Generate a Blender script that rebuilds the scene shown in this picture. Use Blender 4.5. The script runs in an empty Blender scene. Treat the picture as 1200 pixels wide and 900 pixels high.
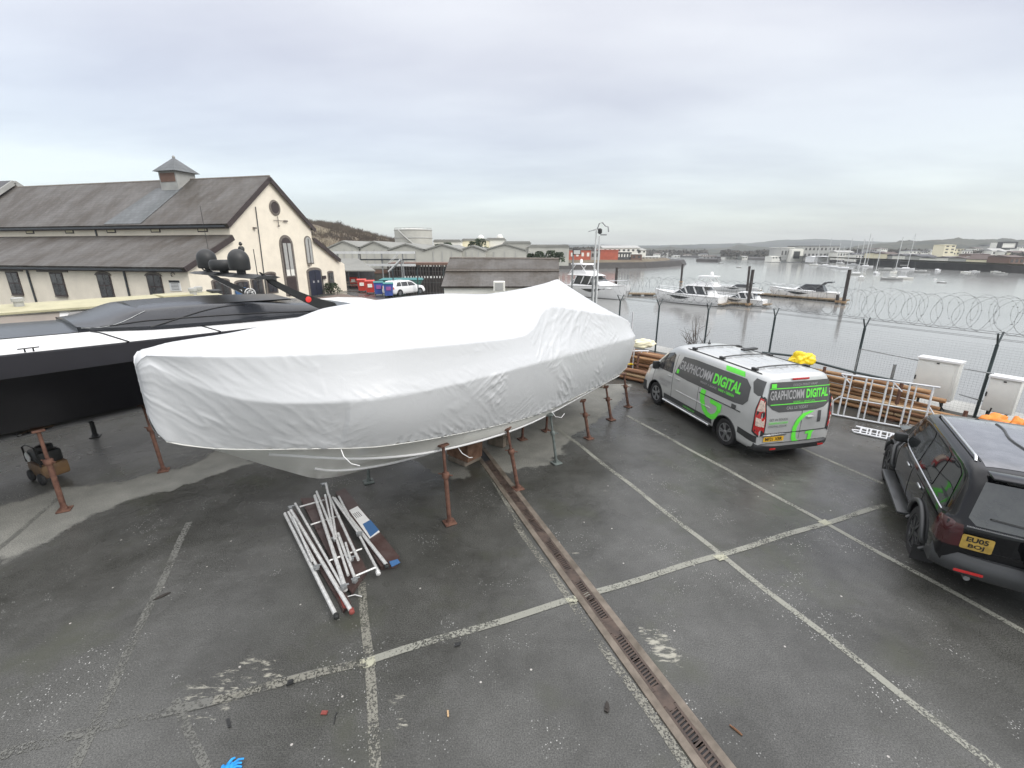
import bpy, bmesh, math, random
from mathutils import Vector, Matrix, noise
random.seed(7)
R = math.radians
scene = bpy.context.scene
COL = scene.collection
H = 4.5; F = 525.0; PIT = math.atan(158/525.0)
cP, sP = math.cos(PIT), math.sin(PIT)
WATER = -4.5

# ---------------------------------------------------------------- photo rays -> real places
def ray(u, v):
    dv = v-450.0
    return (u-600.0, F*cP-dv*sP, -(F*sP+dv*cP))
def at_z(u, v, z=0.0):
    r = ray(u, v); t = (z-H)/r[2]
    return Vector((r[0]*t, r[1]*t, z))
def at_y(u, v, Y):
    r = ray(u, v); t = Y/r[1]
    return Vector((r[0]*t, Y, H+r[2]*t))

# ---------------------------------------------------------------- materials
def new_mat(name):
    m = bpy.data.materials.new(name); m.use_nodes = True
    nt = m.node_tree; b = nt.nodes['Principled BSDF']
    return m, nt, b
def mat(name, col, rough=0.5, metal=0.0, var=0.12, scale=3.0, bump=0.0, bscale=30.0, spec=0.5, coat=0.0, stretch=None, col2=None, thr=0.5, detail=5.0):
    m, nt, b = new_mat(name)
    N = nt.nodes; L = nt.links
    b.inputs['Roughness'].default_value = rough
    b.inputs['Metallic'].default_value = metal
    b.inputs['Specular IOR Level'].default_value = spec
    b.inputs['Coat Weight'].default_value = coat
    b.inputs['Coat Roughness'].default_value = 0.06
    tc = N.new('ShaderNodeTexCoord'); mp = N.new('ShaderNodeMapping')
    L.new(tc.outputs['Object'], mp.inputs['Vector'])
    if stretch: mp.inputs['Scale'].default_value = stretch
    n = N.new('ShaderNodeTexNoise'); n.inputs['Scale'].default_value = scale; n.inputs['Detail'].default_value = detail
    n.inputs['Roughness'].default_value = 0.6
    L.new(mp.outputs[0], n.inputs['Vector'])
    cr = N.new('ShaderNodeValToRGB')
    c1 = tuple(max(0, c*(1-var)) for c in col)+(1,); c2 = tuple(min(1, c*(1+var)) for c in col)+(1,)
    if col2: c2 = tuple(col2)+(1,); c1 = tuple(col)+(1,)
    cr.color_ramp.elements[0].color = c1; cr.color_ramp.elements[1].color = c2
    cr.color_ramp.elements[0].position = thr-0.15; cr.color_ramp.elements[1].position = thr+0.15
    L.new(n.outputs['Fac'], cr.inputs['Fac']); L.new(cr.outputs['Color'], b.inputs['Base Color'])
    if bump:
        n2 = N.new('ShaderNodeTexNoise'); n2.inputs['Scale'].default_value = bscale; n2.inputs['Detail'].default_value = 4
        L.new(mp.outputs[0], n2.inputs['Vector'])
        bp = N.new('ShaderNodeBump'); bp.inputs['Strength'].default_value = bump; bp.inputs['Distance'].default_value = 0.02
        L.new(n2.outputs['Fac'], bp.inputs['Height']); L.new(bp.outputs['Normal'], b.inputs['Normal'])
    return m
M = {}
M['cream'] = mat('cream_render', (.80,.73,.60), .85, var=.06, scale=.9, bump=.15, bscale=20)
M['trim'] = mat('brown_trim', (.045,.032,.03), .6, var=.2)
M['stone'] = mat('grey_stone_trim', (.16,.14,.12), .8, var=.2, scale=6)
M['dark'] = mat('rubber_and_slot_shade', (.015,.015,.016), .6, var=.2)  # rubber and underbody black, also the painted shade in the drain slots
M['gutter'] = mat('gutter_dark', (.035,.04,.045), .45, var=.2)
M['glass'] = mat('dark_glass', (.018,.021,.022), .04, var=.3, scale=1.5, spec=.8)
M['glass_win'] = mat('window_glass', (.05,.05,.05), .08, var=.5, scale=1.5, spec=.8)
M['cover'] = None
M['gel'] = mat('gelcoat_white', (.62,.62,.58), .25, var=.05, scale=2, spec=.5)
M['gelw'] = mat('gelcoat_bright', (.78,.78,.77), .22, var=.03, scale=2)
M['hullblack'] = mat('black_hull', (.003,.003,.004), .07, var=.3, scale=1, spec=.3)
M['bandlit'] = mat('lit_black_topside', (.010,.010,.013), .55, var=.15, scale=1, spec=.12)  # hull black painted lighter for sky light on the upper band
M['canvas'] = mat('charcoal_cover', (.022,.024,.028), .24, var=.2, scale=3, bump=.12, bscale=14, spec=.5)
M['blackgloss'] = mat('black_gloss', (.007,.007,.007), .3, var=.2)
M['blackmat'] = mat('black_satin', (.02,.021,.021), .5, var=.2)
M['rust'] = mat('rusty_steel', (.075,.032,.022), .85, col2=(.165,.083,.055), scale=9, bump=.5, bscale=60)
M['galv'] = mat('galvanised', (.30,.31,.31), .45, metal=.6, var=.2, scale=12)
M['greysteel'] = mat('grey_green_steel', (.12,.14,.13), .6, var=.3, scale=8, bump=.3)
M['alu'] = mat('aluminium_tube', (.68,.68,.66), .38, metal=.35, var=.15, scale=18, bump=.1)
M['ply'] = mat('brown_phenolic_ply', (.055,.028,.024), .4, col2=(.085,.06,.055), scale=4, bump=.15)
M['wood'] = mat('weathered_timber', (.26,.16,.08), .8, col2=(.40,.27,.15), scale=6, stretch=(.4,6,6), bump=.5, bscale=25)
M['logs'] = mat('brown_poles', (.19,.085,.035), .7, col2=(.42,.25,.12), scale=2.6, stretch=(.5,5,5), bump=.5, bscale=18)
M['logs2'] = mat('dark_poles', (.11,.05,.025), .7, col2=(.26,.13,.06), scale=2.6, stretch=(.5,5,5), bump=.5, bscale=18)
M['logs3'] = mat('pale_poles', (.40,.26,.13), .65, col2=(.55,.40,.24), scale=2.6, stretch=(.5,5,5), bump=.4, bscale=18)
M['pile'] = mat('dark_wet_pile', (.035,.028,.024), .75, var=.4, scale=3, bump=.5)
M['pontoon'] = mat('pontoon_timber', (.20,.15,.09), .8, var=.3, scale=1.4, bump=.3)
M['fence'] = mat('fence_post_green', (.03,.045,.047), .5, var=.2)
M['wire'] = mat('fence_wire', (.12,.13,.13), .5, metal=.5, var=.1)
M['razor'] = mat('razor_wire', (.13,.135,.135), .45, metal=.6, var=.2)
M['silver'] = mat('silver_paint', (.54,.55,.54), .3, metal=.35, var=.05, scale=1.5, coat=.7)
M['silverdirty'] = M['silver']
M['vandark'] = mat('van_vinyl_grey', (.075,.077,.077), .35, var=.08, coat=.3)
M['green'] = mat('lime_vinyl', (.14,.78,.07), .4, var=.05)
M['white'] = mat('white_vinyl', (.72,.72,.70), .4, var=.04)
M['palegrey'] = mat('pale_grey_vinyl', (.34,.34,.34), .4, var=.04)
M['bumper'] = mat('black_bumper', (.022,.023,.024), .45, var=.15, bump=.1)
M['tyre'] = mat('tyre_rubber', (.016,.016,.017), .75, var=.25, bump=.3, bscale=40)
M['rim'] = mat('alloy_rim', (.42,.43,.44), .3, metal=.8, var=.1)
M['rimdark'] = mat('dark_alloy_rim', (.06,.062,.065), .35, metal=.6, var=.15)
M['redlens'] = mat('red_lens', (.45,.02,.02), .12, var=.15, scale=14, coat=.8)
M['clearlens'] = mat('clear_lens', (.62,.50,.42), .12, var=.25, scale=25, coat=.8)
M['smokedlens'] = mat('smoked_red_lens', (.05,.006,.008), .1, var=.3, coat=1)
M['plate'] = mat('yellow_plate', (.72,.42,.03), .4, var=.05)
M['plateold'] = mat('worn_yellow_plate', (.42,.28,.06), .5, var=.2, scale=9)
M['blacktext'] = mat('black_lettering', (.012,.012,.012), .5, var=.1)
M['suv'] = mat('black_car_paint', (.005,.0053,.006), .07, var=.25, scale=2, coat=.3, spec=.3)
M['rearglass'] = mat('rear_glass_sky_tone', (.06,.062,.052), .05, var=.4, scale=2, coat=1, spec=1)  # base colour lifted to stand in for sky reflected in the rear window
M['suvgrey'] = mat('dark_grey_bumper', (.035,.037,.038), .4, var=.15, coat=.2)
M['suvroof'] = mat('roof_sky_sheen', (.12,.122,.128), .14, var=.25, scale=5, coat=1, bump=.15, bscale=7)  # black paint made paler: sky sheen on the roof put into the base colour
M['chrome'] = mat('roof_rail_silver', (.62,.63,.64), .22, metal=.9, var=.05)
M['cabinet'] = mat('white_grp_cabinet', (.66,.66,.62), .45, var=.06, scale=2)
M['yellow'] = mat('yellow_plastic_sheet', (.85,.60,.01), .35, var=.12, scale=5, bump=.3, bscale=9)
M['orange'] = mat('orange_sacking', (.80,.25,.03), .55, var=.15, scale=5, bump=.4, bscale=12)
M['blue'] = mat('blue_plastic', (.05,.13,.28), .45, var=.1)
M['bluecloth'] = mat('blue_cloth', (.02,.28,.68), .7, var=.2, scale=20)
M['redbin'] = mat('red_bin', (.50,.045,.03), .5, var=.15)
M['bluebin'] = mat('blue_bin', (.05,.09,.33), .5, var=.15)
M['teal'] = mat('teal_lid', (.02,.17,.17), .5, var=.15)
M['greendk'] = mat('dark_green_container', (.02,.09,.07), .6, var=.3)
M['purple'] = mat('purple_patch', (.30,.09,.28), .5, var=.1)
M['tank'] = mat('pale_tank', (.46,.455,.41), .6, var=.08, scale=.4)
M['shed'] = mat('pale_shed_sheet', (.42,.415,.37), .7, var=.08, scale=.3)
M['shedroof'] = mat('pale_shed_roof', (.22,.22,.20), .75, var=.12, scale=.3)
M['redwall'] = mat('red_wall', (.45,.10,.05), .8, var=.12, scale=.5)
M['hwhite'] = mat('house_white', (.78,.77,.70), .8, var=.05)
M['hcream'] = mat('house_cream', (.76,.70,.50), .8, var=.05)
M['hgrey'] = mat('house_grey', (.38,.38,.36), .8, var=.08)
M['hbrown'] = mat('house_brown', (.16,.095,.07), .8, var=.1)
M['hroof'] = mat('house_slate', (.075,.075,.08), .7, var=.15)
M['hroofb'] = mat('house_tile', (.10,.07,.06), .7, var=.15)
M['mud'] = mat('dark_mud', (.026,.021,.017), .7, var=.35, scale=.3, bump=.6, bscale=.8)
M['moss'] = mat('mossy_bank', (.09,.085,.04), .9, var=.4, scale=.15)
M['hillbrown'] = mat('winter_hillside', (.10,.075,.05), .95, col2=(.17,.14,.085), scale=.06, bump=.5, bscale=.3)
M['hillgreen'] = mat('green_hill', (.028,.034,.026), .95, col2=(.07,.07,.05), scale=.02)
M['hillfar'] = mat('far_hill', (.035,.042,.042), .95, col2=(.07,.075,.065), scale=.01)
M['twig'] = mat('bare_twig', (.07,.05,.04), .9, var=.3)
M['evergreen'] = mat('evergreen_leaf', (.035,.055,.025), .85, var=.4, scale=.8)
M['concrete'] = mat('pale_concrete', (.34,.34,.32), .8, var=.12, scale=1.2, bump=.2)
M['quay'] = mat('quay_stone', (.09,.085,.07), .85, var=.3, scale=.8, bump=.5)
M['paving'] = mat('brown_paving', (.16,.12,.10), .8, var=.15, scale=2)
M['creamroof'] = mat('cream_canvas', (.42,.39,.25), .7, var=.08)
M['tanpane'] = mat('tan_screen', (.24,.20,.165), .35, var=.15, scale=2)
M['wpost'] = mat('white_painted_metal', (.60,.61,.60), .45, var=.08)
M['navy'] = mat('navy_door_paint', (.018,.022,.04), .45, var=.15)

def slate_mat(name, c1, c2, sx):
    m, nt, b = new_mat(name); N = nt.nodes; L = nt.links
    tc = N.new('ShaderNodeTexCoord')
    br = N.new('ShaderNodeTexBrick'); br.inputs['Scale'].default_value = 1.0
    br.inputs['Brick Width'].default_value = .3*sx; br.inputs['Row Height'].default_value = .22*sx
    br.inputs['Mortar Size'].default_value = .012*sx; br.inputs['Color1'].default_value = (.75,.75,.75,1); br.inputs['Color2'].default_value = (1,1,1,1)
    br.inputs['Mortar'].default_value = (.45,.45,.45,1)
    L.new(tc.outputs['UV'], br.inputs['Vector'])
    n = N.new('ShaderNodeTexNoise'); n.inputs['Scale'].default_value = .42; n.inputs['Detail'].default_value = 9; n.inputs['Roughness'].default_value = .72
    mp = N.new('ShaderNodeMapping'); mp.inputs['Scale'].default_value = (1.0, .45, 1)
    L.new(tc.outputs['UV'], mp.inputs['Vector']); L.new(mp.outputs[0], n.inputs['Vector'])
    cr = N.new('ShaderNodeValToRGB'); e = cr.color_ramp.elements
    e[0].position = .40; e[0].color = c1+(1,); e[1].position = .60; e[1].color = c2+(1,)
    L.new(n.outputs['Fac'], cr.inputs['Fac'])
    mx = N.new('ShaderNodeMixRGB'); mx.blend_type = 'MULTIPLY'; mx.inputs['Fac'].default_value = .8
    L.new(cr.outputs['Color'], mx.inputs['Color1']); L.new(br.outputs['Color'], mx.inputs['Color2'])
    L.new(mx.outputs['Color'], b.inputs['Base Color'])
    b.inputs['Roughness'].default_value = .55
    bp = N.new('ShaderNodeBump'); bp.inputs['Strength'].default_value = .6; bp.inputs['Distance'].default_value = .03
    L.new(br.outputs['Color'], bp.inputs['Height']); L.new(bp.outputs['Normal'], b.inputs['Normal'])
    return m
M['slate'] = slate_mat('roof_slate', (.046,.034,.021), (.112,.104,.094), 1.6)
M['slatenew'] = slate_mat('roof_slate_pale', (.09,.10,.10), (.14,.15,.155), 1.6)

# asphalt: wet, with dry patches given by a vertex attribute
def asphalt_mat():
    m, nt, b = new_mat('wet_asphalt'); N = nt.nodes; L = nt.links
    geo = N.new('ShaderNodeNewGeometry'); P = geo.outputs['Position']
    def noi(s, d=5, r=.6, st=None):
        n = N.new('ShaderNodeTexNoise'); n.inputs['Scale'].default_value = s; n.inputs['Detail'].default_value = d; n.inputs['Roughness'].default_value = r
        if st:
            mp = N.new('ShaderNodeMapping'); mp.inputs['Scale'].default_value = st[0]; mp.inputs['Rotation'].default_value = (0,0,st[1])
            L.new(P, mp.inputs['Vector']); L.new(mp.outputs[0], n.inputs['Vector'])
        else: L.new(P, n.inputs['Vector'])
        return n.outputs['Fac']
    def ramp(f, a, b_, ca=(0,0,0,1), cb=(1,1,1,1)):
        c = N.new('ShaderNodeValToRGB'); e = c.color_ramp.elements
        e[0].position = a; e[1].position = b_; e[0].color = ca; e[1].color = cb
        L.new(f, c.inputs['Fac']); return c.outputs['Color']
    def mix(f, a, b_, mode='MIX'):
        x = N.new('ShaderNodeMixRGB'); x.blend_type = mode
        for s, v in ((x.inputs['Fac'], f), (x.inputs['Color1'], a), (x.inputs['Color2'], b_)):
            if isinstance(v, bpy.types.NodeSocket): L.new(v, s)
            else: s.default_value = v
        return x.outputs['Color']
    at = N.new('ShaderNodeAttribute'); at.attribute_name = 'dry'
    ad = N.new('ShaderNodeMath'); ad.operation = 'ADD'
    L.new(at.outputs['Fac'], ad.inputs[0])
    n2 = N.new('ShaderNodeMath'); n2.operation = 'MULTIPLY_ADD'; n2.inputs[1].default_value = .9; n2.inputs[2].default_value = -.45
    L.new(noi(2.2, 6, .62), n2.inputs[0]); L.new(n2.outputs[0], ad.inputs[1])
    dry = ramp(ad.outputs[0], .46, .56)
    base = ramp(noi(.55, 7, .68), .36, .64, (.037,.037,.033,1), (.084,.084,.079,1))
    grit = ramp(noi(70, 3, .7), .35, .75, (.40,.40,.40,1), (1.9,1.9,1.85,1))
    wet = mix(.95, base, grit, 'MULTIPLY')
    # mossy tint patches
    wet = mix(ramp(noi(.8, 4, .6), .55, .75), wet, (.050,.053,.036,1))
    # tiny white chips, denser in places
    vor = N.new('ShaderNodeTexVoronoi'); vor.inputs['Scale'].default_value = 34; L.new(P, vor.inputs['Vector'])
    chip = ramp(vor.outputs['Distance'], .17, .26, (1,1,1,1), (0,0,0,1))
    msk = ramp(noi(.9, 4, .7), .52, .62)
    sel = N.new('ShaderNodeSeparateColor'); L.new(vor.outputs['Color'], sel.inputs[0])
    pick = ramp(sel.outputs[0], .5, .52)
    cm = mix(1.0, chip, mix(1.0, msk, pick, 'MULTIPLY'), 'MULTIPLY')
    wet = mix(cm, wet, (.42,.42,.40,1))
    vor2 = N.new('ShaderNodeTexVoronoi'); vor2.inputs['Scale'].default_value = 4.0; L.new(P, vor2.inputs['Vector'])
    sel2 = N.new('ShaderNodeSeparateColor'); L.new(vor2.outputs['Color'], sel2.inputs[0])
    c2 = mix(1.0, ramp(vor2.outputs['Distance'], .04, .06, (1,1,1,1), (0,0,0,1)), ramp(sel2.outputs[0], .6, .62), 'MULTIPLY')
    wet = mix(c2, wet, (.40,.38,.35,1))
    dryc = mix(.8, ramp(noi(1.8, 5, .6), .3, .7, (.15,.15,.135,1), (.225,.222,.20,1)), grit, 'MULTIPLY')
    col = mix(dry, wet, dryc)
    # light scuffs / cement washes (second attribute)
    at2 = N.new('ShaderNodeAttribute'); at2.attribute_name = 'scuff'
    a2 = N.new('ShaderNodeMath'); a2.operation = 'ADD'; L.new(at2.outputs['Fac'], a2.inputs[0])
    n3 = N.new('ShaderNodeMath'); n3.operation = 'MULTIPLY_ADD'; n3.inputs[1].default_value = 1.6; n3.inputs[2].default_value = -.8
    L.new(noi(9, 6, .7, ((.5,1.6,1), R(25))), n3.inputs[0]); L.new(n3.outputs[0], a2.inputs[1])
    col = mix(ramp(a2.outputs[0], .48, .62), col, (.30,.29,.24,1))
    L.new(col, b.inputs['Base Color'])
    rw = ramp(noi(.45, 4, .55), .35, .65, (.13,.13,.13,1), (.46,.46,.46,1))
    rr = mix(dry, rw, (.75,.75,.75,1))
    L.new(rr, b.inputs['Roughness'])
    bp = N.new('ShaderNodeBump'); bp.inputs['Strength'].default_value = .4; bp.inputs['Distance'].default_value = .006
    L.new(noi(90, 3, .7), bp.inputs['Height'])
    bp2 = N.new('ShaderNodeBump'); bp2.inputs['Strength'].default_value = .25; bp2.inputs['Distance'].default_value = .05
    L.new(noi(3, 3, .5), bp2.inputs['Height']); L.new(bp.outputs['Normal'], bp2.inputs['Normal'])
    L.new(bp2.outputs['Normal'], b.inputs['Normal'])
    return m
M['asphalt'] = asphalt_mat()

def paint_mat(name, col, thr, sc=22):
    m, nt, b = new_mat(name); N = nt.nodes; L = nt.links
    geo = N.new('ShaderNodeNewGeometry')
    n = N.new('ShaderNodeTexNoise'); n.inputs['Scale'].default_value = sc; n.inputs['Detail'].default_value = 5; n.inputs['Roughness'].default_value = .75
    L.new(geo.outputs['Position'], n.inputs['Vector'])
    nb = N.new('ShaderNodeTexNoise'); nb.inputs['Scale'].default_value = 1.7; nb.inputs['Detail'].default_value = 3
    L.new(geo.outputs['Position'], nb.inputs['Vector'])
    ma = N.new('ShaderNodeMath'); ma.operation = 'MULTIPLY_ADD'; ma.inputs[1].default_value = .5; L.new(nb.outputs['Fac'], ma.inputs[0]); L.new(n.outputs['Fac'], ma.inputs[2])
    cr = N.new('ShaderNodeValToRGB'); e = cr.color_ramp.elements
    e[0].position = thr-.04; e[1].position = thr+.04
    L.new(ma.outputs[0], cr.inputs['Fac'])
    b.inputs['Base Color'].default_value = col+(1,); b.inputs['Roughness'].default_value = .6
    tr = N.new('ShaderNodeBsdfTransparent'); mx = N.new('ShaderNodeMixShader')
    L.new(cr.outputs['Color'], mx.inputs[0]); L.new(tr.outputs[0], mx.inputs[1]); L.new(b.outputs[0], mx.inputs[2])
    L.new(mx.outputs[0], N['Material Output'].inputs['Surface'])
    return m
M['line'] = paint_mat('worn_white_paint', (.235,.235,.20), .68, 40)
M['lineworn'] = paint_mat('very_worn_paint', (.19,.185,.155), .75, 34)
M['linebright'] = paint_mat('paint_blob', (.36,.355,.27), .72)
M['linefaint'] = paint_mat('faint_paint', (.125,.125,.112), .735, 34)

def cover_mat():
    m, nt, b = new_mat('white_shrink_wrap'); N = nt.nodes; L = nt.links
    tc = N.new('ShaderNodeTexCoord')
    n = N.new('ShaderNodeTexNoise'); n.inputs['Scale'].default_value = 1.2; n.inputs['Detail'].default_value = 4
    L.new(tc.outputs['Object'], n.inputs['Vector'])
    cr = N.new('ShaderNodeValToRGB'); e = cr.color_ramp.elements
    e[0].color = (.50,.512,.516,1); e[1].color = (.56,.568,.572,1)
    L.new(n.outputs['Fac'], cr.inputs['Fac']); L.new(cr.outputs['Color'], b.inputs['Base Color'])
    b.inputs['Roughness'].default_value = .34; b.inputs['Specular IOR Level'].default_value = .45
    n2 = N.new('ShaderNodeTexNoise'); n2.inputs['Scale'].default_value = 3.5; n2.inputs['Detail'].default_value = 3; n2.inputs['Distortion'].default_value = 1.2
    L.new(tc.outputs['Object'], n2.inputs['Vector'])
    bp = N.new('ShaderNodeBump'); bp.inputs['Strength'].default_value = .12; bp.inputs['Distance'].default_value = .04
    L.new(n2.outputs['Fac'], bp.inputs['Height']); L.new(bp.outputs['Normal'], b.inputs['Normal'])
    return m
M['cover'] = cover_mat()

def water_mat():
    m, nt, b = new_mat('estuary_water'); N = nt.nodes; L = nt.links
    geo = N.new('ShaderNodeNewGeometry')
    b.inputs['Base Color'].default_value = (.20,.205,.20,1); b.inputs['Roughness'].default_value = .12
    b.inputs['IOR'].default_value = 1.33
    mp = N.new('ShaderNodeMapping'); mp.inputs['Scale'].default_value = (.5, 1.1, 1); L.new(geo.outputs['Position'], mp.inputs['Vector'])
    n = N.new('ShaderNodeTexNoise'); n.inputs['Scale'].default_value = 1.6; n.inputs['Detail'].default_value = 4
    L.new(mp.outputs[0], n.inputs['Vector'])
    n2 = N.new('ShaderNodeTexNoise'); n2.inputs['Scale'].default_value = .02; n2.inputs['Detail'].default_value = 4
    L.new(mp.outputs[0], n2.inputs['Vector'])
    cr = N.new('ShaderNodeValToRGB'); e = cr.color_ramp.elements
    e[0].position=.35; e[1].position=.65; e[0].color = (.17,.172,.165,1); e[1].color = (.25,.25,.24,1)
    L.new(n2.outputs['Fac'], cr.inputs['Fac']); L.new(cr.outputs['Color'], b.inputs['Base Color'])
    bp = N.new('ShaderNodeBump'); bp.inputs['Strength'].default_value = .25; bp.inputs['Distance'].default_value = .05
    L.new(n.outputs['Fac'], bp.inputs['Height']); L.new(bp.outputs['Normal'], b.inputs['Normal'])
    return m
M['water'] = water_mat()

# ---------------------------------------------------------------- mesh builder
class MB:
    def __init__(s): s.v = []; s.f = []
    def add(s, vs, fs, mtx=None):
        o = len(s.v)
        for p in vs:
            p = Vector(p); s.v.append(mtx @ p if mtx else p)
        for f in fs: s.f.append([i+o for i in f])
        return s
    def box(s, c, d, rz=0, rot=None, bev=0.0):
        x, y, z = (k/2 for k in d)
        m = Matrix.Translation(c) @ (rot if rot else Matrix.Rotation(rz, 4, 'Z'))
        if bev > 0:
            b = bev; vs = []; bm = bmesh.new(); bmesh.ops.create_cube(bm, size=1)
            bmesh.ops.scale(bm, vec=d, verts=bm.verts)
            bmesh.ops.bevel(bm, geom=bm.edges[:], offset=b, segments=2, profile=.5, affect='EDGES')
            bm.verts.index_update()
            s.add([v.co.copy() for v in bm.verts], [[v.index for v in f.verts] for f in bm.faces], m); bm.free(); return s
        vs = [(-x,-y,-z),(x,-y,-z),(x,y,-z),(-x,y,-z),(-x,-y,z),(x,-y,z),(x,y,z),(-x,y,z)]
        return s.add(vs, [(0,3,2,1),(4,5,6,7),(0,1,5,4),(1,2,6,5),(2,3,7,6),(3,0,4,7)], m)
    def tube(s, pts, r, n=8, cap=True, closed=False):
        pts = [Vector(p) for p in pts]; rings = []
        rr = r if isinstance(r, (list, tuple)) else [r]*len(pts)
        up = None
        for i, p in enumerate(pts):
            a = pts[i-1] if i else (pts[-1] if closed else p); b = pts[i+1] if i < len(pts)-1 else (pts[0] if closed else p)
            t = (b-a)
            if t.length < 1e-9: t = Vector((0,0,1))
            t.normalize()
            if up is None:
                up = Vector((0,0,1)) if abs(t.z) < .9 else Vector((1,0,0))
            x = t.cross(up)
            if x.length < 1e-5: x = t.cross(Vector((1,0,.3)))
            x.normalize(); y = t.cross(x).normalized(); up = -y if False else up
            rings.append([p+(x*math.cos(2*math.pi*k/n)+y*math.sin(2*math.pi*k/n))*rr[i] for k in range(n)])
        o = len(s.v)
        for r_ in rings: s.v += r_
        m = len(rings)
        for i in range(m if closed else m-1):
            j = (i+1) % m
            for k in range(n):
                l = (k+1) % n
                s.f.append([o+i*n+k, o+i*n+l, o+j*n+l, o+j*n+k])
        if cap and not closed:
            s.f.append([o+k for k in range(n)][::-1]); s.f.append([o+(m-1)*n+k for k in range(n)])
        return s
    def lathe(s, prof, n=16, mtx=None):   # prof: (r,z) along local z
        vs = []; fs = []
        for r, z in prof:
            for k in range(n):
                a = 2*math.pi*k/n; vs.append((r*math.cos(a), r*math.sin(a), z))
        for i in range(len(prof)-1):
            for k in range(n):
                l = (k+1) % n; fs.append([i*n+k, i*n+l, (i+1)*n+l, (i+1)*n+k])
        fs.append([k for k in range(n)][::-1]); fs.append([(len(prof)-1)*n+k for k in range(n)])
        return s.add(vs, fs, mtx)
    def prism(s, poly, off, mtx=None):    # poly: list of 3D pts, off: vector
        n = len(poly); off = Vector(off); a = [Vector(p) for p in poly]; b = [p+off for p in a]
        return s.add(a+b, [list(range(n))[::-1], list(range(n, 2*n))]+[[i, (i+1)%n, n+(i+1)%n, n+i] for i in range(n)], mtx)
    def loft(s, rings, closed=True, caps=True):
        n = len(rings[0]); o = len(s.v)
        for r in rings: s.v += [Vector(p) for p in r]
        for i in range(len(rings)-1):
            for k in range(n if closed else n-1):
                l = (k+1) % n
                s.f.append([o+i*n+k, o+i*n+l, o+(i+1)*n+l, o+(i+1)*n+k])
        if caps and closed:
            s.f.append([o+k for k in range(n)][::-1]); s.f.append([o+(len(rings)-1)*n+k for k in range(n)])
        return s
    def build(s, name, m, parent=None, smooth=None, recalc=True, uv=None, weld=False):
        me = bpy.data.meshes.new(name); me.from_pydata([tuple(p) for p in s.v], [], s.f); me.validate()
        if recalc or weld:
            bm = bmesh.new(); bm.from_mesh(me)
            if weld: bmesh.ops.remove_doubles(bm, verts=bm.verts, dist=1e-4)
            if recalc: bmesh.ops.recalc_face_normals(bm, faces=bm.faces)
            bm.to_mesh(me); bm.free()
        if smooth is not None:
            me.shade_smooth(); me.set_sharp_from_angle(angle=R(smooth))
        if uv:
            ul = me.uv_layers.new(name='UVMap')
            for lp in me.loops: ul.data[lp.index].uv = uv(me.vertices[lp.vertex_index].co)
        if m is not None: me.materials.append(M[m] if isinstance(m, str) else m)
        o = bpy.data.objects.new(name, me); COL.objects.link(o)
        if parent: o.parent = parent
        return o

def tag(o, label=None, cat=None, group=None, kind=None):
    if label: o['label'] = label
    if cat: o['category'] = cat
    if group: o['group'] = group
    if kind: o['kind'] = kind
    return o
def thing(name, label, cat, loc=(0,0,0), rz=0, group=None):
    o = bpy.data.objects.new(name, None); COL.objects.link(o); o.location = loc; o.rotation_euler = (0,0,rz)
    o.empty_display_size = .3
    return tag(o, label, cat, group)
def copy_tree(o, parent=None):
    c = o.copy(); COL.objects.link(c)
    if parent: c.parent = parent
    for ch in list(o.children): copy_tree(ch, c)
    return c
def interp(tab, x):
    # smooth (catmull/hermite monotone-ish) table lookup: rows (x, a, b, ...)
    if x <= tab[0][0]: return list(tab[0][1:])
    if x >= tab[-1][0]: return list(tab[-1][1:])
    for i in range(len(tab)-1):
        if tab[i][0] <= x <= tab[i+1][0]: break
    p0 = tab[max(i-1,0)]; p1 = tab[i]; p2 = tab[i+1]; p3 = tab[min(i+2,len(tab)-1)]
    h = p2[0]-p1[0]; t = (x-p1[0])/h; out = []
    for k in range(1, len(p1)):
        m1 = (p2[k]-p0[k])/max(p2[0]-p0[0],1e-6)*h; m2 = (p3[k]-p1[k])/max(p3[0]-p1[0],1e-6)*h
        d = p2[k]-p1[k]
        lim = 3*abs(d)
        if d == 0: m1 = m2 = 0
        else:
            if m1*d < 0: m1 = 0
            if m2*d < 0: m2 = 0
            m1 = max(-lim, min(lim, m1)); m2 = max(-lim, min(lim, m2))
        t2 = t*t; t3 = t2*t
        out.append((2*t3-3*t2+1)*p1[k]+(t3-2*t2+t)*m1+(-2*t3+3*t2)*p2[k]+(t3-t2)*m2)
    return out
def text_geo(s, w, h, bold=.012, spacing=1.0):
    cu = bpy.data.curves.new('t', 'FONT'); cu.body = s; cu.size = 1; cu.offset = bold; cu.space_character = spacing
    cu.resolution_u = 3
    ob = bpy.data.objects.new('t', cu); COL.objects.link(ob)
    dg = bpy.context.evaluated_depsgraph_get(); me = bpy.data.meshes.new_from_object(ob.evaluated_get(dg))
    vs = [v.co.copy() for v in me.vertices]; fs = [list(p.vertices) for p in me.polygons]
    bpy.data.objects.remove(ob); bpy.data.curves.remove(cu); bpy.data.meshes.remove(me)
    x0 = min(v.x for v in vs); x1 = max(v.x for v in vs); y0 = min(v.y for v in vs); y1 = max(v.y for v in vs)
    return [((v.x-x0)/(x1-x0)*w, (v.y-y0)/(y1-y0)*h) for v in vs], fs
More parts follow.
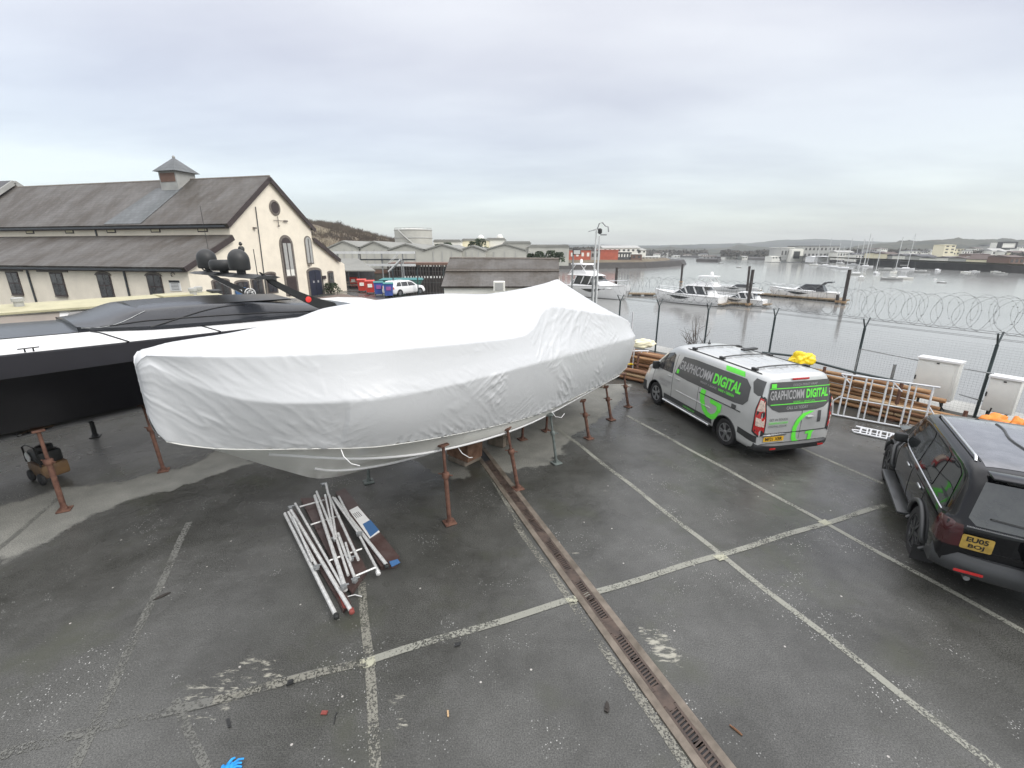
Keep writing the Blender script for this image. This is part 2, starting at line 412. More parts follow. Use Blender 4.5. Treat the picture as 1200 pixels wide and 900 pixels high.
def patch(outline, mapper, cuts=3, back=None):
    bm = bmesh.new(); vs = [bm.verts.new((a, b, 0)) for a, b in outline]; bm.faces.new(vs)
    bmesh.ops.triangulate(bm, faces=bm.faces[:])
    for _ in range(cuts):
        long = [e for e in bm.edges if e.calc_length() > .12]
        if not long: break
        bmesh.ops.subdivide_edges(bm, edges=long, cuts=1, use_grid_fill=True)
        bmesh.ops.triangulate(bm, faces=bm.faces[:])
    bm.verts.index_update()
    v = [mapper(p.co.x, p.co.y) for p in bm.verts]; f = [[q.index for q in fa.verts] for fa in bm.faces]; bm.free()
    return v, f
def patch_obj(name, outline, mapper, m, parent, cuts=4):
    v, f = patch(outline, mapper, cuts); mb = MB(); mb.add(v, f)
    return mb.build(name, m, parent, smooth=40, recalc=False)
def text_obj(name, s, x, y, w, h, mapper, m, parent, bold=.012):
    v, f = text_geo(s, w, h, bold); mb = MB(); mb.add([mapper(x+a, y+b) for a, b in v], f)
    return mb.build(name, m, parent, recalc=False)
def rrect(x0, y0, x1, y1, r=.03, n=4):
    o = []
    for cx, cy, a0 in ((x1-r,y1-r,0),(x0+r,y1-r,90),(x0+r,y0+r,180),(x1-r,y0+r,270)):
        for k in range(n+1):
            a = R(a0+90*k/n); o.append((cx+r*math.cos(a), cy+r*math.sin(a)))
    return o
# ================================================================ camera, light, sky
cam = bpy.data.cameras.new('camera'); co = bpy.data.objects.new('camera', cam); COL.objects.link(co)
co.location = (0,0,H); co.rotation_euler = (math.pi/2-PIT, 0, 0)
cam.sensor_width = 36; cam.lens = F/1200*36; cam.clip_start = .05; cam.clip_end = 6000
scene.camera = co
SUN_EL, SUN_AZ = R(40), R(122)   # azimuth measured clockwise from +Y
sl = bpy.data.lights.new('sun', 'SUN'); sl.energy = 1.4; sl.angle = R(25); sl.color = (1,.97,.93)
so = bpy.data.objects.new('sun', sl); COL.objects.link(so)
so.rotation_euler = (math.pi/2-SUN_EL, 0, math.pi-SUN_AZ)
w = bpy.data.worlds.new('World'); scene.world = w; w.use_nodes = True
nt = w.node_tree; N = nt.nodes; L = nt.links
bg = N['Background']; out = N['World Output']
sky = N.new('ShaderNodeTexSky'); sky.sky_type = 'NISHITA'; sky.sun_disc = False; sky.sun_elevation = SUN_EL; sky.sun_rotation = SUN_AZ
L.new(sky.outputs[0], bg.inputs[0]); bg.inputs[1].default_value = .05
tc = N.new('ShaderNodeTexCoord'); sep = N.new('ShaderNodeSeparateXYZ'); L.new(tc.outputs['Generated'], sep.inputs[0])
cr = N.new('ShaderNodeValToRGB'); L.new(sep.outputs['Z'], cr.inputs['Fac'])
e = cr.color_ramp.elements
e[0].position = 0.0; e[0].color = (.42,.45,.45,1)
e[1].position = 1.0; e[1].color = (2.0,1.98,1.98,1)
for p, c in ((.04,(.45,.475,.472)), (.10,(.555,.575,.57)), (.20,(.555,.56,.575)), (.32,(.60,.592,.605)), (.43,(.66,.65,.66)), (.62,(1.6,1.58,1.58))):
    q = e.new(p); q.color = c+(1,)
# cloud layer on a high plane: direction / z
vm = N.new('ShaderNodeVectorMath'); vm.operation = 'DIVIDE'
zz = N.new('ShaderNodeMath'); zz.operation = 'ADD'; zz.inputs[1].default_value = .12
zm = N.new('ShaderNodeMath'); zm.operation = 'MAXIMUM'; zm.inputs[1].default_value = 0; L.new(sep.outputs['Z'], zm.inputs[0])
L.new(zm.outputs[0], zz.inputs[0])
cx = N.new('ShaderNodeCombineXYZ')
for k in range(3): L.new(zz.outputs[0], cx.inputs[k])
L.new(tc.outputs['Generated'], vm.inputs[0]); L.new(cx.outputs[0], vm.inputs[1])
mp = N.new('ShaderNodeMapping'); mp.inputs['Scale'].default_value = (.45,.9,.6); mp.inputs['Rotation'].default_value = (0,0,R(20)); mp.inputs['Location'].default_value = (1.3,.4,0)
L.new(vm.outputs[0], mp.inputs['Vector'])
nn = N.new('ShaderNodeTexNoise'); nn.inputs['Scale'].default_value = 1.1; nn.inputs['Detail'].default_value = 6; nn.inputs['Roughness'].default_value = .5
L.new(mp.outputs[0], nn.inputs['Vector'])
cr2 = N.new('ShaderNodeValToRGB'); L.new(nn.outputs['Fac'], cr2.inputs['Fac'])
cr2.color_ramp.elements[0].position = .36; cr2.color_ramp.elements[0].color = (.84,.83,.86,1)
cr2.color_ramp.elements[1].position = .64; cr2.color_ramp.elements[1].color = (1.12,1.12,1.10,1)
mu = N.new('ShaderNodeMixRGB'); mu.blend_type = 'MULTIPLY'; mu.inputs['Fac'].default_value = 1
L.new(cr.outputs['Color'], mu.inputs['Color1']); L.new(cr2.outputs['Color'], mu.inputs['Color2'])
bg2 = N.new('ShaderNodeBackground'); L.new(mu.outputs['Color'], bg2.inputs[0]); bg2.inputs[1].default_value = 1.0
ash = N.new('ShaderNodeAddShader'); L.new(bg.outputs[0], ash.inputs[0]); L.new(bg2.outputs[0], ash.inputs[1]); L.new(ash.outputs[0], out.inputs['Surface'])
vs_ = scene.view_settings; vs_.view_transform = 'Standard'; vs_.look = 'None'; vs_.exposure = 0.16; vs_.gamma = 1; vs_.use_curve_mapping = False
scene.cycles.use_denoising = True
scene.cycles.max_bounces = 6; scene.cycles.volume_bounces = 0

# ================================================================ ground, quay, water
YARD = [(-75,-12),(22,-12),(20.2,0),(14.1,11.7),(12.4,14.6),(10.6,16.9),(8.9,18.6),(7.4,20.2),(6.2,22),(4.8,25),(4.8,36),(-4,45),(-12,48),(-13,53),(-16,57),(-20,60),(-75,78)]
mb = MB(); mb.prism([(x,y,-6.5) for x,y in YARD], (0,0,6.496)); tag(mb.build('yard_ground', 'asphalt'), kind='structure')
# fine near sheet carrying the dry / scuffed patches
def inpoly(p, poly):
    x, y = p; c = False; j = len(poly)-1
    for i in range(len(poly)):
        xi, yi = poly[i]; xj, yj = poly[j]
        if (yi > y) != (yj > y) and x < (xj-xi)*(y-yi)/(yj-yi)+xi: c = not c
        j = i
    return c
def pdist(p, poly):
    d = 1e9; n = len(poly)
    for i in range(n):
        a = poly[i]; b = poly[(i+1)%n]; dx, dy = b[0]-a[0], b[1]-a[1]; L2 = dx*dx+dy*dy
        t = max(0, min(1, ((p[0]-a[0])*dx+(p[1]-a[1])*dy)/L2)) if L2 else 0
        d = min(d, math.hypot(p[0]-a[0]-t*dx, p[1]-a[1]-t*dy))
    return d
def gp(pts): return [tuple(at_z(u,v,0)[:2]) for u,v in pts]
DRY = [gp([(-60,640),(-40,600),(0,592),(60,575),(150,562),(230,543),(262,522),(300,530),(290,542),(255,556),(200,574),(150,587),(100,606),(60,632),(10,655)]),
       gp([(585,556),(612,549),(640,544),(662,528),(668,512),(690,500),(712,486),(728,468),(740,450),(735,436),(700,452),(640,480),(590,500),(545,515),(560,535)]),
       gp([(470,530),(520,525),(560,560),(520,560)])]
SC = [(gp([(215,800),(255,790),(300,765),(335,780),(330,800),(290,812),(250,840),(225,835)]), .42), (gp([(20,830),(60,800),(80,830),(60,890),(20,890)]), .25),
      (gp([(752,740),(775,738),(795,778),(775,774)]), .54), (gp([(455,818),(470,815),(478,850),(462,852)]), .38),
      (gp([(905,590),(960,575),(975,600),(920,612)]), .12), (gp([(658,640),(690,650),(680,655)]), .4), (gp([(700,572),(715,572),(716,580),(703,580)]), .35)]
x0, x1, y0, y1, st = -13.5, 12.6, 1.6, 15.0, .075
nx = int((x1-x0)/st); ny = int((y1-y0)/st)
vs = []; dry = []; scf = []
for j in range(ny+1):
    for i in range(nx+1):
        p = (x0+i*st, y0+j*st); vs.append((p[0], p[1], 0))
        a = 0
        for poly in DRY:
            dd = pdist(p, poly); sd = dd if inpoly(p, poly) else -dd
            a = max(a, min(1, max(0, .5+sd*1.3)))
        dry.append(a); b_ = 0
        for poly, k in SC:
            if abs(p[0]-poly[0][0]) > 2.5 or abs(p[1]-poly[0][1]) > 2.5: continue
            dd = pdist(p, poly); sd = dd if inpoly(p, poly) else -dd
            b_ = max(b_, k*min(1, max(0, 1+sd*6)))
        scf.append(b_)
fs = []
for j in range(ny):
    for i in range(nx):
        cx_, cy_ = x0+(i+.5)*st, y0+(j+.5)*st
        if cx_ > 8 and not inpoly((cx_+.1, cy_+.1), YARD): continue
        a = j*(nx+1)+i; fs.append((a, a+1, a+nx+2, a+nx+1))
me = bpy.data.meshes.new('asphalt_surface'); me.from_pydata(vs, [], fs)
for nm, dat in (('dry', dry), ('scuff', scf)):
    at_ = me.attributes.new(nm, 'FLOAT', 'POINT'); at_.data.foreach_set('value', dat)
me.materials.append(M['asphalt']); o = bpy.data.objects.new('asphalt_surface', me); COL.objects.link(o); tag(o, kind='structure')

mb = MB(); mb.add([(-4000,-60,WATER),(4000,-60,WATER),(4000,5000,WATER),(-4000,5000,WATER)], [(0,1,2,3)])
tag(mb.build('water', 'water'), kind='structure')
# pale concrete coping beyond the fence
FP = [Vector(p) for p in ((19.0,-.4,0),(17.2,2.9,0),(15.5,6.0,0),(13.95,8.65,0),(12.4,11.25,0),(10.9,13.75,0),(9.45,16.1,0),(7.75,17.75,0),(6.3,19.3,0),(5.05,21.1,0))]
OUTW = [Vector(p) for p in ((20.6,.4),(18.7,3.7),(17,6.9),(15.4,9.5),(13.8,12.0),(12.2,14.5),(10.5,16.8),(8.8,18.5),(7.3,20.1),(6.1,21.8))]
mb = MB()
rings = []
for a, b in zip(FP, OUTW):
    a2 = Vector((a.x+.15*(b.x-a.x), a.y+.15*(b.y-a.y)))
    rings.append([(a2.x,a2.y,.0),(a2.x,a2.y,.16),(b.x,b.y,.16),(b.x,b.y,-1.2)])
mb.loft(rings, closed=True, caps=True); tag(mb.build('quay_coping', 'concrete'), kind='structure')

# paving strip in front of the hall
mb = MB(); a = [at_z(370,349),at_z(400,344.5),at_z(470,355),at_z(440,372),at_z(385,372)]
mb.add([(p.x,p.y,.004) for p in a], [list(range(5))]); tag(mb.build('paving', 'paving'), kind='structure')

# parking lines
k_line = [0]
def line(p, q, w_, m='line', z=.004):
    a = at_z(*p); b = at_z(*q); d = (b-a).normalized(); n = Vector((-d.y, d.x, 0))*w_/2
    n_ = max(2, int((b-a).length/.4)); vs = []; fs = []
    for i in range(n_+1):
        c = a.lerp(b, i/n_)+d.cross(Vector((0,0,1)))*.012*math.sin(i*1.3)
        vs += [(c+n)[:2]+(z,), (c-n)[:2]+(z,)]
    for i in range(n_): fs.append((2*i, 2*i+1, 2*i+3, 2*i+2))
    mb = MB(); mb.add([Vector(v) for v in vs], fs); tag(mb.build('parking_line', m), kind='structure')
line((648,498),(1178,908),.095); line((735,487),(1206,743),.09)
line((930,521),(1034,567),.085); line((604,613),(812,908),.10,'lineworn')
line((424,676),(442,908),.105,'lineworn'); line((1038,592),(430,775),.10,z=.007)
line((430,775),(0,884),.11,'linefaint',z=.007); line((222,612),(84,905),.10,'linefaint')
line((425,777),(250,821),.10,'lineworn',z=.010)
line((205,820),(246,905),.08,'linefaint'); line((-10,650),(70,583),.09,'linefaint')
line((985,497),(1022,506),.07,'linefaint')
line((555,528),(609,613),.08,'lineworn')
for p, q in (((422,779),(440,774)), ((665,706),(678,702)), ((839,655),(849,651)), ((962,614),(970,611))):
    line(p, q, .125, 'linebright', z=.013)
# ================================================================ drain
D0 = at_z(718,738); d_ = Vector((-math.sin(R(21.3)), math.cos(R(21.3)), 0)); DR = math.atan2(d_.y, d_.x)
dr = thing('drainage_channel', 'long rusty drainage channel with cast grates running under the wrapped boat', 'drain', D0, DR)
M['drainc'] = mat('stained_channel_concrete', (.09,.074,.056), .7, col2=(.18,.15,.12), scale=4, bump=.4, bscale=30)
M['castiron'] = mat('rusty_cast_iron', (.04,.028,.022), .6, col2=(.08,.055,.042), scale=9, bump=.3)
L0, L1 = -2.2, 5.6
for s in (-1, 1):
    mb = MB()
    mb.box(((L0+L1)/2, s*.122, .008), (L1-L0, .088, .02)); mb.build('channel_edge', 'drainc', dr)
mb = MB(); mb.box(((L0+L1)/2, 0, .001), (L1-L0, .155, .008)); mb.build('slot_shade_sheet', 'dark', dr)  # flat black sheet painting the shade below the grate slots
k = 0; x = L0+.02; x = -1.92-1.0
while x < L1-1: 
    if x >= L0-.2 or True:
        mb = MB(); xa = max(x, L0); 
        mb.box((x+.045, 0, .010), (.10,.154,.014)); mb.box((x+.944, 0, .0101), (.072,.154,.014))          # concrete joint
        for s in (-1, 1): mb.box((x+.5, s*.062, .010), (.80,.028,.016))
        mb.box((x+.5, 0, .010), (.05,.10,.016)); mb.box((x+.12,0,.010),(.06,.10,.016)); mb.box((x+.88,0,.010),(.06,.10,.016))
        for g in (0, 1):
            for q in range(9):
                mb.box((x+.17+g*.355+q*.0395, 0, .010), (.017, .10, .016), rz=R(12))
        if x+1 > L0: mb.build('grate', 'castiron', dr)
    x += .98

# ================================================================ shrink wrapped boat
wb = thing('wrapped_boat', 'boat sealed in white shrink wrap, standing on rusty props in mid yard', 'boat', (2.2,13.4,0), math.atan2(-.8,-.6))
RIDGE = [(.15,2.45),(.5,2.85),(1.0,3.25),(1.65,3.74),(2.2,3.68),(3,3.62),(4.5,3.58),(5.8,3.68),(7,3.70),(8.3,3.66),(8.8,3.56),(9.6,3.48),(10.3,3.46),(10.6,3.42)]
BT = [(.15,1.4,2.42),(.6,1.62,2.62),(1.4,1.7,2.88),(2.5,1.68,3.08),(3.5,1.6,3.27),(4.4,1.5,3.42),(4.75,1.53,3.34),(5.2,1.65,3.12),(5.65,1.7,3.03),(6.9,1.68,3.12),(8.3,1.48,3.23),(9.5,1.0,3.3),(10.3,.5,3.36),(10.6,.17,3.38)]
CT = [(.15,1.55,2.15),(.6,1.82,2.27),(1.2,1.92,2.3),(5.7,1.92,2.53),(8.5,1.63,2.62),(9.5,1.16,2.72),(10.0,.8,2.84),(10.35,.45,3.05),(10.6,.19,3.28)]
DT = [(.15,1.45,1.5),(.6,1.62,1.36),(2,1.64,1.28),(4.5,1.62,1.29),(6.1,1.58,1.46),(8.45,1.36,1.84),(9.5,.86,2.04),(10.1,.42,2.14),(10.45,.2,2.26),(10.6,.12,2.34)]
def section(s):
    zr, = interp(RIDGE, s); bt, bz = interp(BT, s); ct, cz = interp(CT, s); dt, dz = interp(DT, s)
    K = [(0,zr),(bt,bz),(ct,cz),(dt,dz)]; NS = (30, 30, 54); pts = []; par = []
    for i, n in enumerate(NS):
        for k in range(n):
            t = k/n; p = K[i]; q = K[i+1]
            y = p[0]+(q[0]-p[0])*t; z = p[1]+(q[1]-p[1])*t
            if i == 0: z += -.05*math.sin(math.pi*t)*(1 if s > 4.5 else .5)
            if i == 1: y += -.02*math.sin(math.pi*t)
            if i == 2: y += .05*math.sin(math.pi*t)*(1 if s < 9 else .2)
            pts.append([y,z]); par.append((i, t))
    pts.append([dt,dz]); par.append((2,1.0))
    for _ in range(1):
        q = [p[:] for p in pts]
        for k in range(1, len(pts)-1):
            pts[k] = [(q[k-1][a]+2*q[k][a]+q[k+1][a])/4 for a in (0,1)]
    return pts, par
NSX = 540; s0_, s1_ = .15, 10.6
half = []; PAR = None
for i in range(NSX+1):
    s = s0_+(s1_-s0_)*i/NSX; pts, PAR = section(s); half.append((s, pts))
npts = len(PAR)
def ridged(p): return max(0, 1-abs(noise.noise(p))*3.0)**1.6
def wr(s, k, side):
    i, t = PAR[k]; y, z = half_at[k]
    return 0
grid = []
for gi, (s, pts) in enumerate(half):
    row = []
    full = [(-p[0], p[1], k) for k, p in reversed(list(enumerate(pts)))]+[(p[0], p[1], k) for k, p in list(enumerate(pts))[1:]]
    for y, z, k in full: row.append(Vector((s, y, z)))
    grid.append((row, [f[2] for f in full]))
NP = len(grid[0][0])
disp = []
for gi in range(len(grid)):
    row, ks = grid[gi]; nr = []
    for j, p in enumerate(row):
        a = grid[min(gi+1,len(grid)-1)][0][j]-grid[max(gi-1,0)][0][j]
        b = row[min(j+1,NP-1)]-row[max(j-1,0)]
        n = a.cross(b); n.normalize()
        seg, t = PAR[ks[j]]; s = p.x; side = 1 if p.y >= 0 else -1
        lo = noise.noise(Vector((s*.9, side*3+1, seg*5+t*1.3)))
        # masks of gathered folds
        m = 0; ang = .6
        if seg == 2:
            m = max(0, (t-.55)/.45)**1.3*.9*(.55+lo*1.3)
            if s > 8.6: m = max(m, (.30+.5*max(0,noise.noise(Vector((s*2.2, t*3, 2)))))*min(1,(s-8.6)/.8))
            m = max(m, max(0, 1-abs(t-.05)/.25)*max(0, lo)*1.3)
            if 2.5 < s < 8: m = max(m, max(0, noise.noise(Vector((s*1.3, 7, t*2))))*1.1)
        elif seg == 1:
            m = max(0, (t-.6)/.4)*max(0, .2+lo)*1.1
            m = max(m, max(0,(.35-t)/.35)*max(0, lo)*.9)
            if 1.8 < s < 5.4: m = max(m, .45+.4*lo)
            if s > 9.2: m = max(m, .25+.3*lo)
        else:
            if t > .8: m = max(0, (t-.8)/.2)*max(0, lo)*.7
            if s > 9.9: m = max(m, .2)
            if s < 3.0: m = max(m, .15)
        m = max(0, min(1, m))
        wgt = max(0, min(1, .5+1.6*noise.noise(Vector((s*.7, seg+t, 11+side)))))
        def fold(ang):
            ca, sa = math.cos(ang), math.sin(ang); u_ = s*ca+p.z*sa; v_ = -s*sa+p.z*ca
            return .030*ridged(Vector((u_*1.6, v_*8.5, side*9)))+.013*ridged(Vector((u_*3.5+5, v_*19, side*9)))
        bw = max(0, min(1, (s-8.6)/.9))
        d = m*(wgt*fold(.72)+(1-wgt)*((1-bw)*fold(-.5)+bw*fold(.95))) if m > .02 else 0
        d *= 1-.45*bw if m > .02 else 1
        if seg == 2 and t > .82:  # gathers at the heat-shrunk hem
            d += .018*(t-.82)/.18*noise.noise(Vector((s*13, t*3, side)))
        # long soft tension ripples
        d += .004*noise.noise(Vector((s*.5, p.y*1.2, p.z*1.2)))
        nr.append((n, d))
    disp.append(nr)
# sign of normals: outward (check with the near side)
sgn = 1 if disp[250][NP-20][0].y > 0 else -1
rings = [[grid[i][0][j]+disp[i][j][0]*disp[i][j][1]*sgn for j in range(NP)] for i in range(len(grid))]
# bow end curls in
def shrink(row, dx, k):
    c = sum(row, Vector())/len(row); return [Vector((p.x+dx, p.y*k, c.z+(p.z-c.z)*(.5+.5*k))) for p in row]
rings.append(shrink(rings[-1], .05, .72)); rings.append(shrink(rings[-2], .075, .35)); rings.append(shrink(rings[-3], .08, .0))
rings.insert(0, shrink(rings[0], -.06, .93)); rings.insert(0, shrink(rings[1], -.08, .5)); rings.insert(0, shrink(rings[2], -.08, .0))
mb = MB(); mb.loft(rings, closed=False, caps=False)
cov = mb.build('shrink_wrap', 'cover', wb, smooth=60)
sd = cov.modifiers.new('s', 'SOLIDIFY'); sd.thickness = .004; sd.offset = -1
# tape seam / rope line at the hem
for side in (1, -1):
    pts = []
    for i in range(0, NSX+1, 3):
        p = grid[i][0][-1] if side == 1 else grid[i][0][0]
        pts.append(p+Vector((0, side*.006, -.004)))
    mb = MB(); mb.tube(pts, .008, 6); mb.build('hem_strap', 'gel', wb, smooth=60)
# hull below the wrap
ET = [(.4,1.42,1.12),(4.5,1.5,1.12),(6,1.45,1.2),(7.5,1.22,1.36),(8.5,.9,1.55),(9.3,.5,1.78),(9.9,.2,1.98),(10.25,.05,2.18)]
FT = [(.4,.76),(6,.70),(7.5,.78),(8.7,.98),(9.3,1.38),(9.9,1.85),(10.25,2.12)]
rings = []
for i in range(90):
    s = .4+(10.25-.4)*i/89; dt, dz = interp(DT, s); et, ez = interp(ET, s); fz, = interp(FT, s)
    g = max(dt-.03, et*1.02)
    h = [(g, dz+.25), (g, dz+.02), (max(et+.02,0), ez+.03), (et, ez)]
    for k in range(1, 9):
        t = k/9; h.append((et*(1-t), ez+(fz-ez)*(t**.85)-.0))
    h.append((0, fz))
    rings.append([Vector((s, y, z)) for y, z in h]+[Vector((s, -y, z)) for y, z in h[-2::-1]])
mb = MB(); mb.loft(rings, closed=True); mb.build('hull', 'gel', wb, smooth=28)
for side in (1,-1):
    for (w_, zo, x1_) in ((.98, .02, 9.6), (.52, 0, 9.0)):
        pts = []
        for i in range(60):
            s = .5+(x1_-.5)*i/59; et, ez = interp(ET, s); fz, = interp(FT, s)
            t = 1-w_; y = et*(1-t); z = ez+(fz-ez)*(t**.85 if t > 0 else 0)
            pts.append((s, side*(y+.005), z-.012))
        mb = MB(); mb.tube(pts, .022, 6); mb.build('spray_rail', 'gelw', wb, smooth=60)
# loose strap ends
mb = MB(); mb.tube([(4.6,1.72,1.3),(4.6,1.82,1.2),(4.5,1.9,1.17),(4.38,1.9,1.22)], .007, 6); mb.build('loose_strap', 'gelw', wb, smooth=60)
mb = MB(); mb.tube([(9.0,1.1,1.96),(9.02,1.2,1.84),(8.95,1.24,1.72),(8.85,1.28,1.66)], .007, 6); mb.build('loose_strap', 'gelw', wb, smooth=60)
mb = MB(); mb.tube([(6.9,1.2,1.25),(6.9,1.35,1.12),(6.8,1.42,1.02),(6.7,1.40,.98)], .007, 6); mb.build('loose_strap', 'gelw', wb, smooth=60)

# ================================================================ boat stands (props)
def stand(name, foot, top, label, m='rust', r=.035, mesh_m=None, group=None):
    f = Vector(foot); t = Vector(top)
    th = thing(name, label, 'boat prop', f, 0, group)
    d = t-f; dn = d.normalized()
    mb = MB(); mb.tube([(0,0,.02), dn*(d.length*.62)], r, 10); mb.build('lower_tube', m, th, smooth=40)
    mb = MB(); mb.tube([dn*(d.length*.6), dn*(d.length-.05)], r*.68, 10); mb.build('screw_tube', m, th, smooth=40)
    q = dn.to_track_quat('Z','Y').to_matrix().to_4x4()
    mb = MB(); mb.lathe([(r*1.5,-.05),(r*1.7,-.02),(r*1.7,.03),(r*1.4,.05)], 10, Matrix.Translation(dn*(d.length*.61)) @ q)
    mb.tube([dn*(d.length*.61)+Vector((-.12,0,.03)), dn*(d.length*.61)+Vector((.12,0,-.01))], .011, 6); mb.build('adjusting_collar', m, th, smooth=40)
    mb = MB(); mb.box((0,0,.016), (.20,.20,.024), rz=.5, bev=.006); mb.lathe([(r*1.5,.02),(r*1.15,.09)], 10); mb.build('base_plate', m, th)
    mb = MB(); mb.box(d-dn*.035, (.17,.13,.035), rot=q, bev=.008); mb.build('pad', m, th)
    return th
def topz(u, v, y): return at_y(u, v, y)
props = [((527,613),(519,519),'rust','thick rusty prop nearest the camera under the wrapped boat, beside the timber keel block'),
         ((607,573),(594,500),'rust','rusty prop standing right of the drain channel under the wrapped boat'),
         ((652,543),(645,484),'greysteel','grey green painted prop, the only one not rusty, under the wrapped boat'),
         ((690,514),(683,468),'rust','rusty near side prop just right of the grey green painted one'),
         ((716,492),(710,452),'rust','thin rusty prop second from the stern of the wrapped boat'),
         ((736,477),(731,437),'rust','rusty prop at the very stern of the wrapped boat, closest to the van')]
for (f, t, m, lab) in props:
    a = at_z(*f); b = topz(t[0], t[1], a.y+.06)
    stand('boat_prop', a, b, lab, m, .038 if m == 'rust' else .03)
# one in front of the black boat and two more
a = at_z(76,598); b = topz(44,503,a.y+.1); stand('boat_prop', a, b, 'rusty prop under the black boat standing in front of the compressor', 'rust', .042)
a = at_z(192,552); b = topz(166,470,a.y+.25); stand('boat_prop', a, b, 'dark rusty prop with a taped foot right beside the bow of the wrapped boat', 'rust', .038)
a = at_z(112,512); stand('boat_prop', a, a+Vector((.02,0,1.25)), 'short black prop far under the black boat', 'blackmat', .05)
# far-side props under the wrapped boat (seen between the near ones)
a = at_z(404,580); stand('boat_prop', at_z(432,565), at_z(432,565)+Vector((.0,.2,.9)), 'grey prop behind the keel of the wrapped boat, only its foot showing', 'greysteel', .03)
for (u,v,h,lab) in ((640,505,1.2,'far side prop in the shade, seen through between the near props'),(612,515,1.15,'far side prop in the shade nearest the keel block')):
    a = at_z(u,v); stand('boat_prop', a, a+Vector((.05,-.1,h)), lab, 'rust', .03)

# keel blocks
def block(u, v, s, rz, label, m='wood', name='keel_block', cat='keel block', z=0.0):
    a = at_z(u, v, z); th = thing(name, label, cat, (a.x,a.y,z), rz)
    n = 3; hh = s[2]/n
    for i in range(n):
        mb = MB()
        for k in (-1,1):
            if i % 2: mb.box((k*s[0]*.28,0,hh*(i+.5)), (s[0]*.4,s[1],hh-.006), bev=.012)
            else: mb.box((0,k*s[1]*.28,hh*(i+.5)), (s[0],s[1]*.42,hh-.006), bev=.012)
        mb.build('timber', m, th)
    return th
M['oldwood'] = mat('red_brown_timber', (.12,.06,.035), .8, col2=(.24,.14,.09), scale=5, bump=.5)
M['graywood'] = mat('grey_timber', (.14,.12,.09), .8, col2=(.24,.20,.16), scale=5, bump=.5)
kb = at_z(543,545)
th = thing('keel_trestle', 'rusty red keel trestle under the wrapped boat beside the near prop', 'keel support', (kb.x,kb.y+.25,0), R(-40))
mb = MB(); mb.prism([(-.33,-.22,.12),(.33,-.22,.12),(.36,-.22,.55),(.2,-.22,.72),(-.2,-.22,.72),(-.36,-.22,.55)], (0,.44,0)); mb.build('body', 'oldwood', th)
mb = MB(); mb.box((0,0,.06),(.55,.5,.115),bev=.02); mb.build('foot', 'graywood', th)
block(585,520, (.45,.35,.72), R(-30), 'pale timber keel block further back under the wrapped boat', 'graywood')
block(700,452, (.5,.35,.62), R(-30), 'timber keel block near the stern of the wrapped boat', 'graywood')

# ================================================================ black cruiser
bb = thing('black_cruiser', 'large sports cruiser with black hull, white deck and charcoal windscreen cover', 'boat', (-9.74,8.34,0), math.atan2(-.79,-.61))
# local x toward the bow, y toward the camera
BH = [(-8.2, 2.05,2.80, 2.15,2.48, 1.8,1.62, .95),(-4,2.12,2.80,2.25,2.49,1.95,1.58,.9),(0,2.12,2.87,2.26,2.52,1.95,1.56,.88),(3,1.95,2.98,2.1,2.6,1.75,1.6,.88),(6,1.4,3.15,1.5,2.75,1.2,1.85,1.05),(8.3,.55,3.3,.6,2.95,.4,2.3,1.6),(9.3,.06,3.38,.06,3.1,.04,2.8,2.5)]
rings = []
for i in range(80):
    x = -8.2+17.5*i/79; gy,gz,ky,kz,cy,cz,kl = interp(BH, x)
    h = [(gy-.06,gz),(gy,gz-.02),(gy+(ky-gy)*.5+.01,(gz+kz)/2),(ky,kz),(ky-.03,kz-.04),(cy+(ky-cy)*.45,(kz+cz)/2),(cy+.04,cz+.02),(cy-.02,cz-.03),(cy*.5,(cz+kl)/2-.04),(0,kl)]
    rings.append([Vector((x,y,z)) for y,z in h]+[Vector((x,-y,z)) for y,z in h[-2::-1]])
def subring(a, b): return [[r[k] for k in range(a, b)] for r in rings]
mb = MB(); mb.loft(rings); hull = mb.build('hull', 'hullblack', bb, smooth=25)
hull.data.materials.append(M['bandlit'])
n = len(rings[0])
for p in hull.data.polygons:
    c = p.center; gy,gz,ky,kz,cy,cz,kl = interp(BH, c.x)
    if c.z > kz-.01 and len(p.vertices) == 4: p.material_index = 1
# spray step along the chine
# white deck
rings = []
for i in range(60):
    x = -8+16.9*i/59; gy,gz,*_ = interp(BH, x); cw = gy-.06
    rings.append([Vector((x, -cw, gz-.04)), Vector((x,-cw,gz+.012)), Vector((x,-cw*.72,gz+.13)), Vector((x,0,gz+.20)), Vector((x,cw*.72,gz+.13)), Vector((x,cw,gz+.012)), Vector((x,cw,gz-.04))])
mb = MB(); mb.loft(rings); mb.build('deck', 'gelw', bb, smooth=40)
# deck seams (black joint strips)
def deckz(x, y):
    gy,gz,*_ = interp(BH, x); cw = gy-.06; a = abs(y)/cw
    if a > .72: return gz+.012+(1-a)/.28*.118
    return gz+.13+(.72-a)/.72*.07
for (xa, xb) in ((-1.15,-1.5),(-2.70,-3.05)):
    mb = MB(); mb.tube([(xa+(xb-xa)*t, 1.25+.85*t, deckz(xa+(xb-xa)*t, 1.25+.85*t)+.008) for t in [k/8 for k in range(9)]], .016, 5); mb.build('deck_seam', 'blackgloss', bb, smooth=60)
# dark foredeck panel
mb = MB(); rings = []
for i in range(30):
    x = -1.25+9.0*i/29; gy,gz,*_ = interp(BH, x); w_ = min(1.22, gy*.62); 
    rings.append([Vector((x, y, deckz(x, y)+.015)) for y in (-w_, -w_*.5, 0, w_*.5, w_)])
mb.loft(rings, closed=False, caps=False); o = mb.build('foredeck_panel', 'canvas', bb, smooth=40)
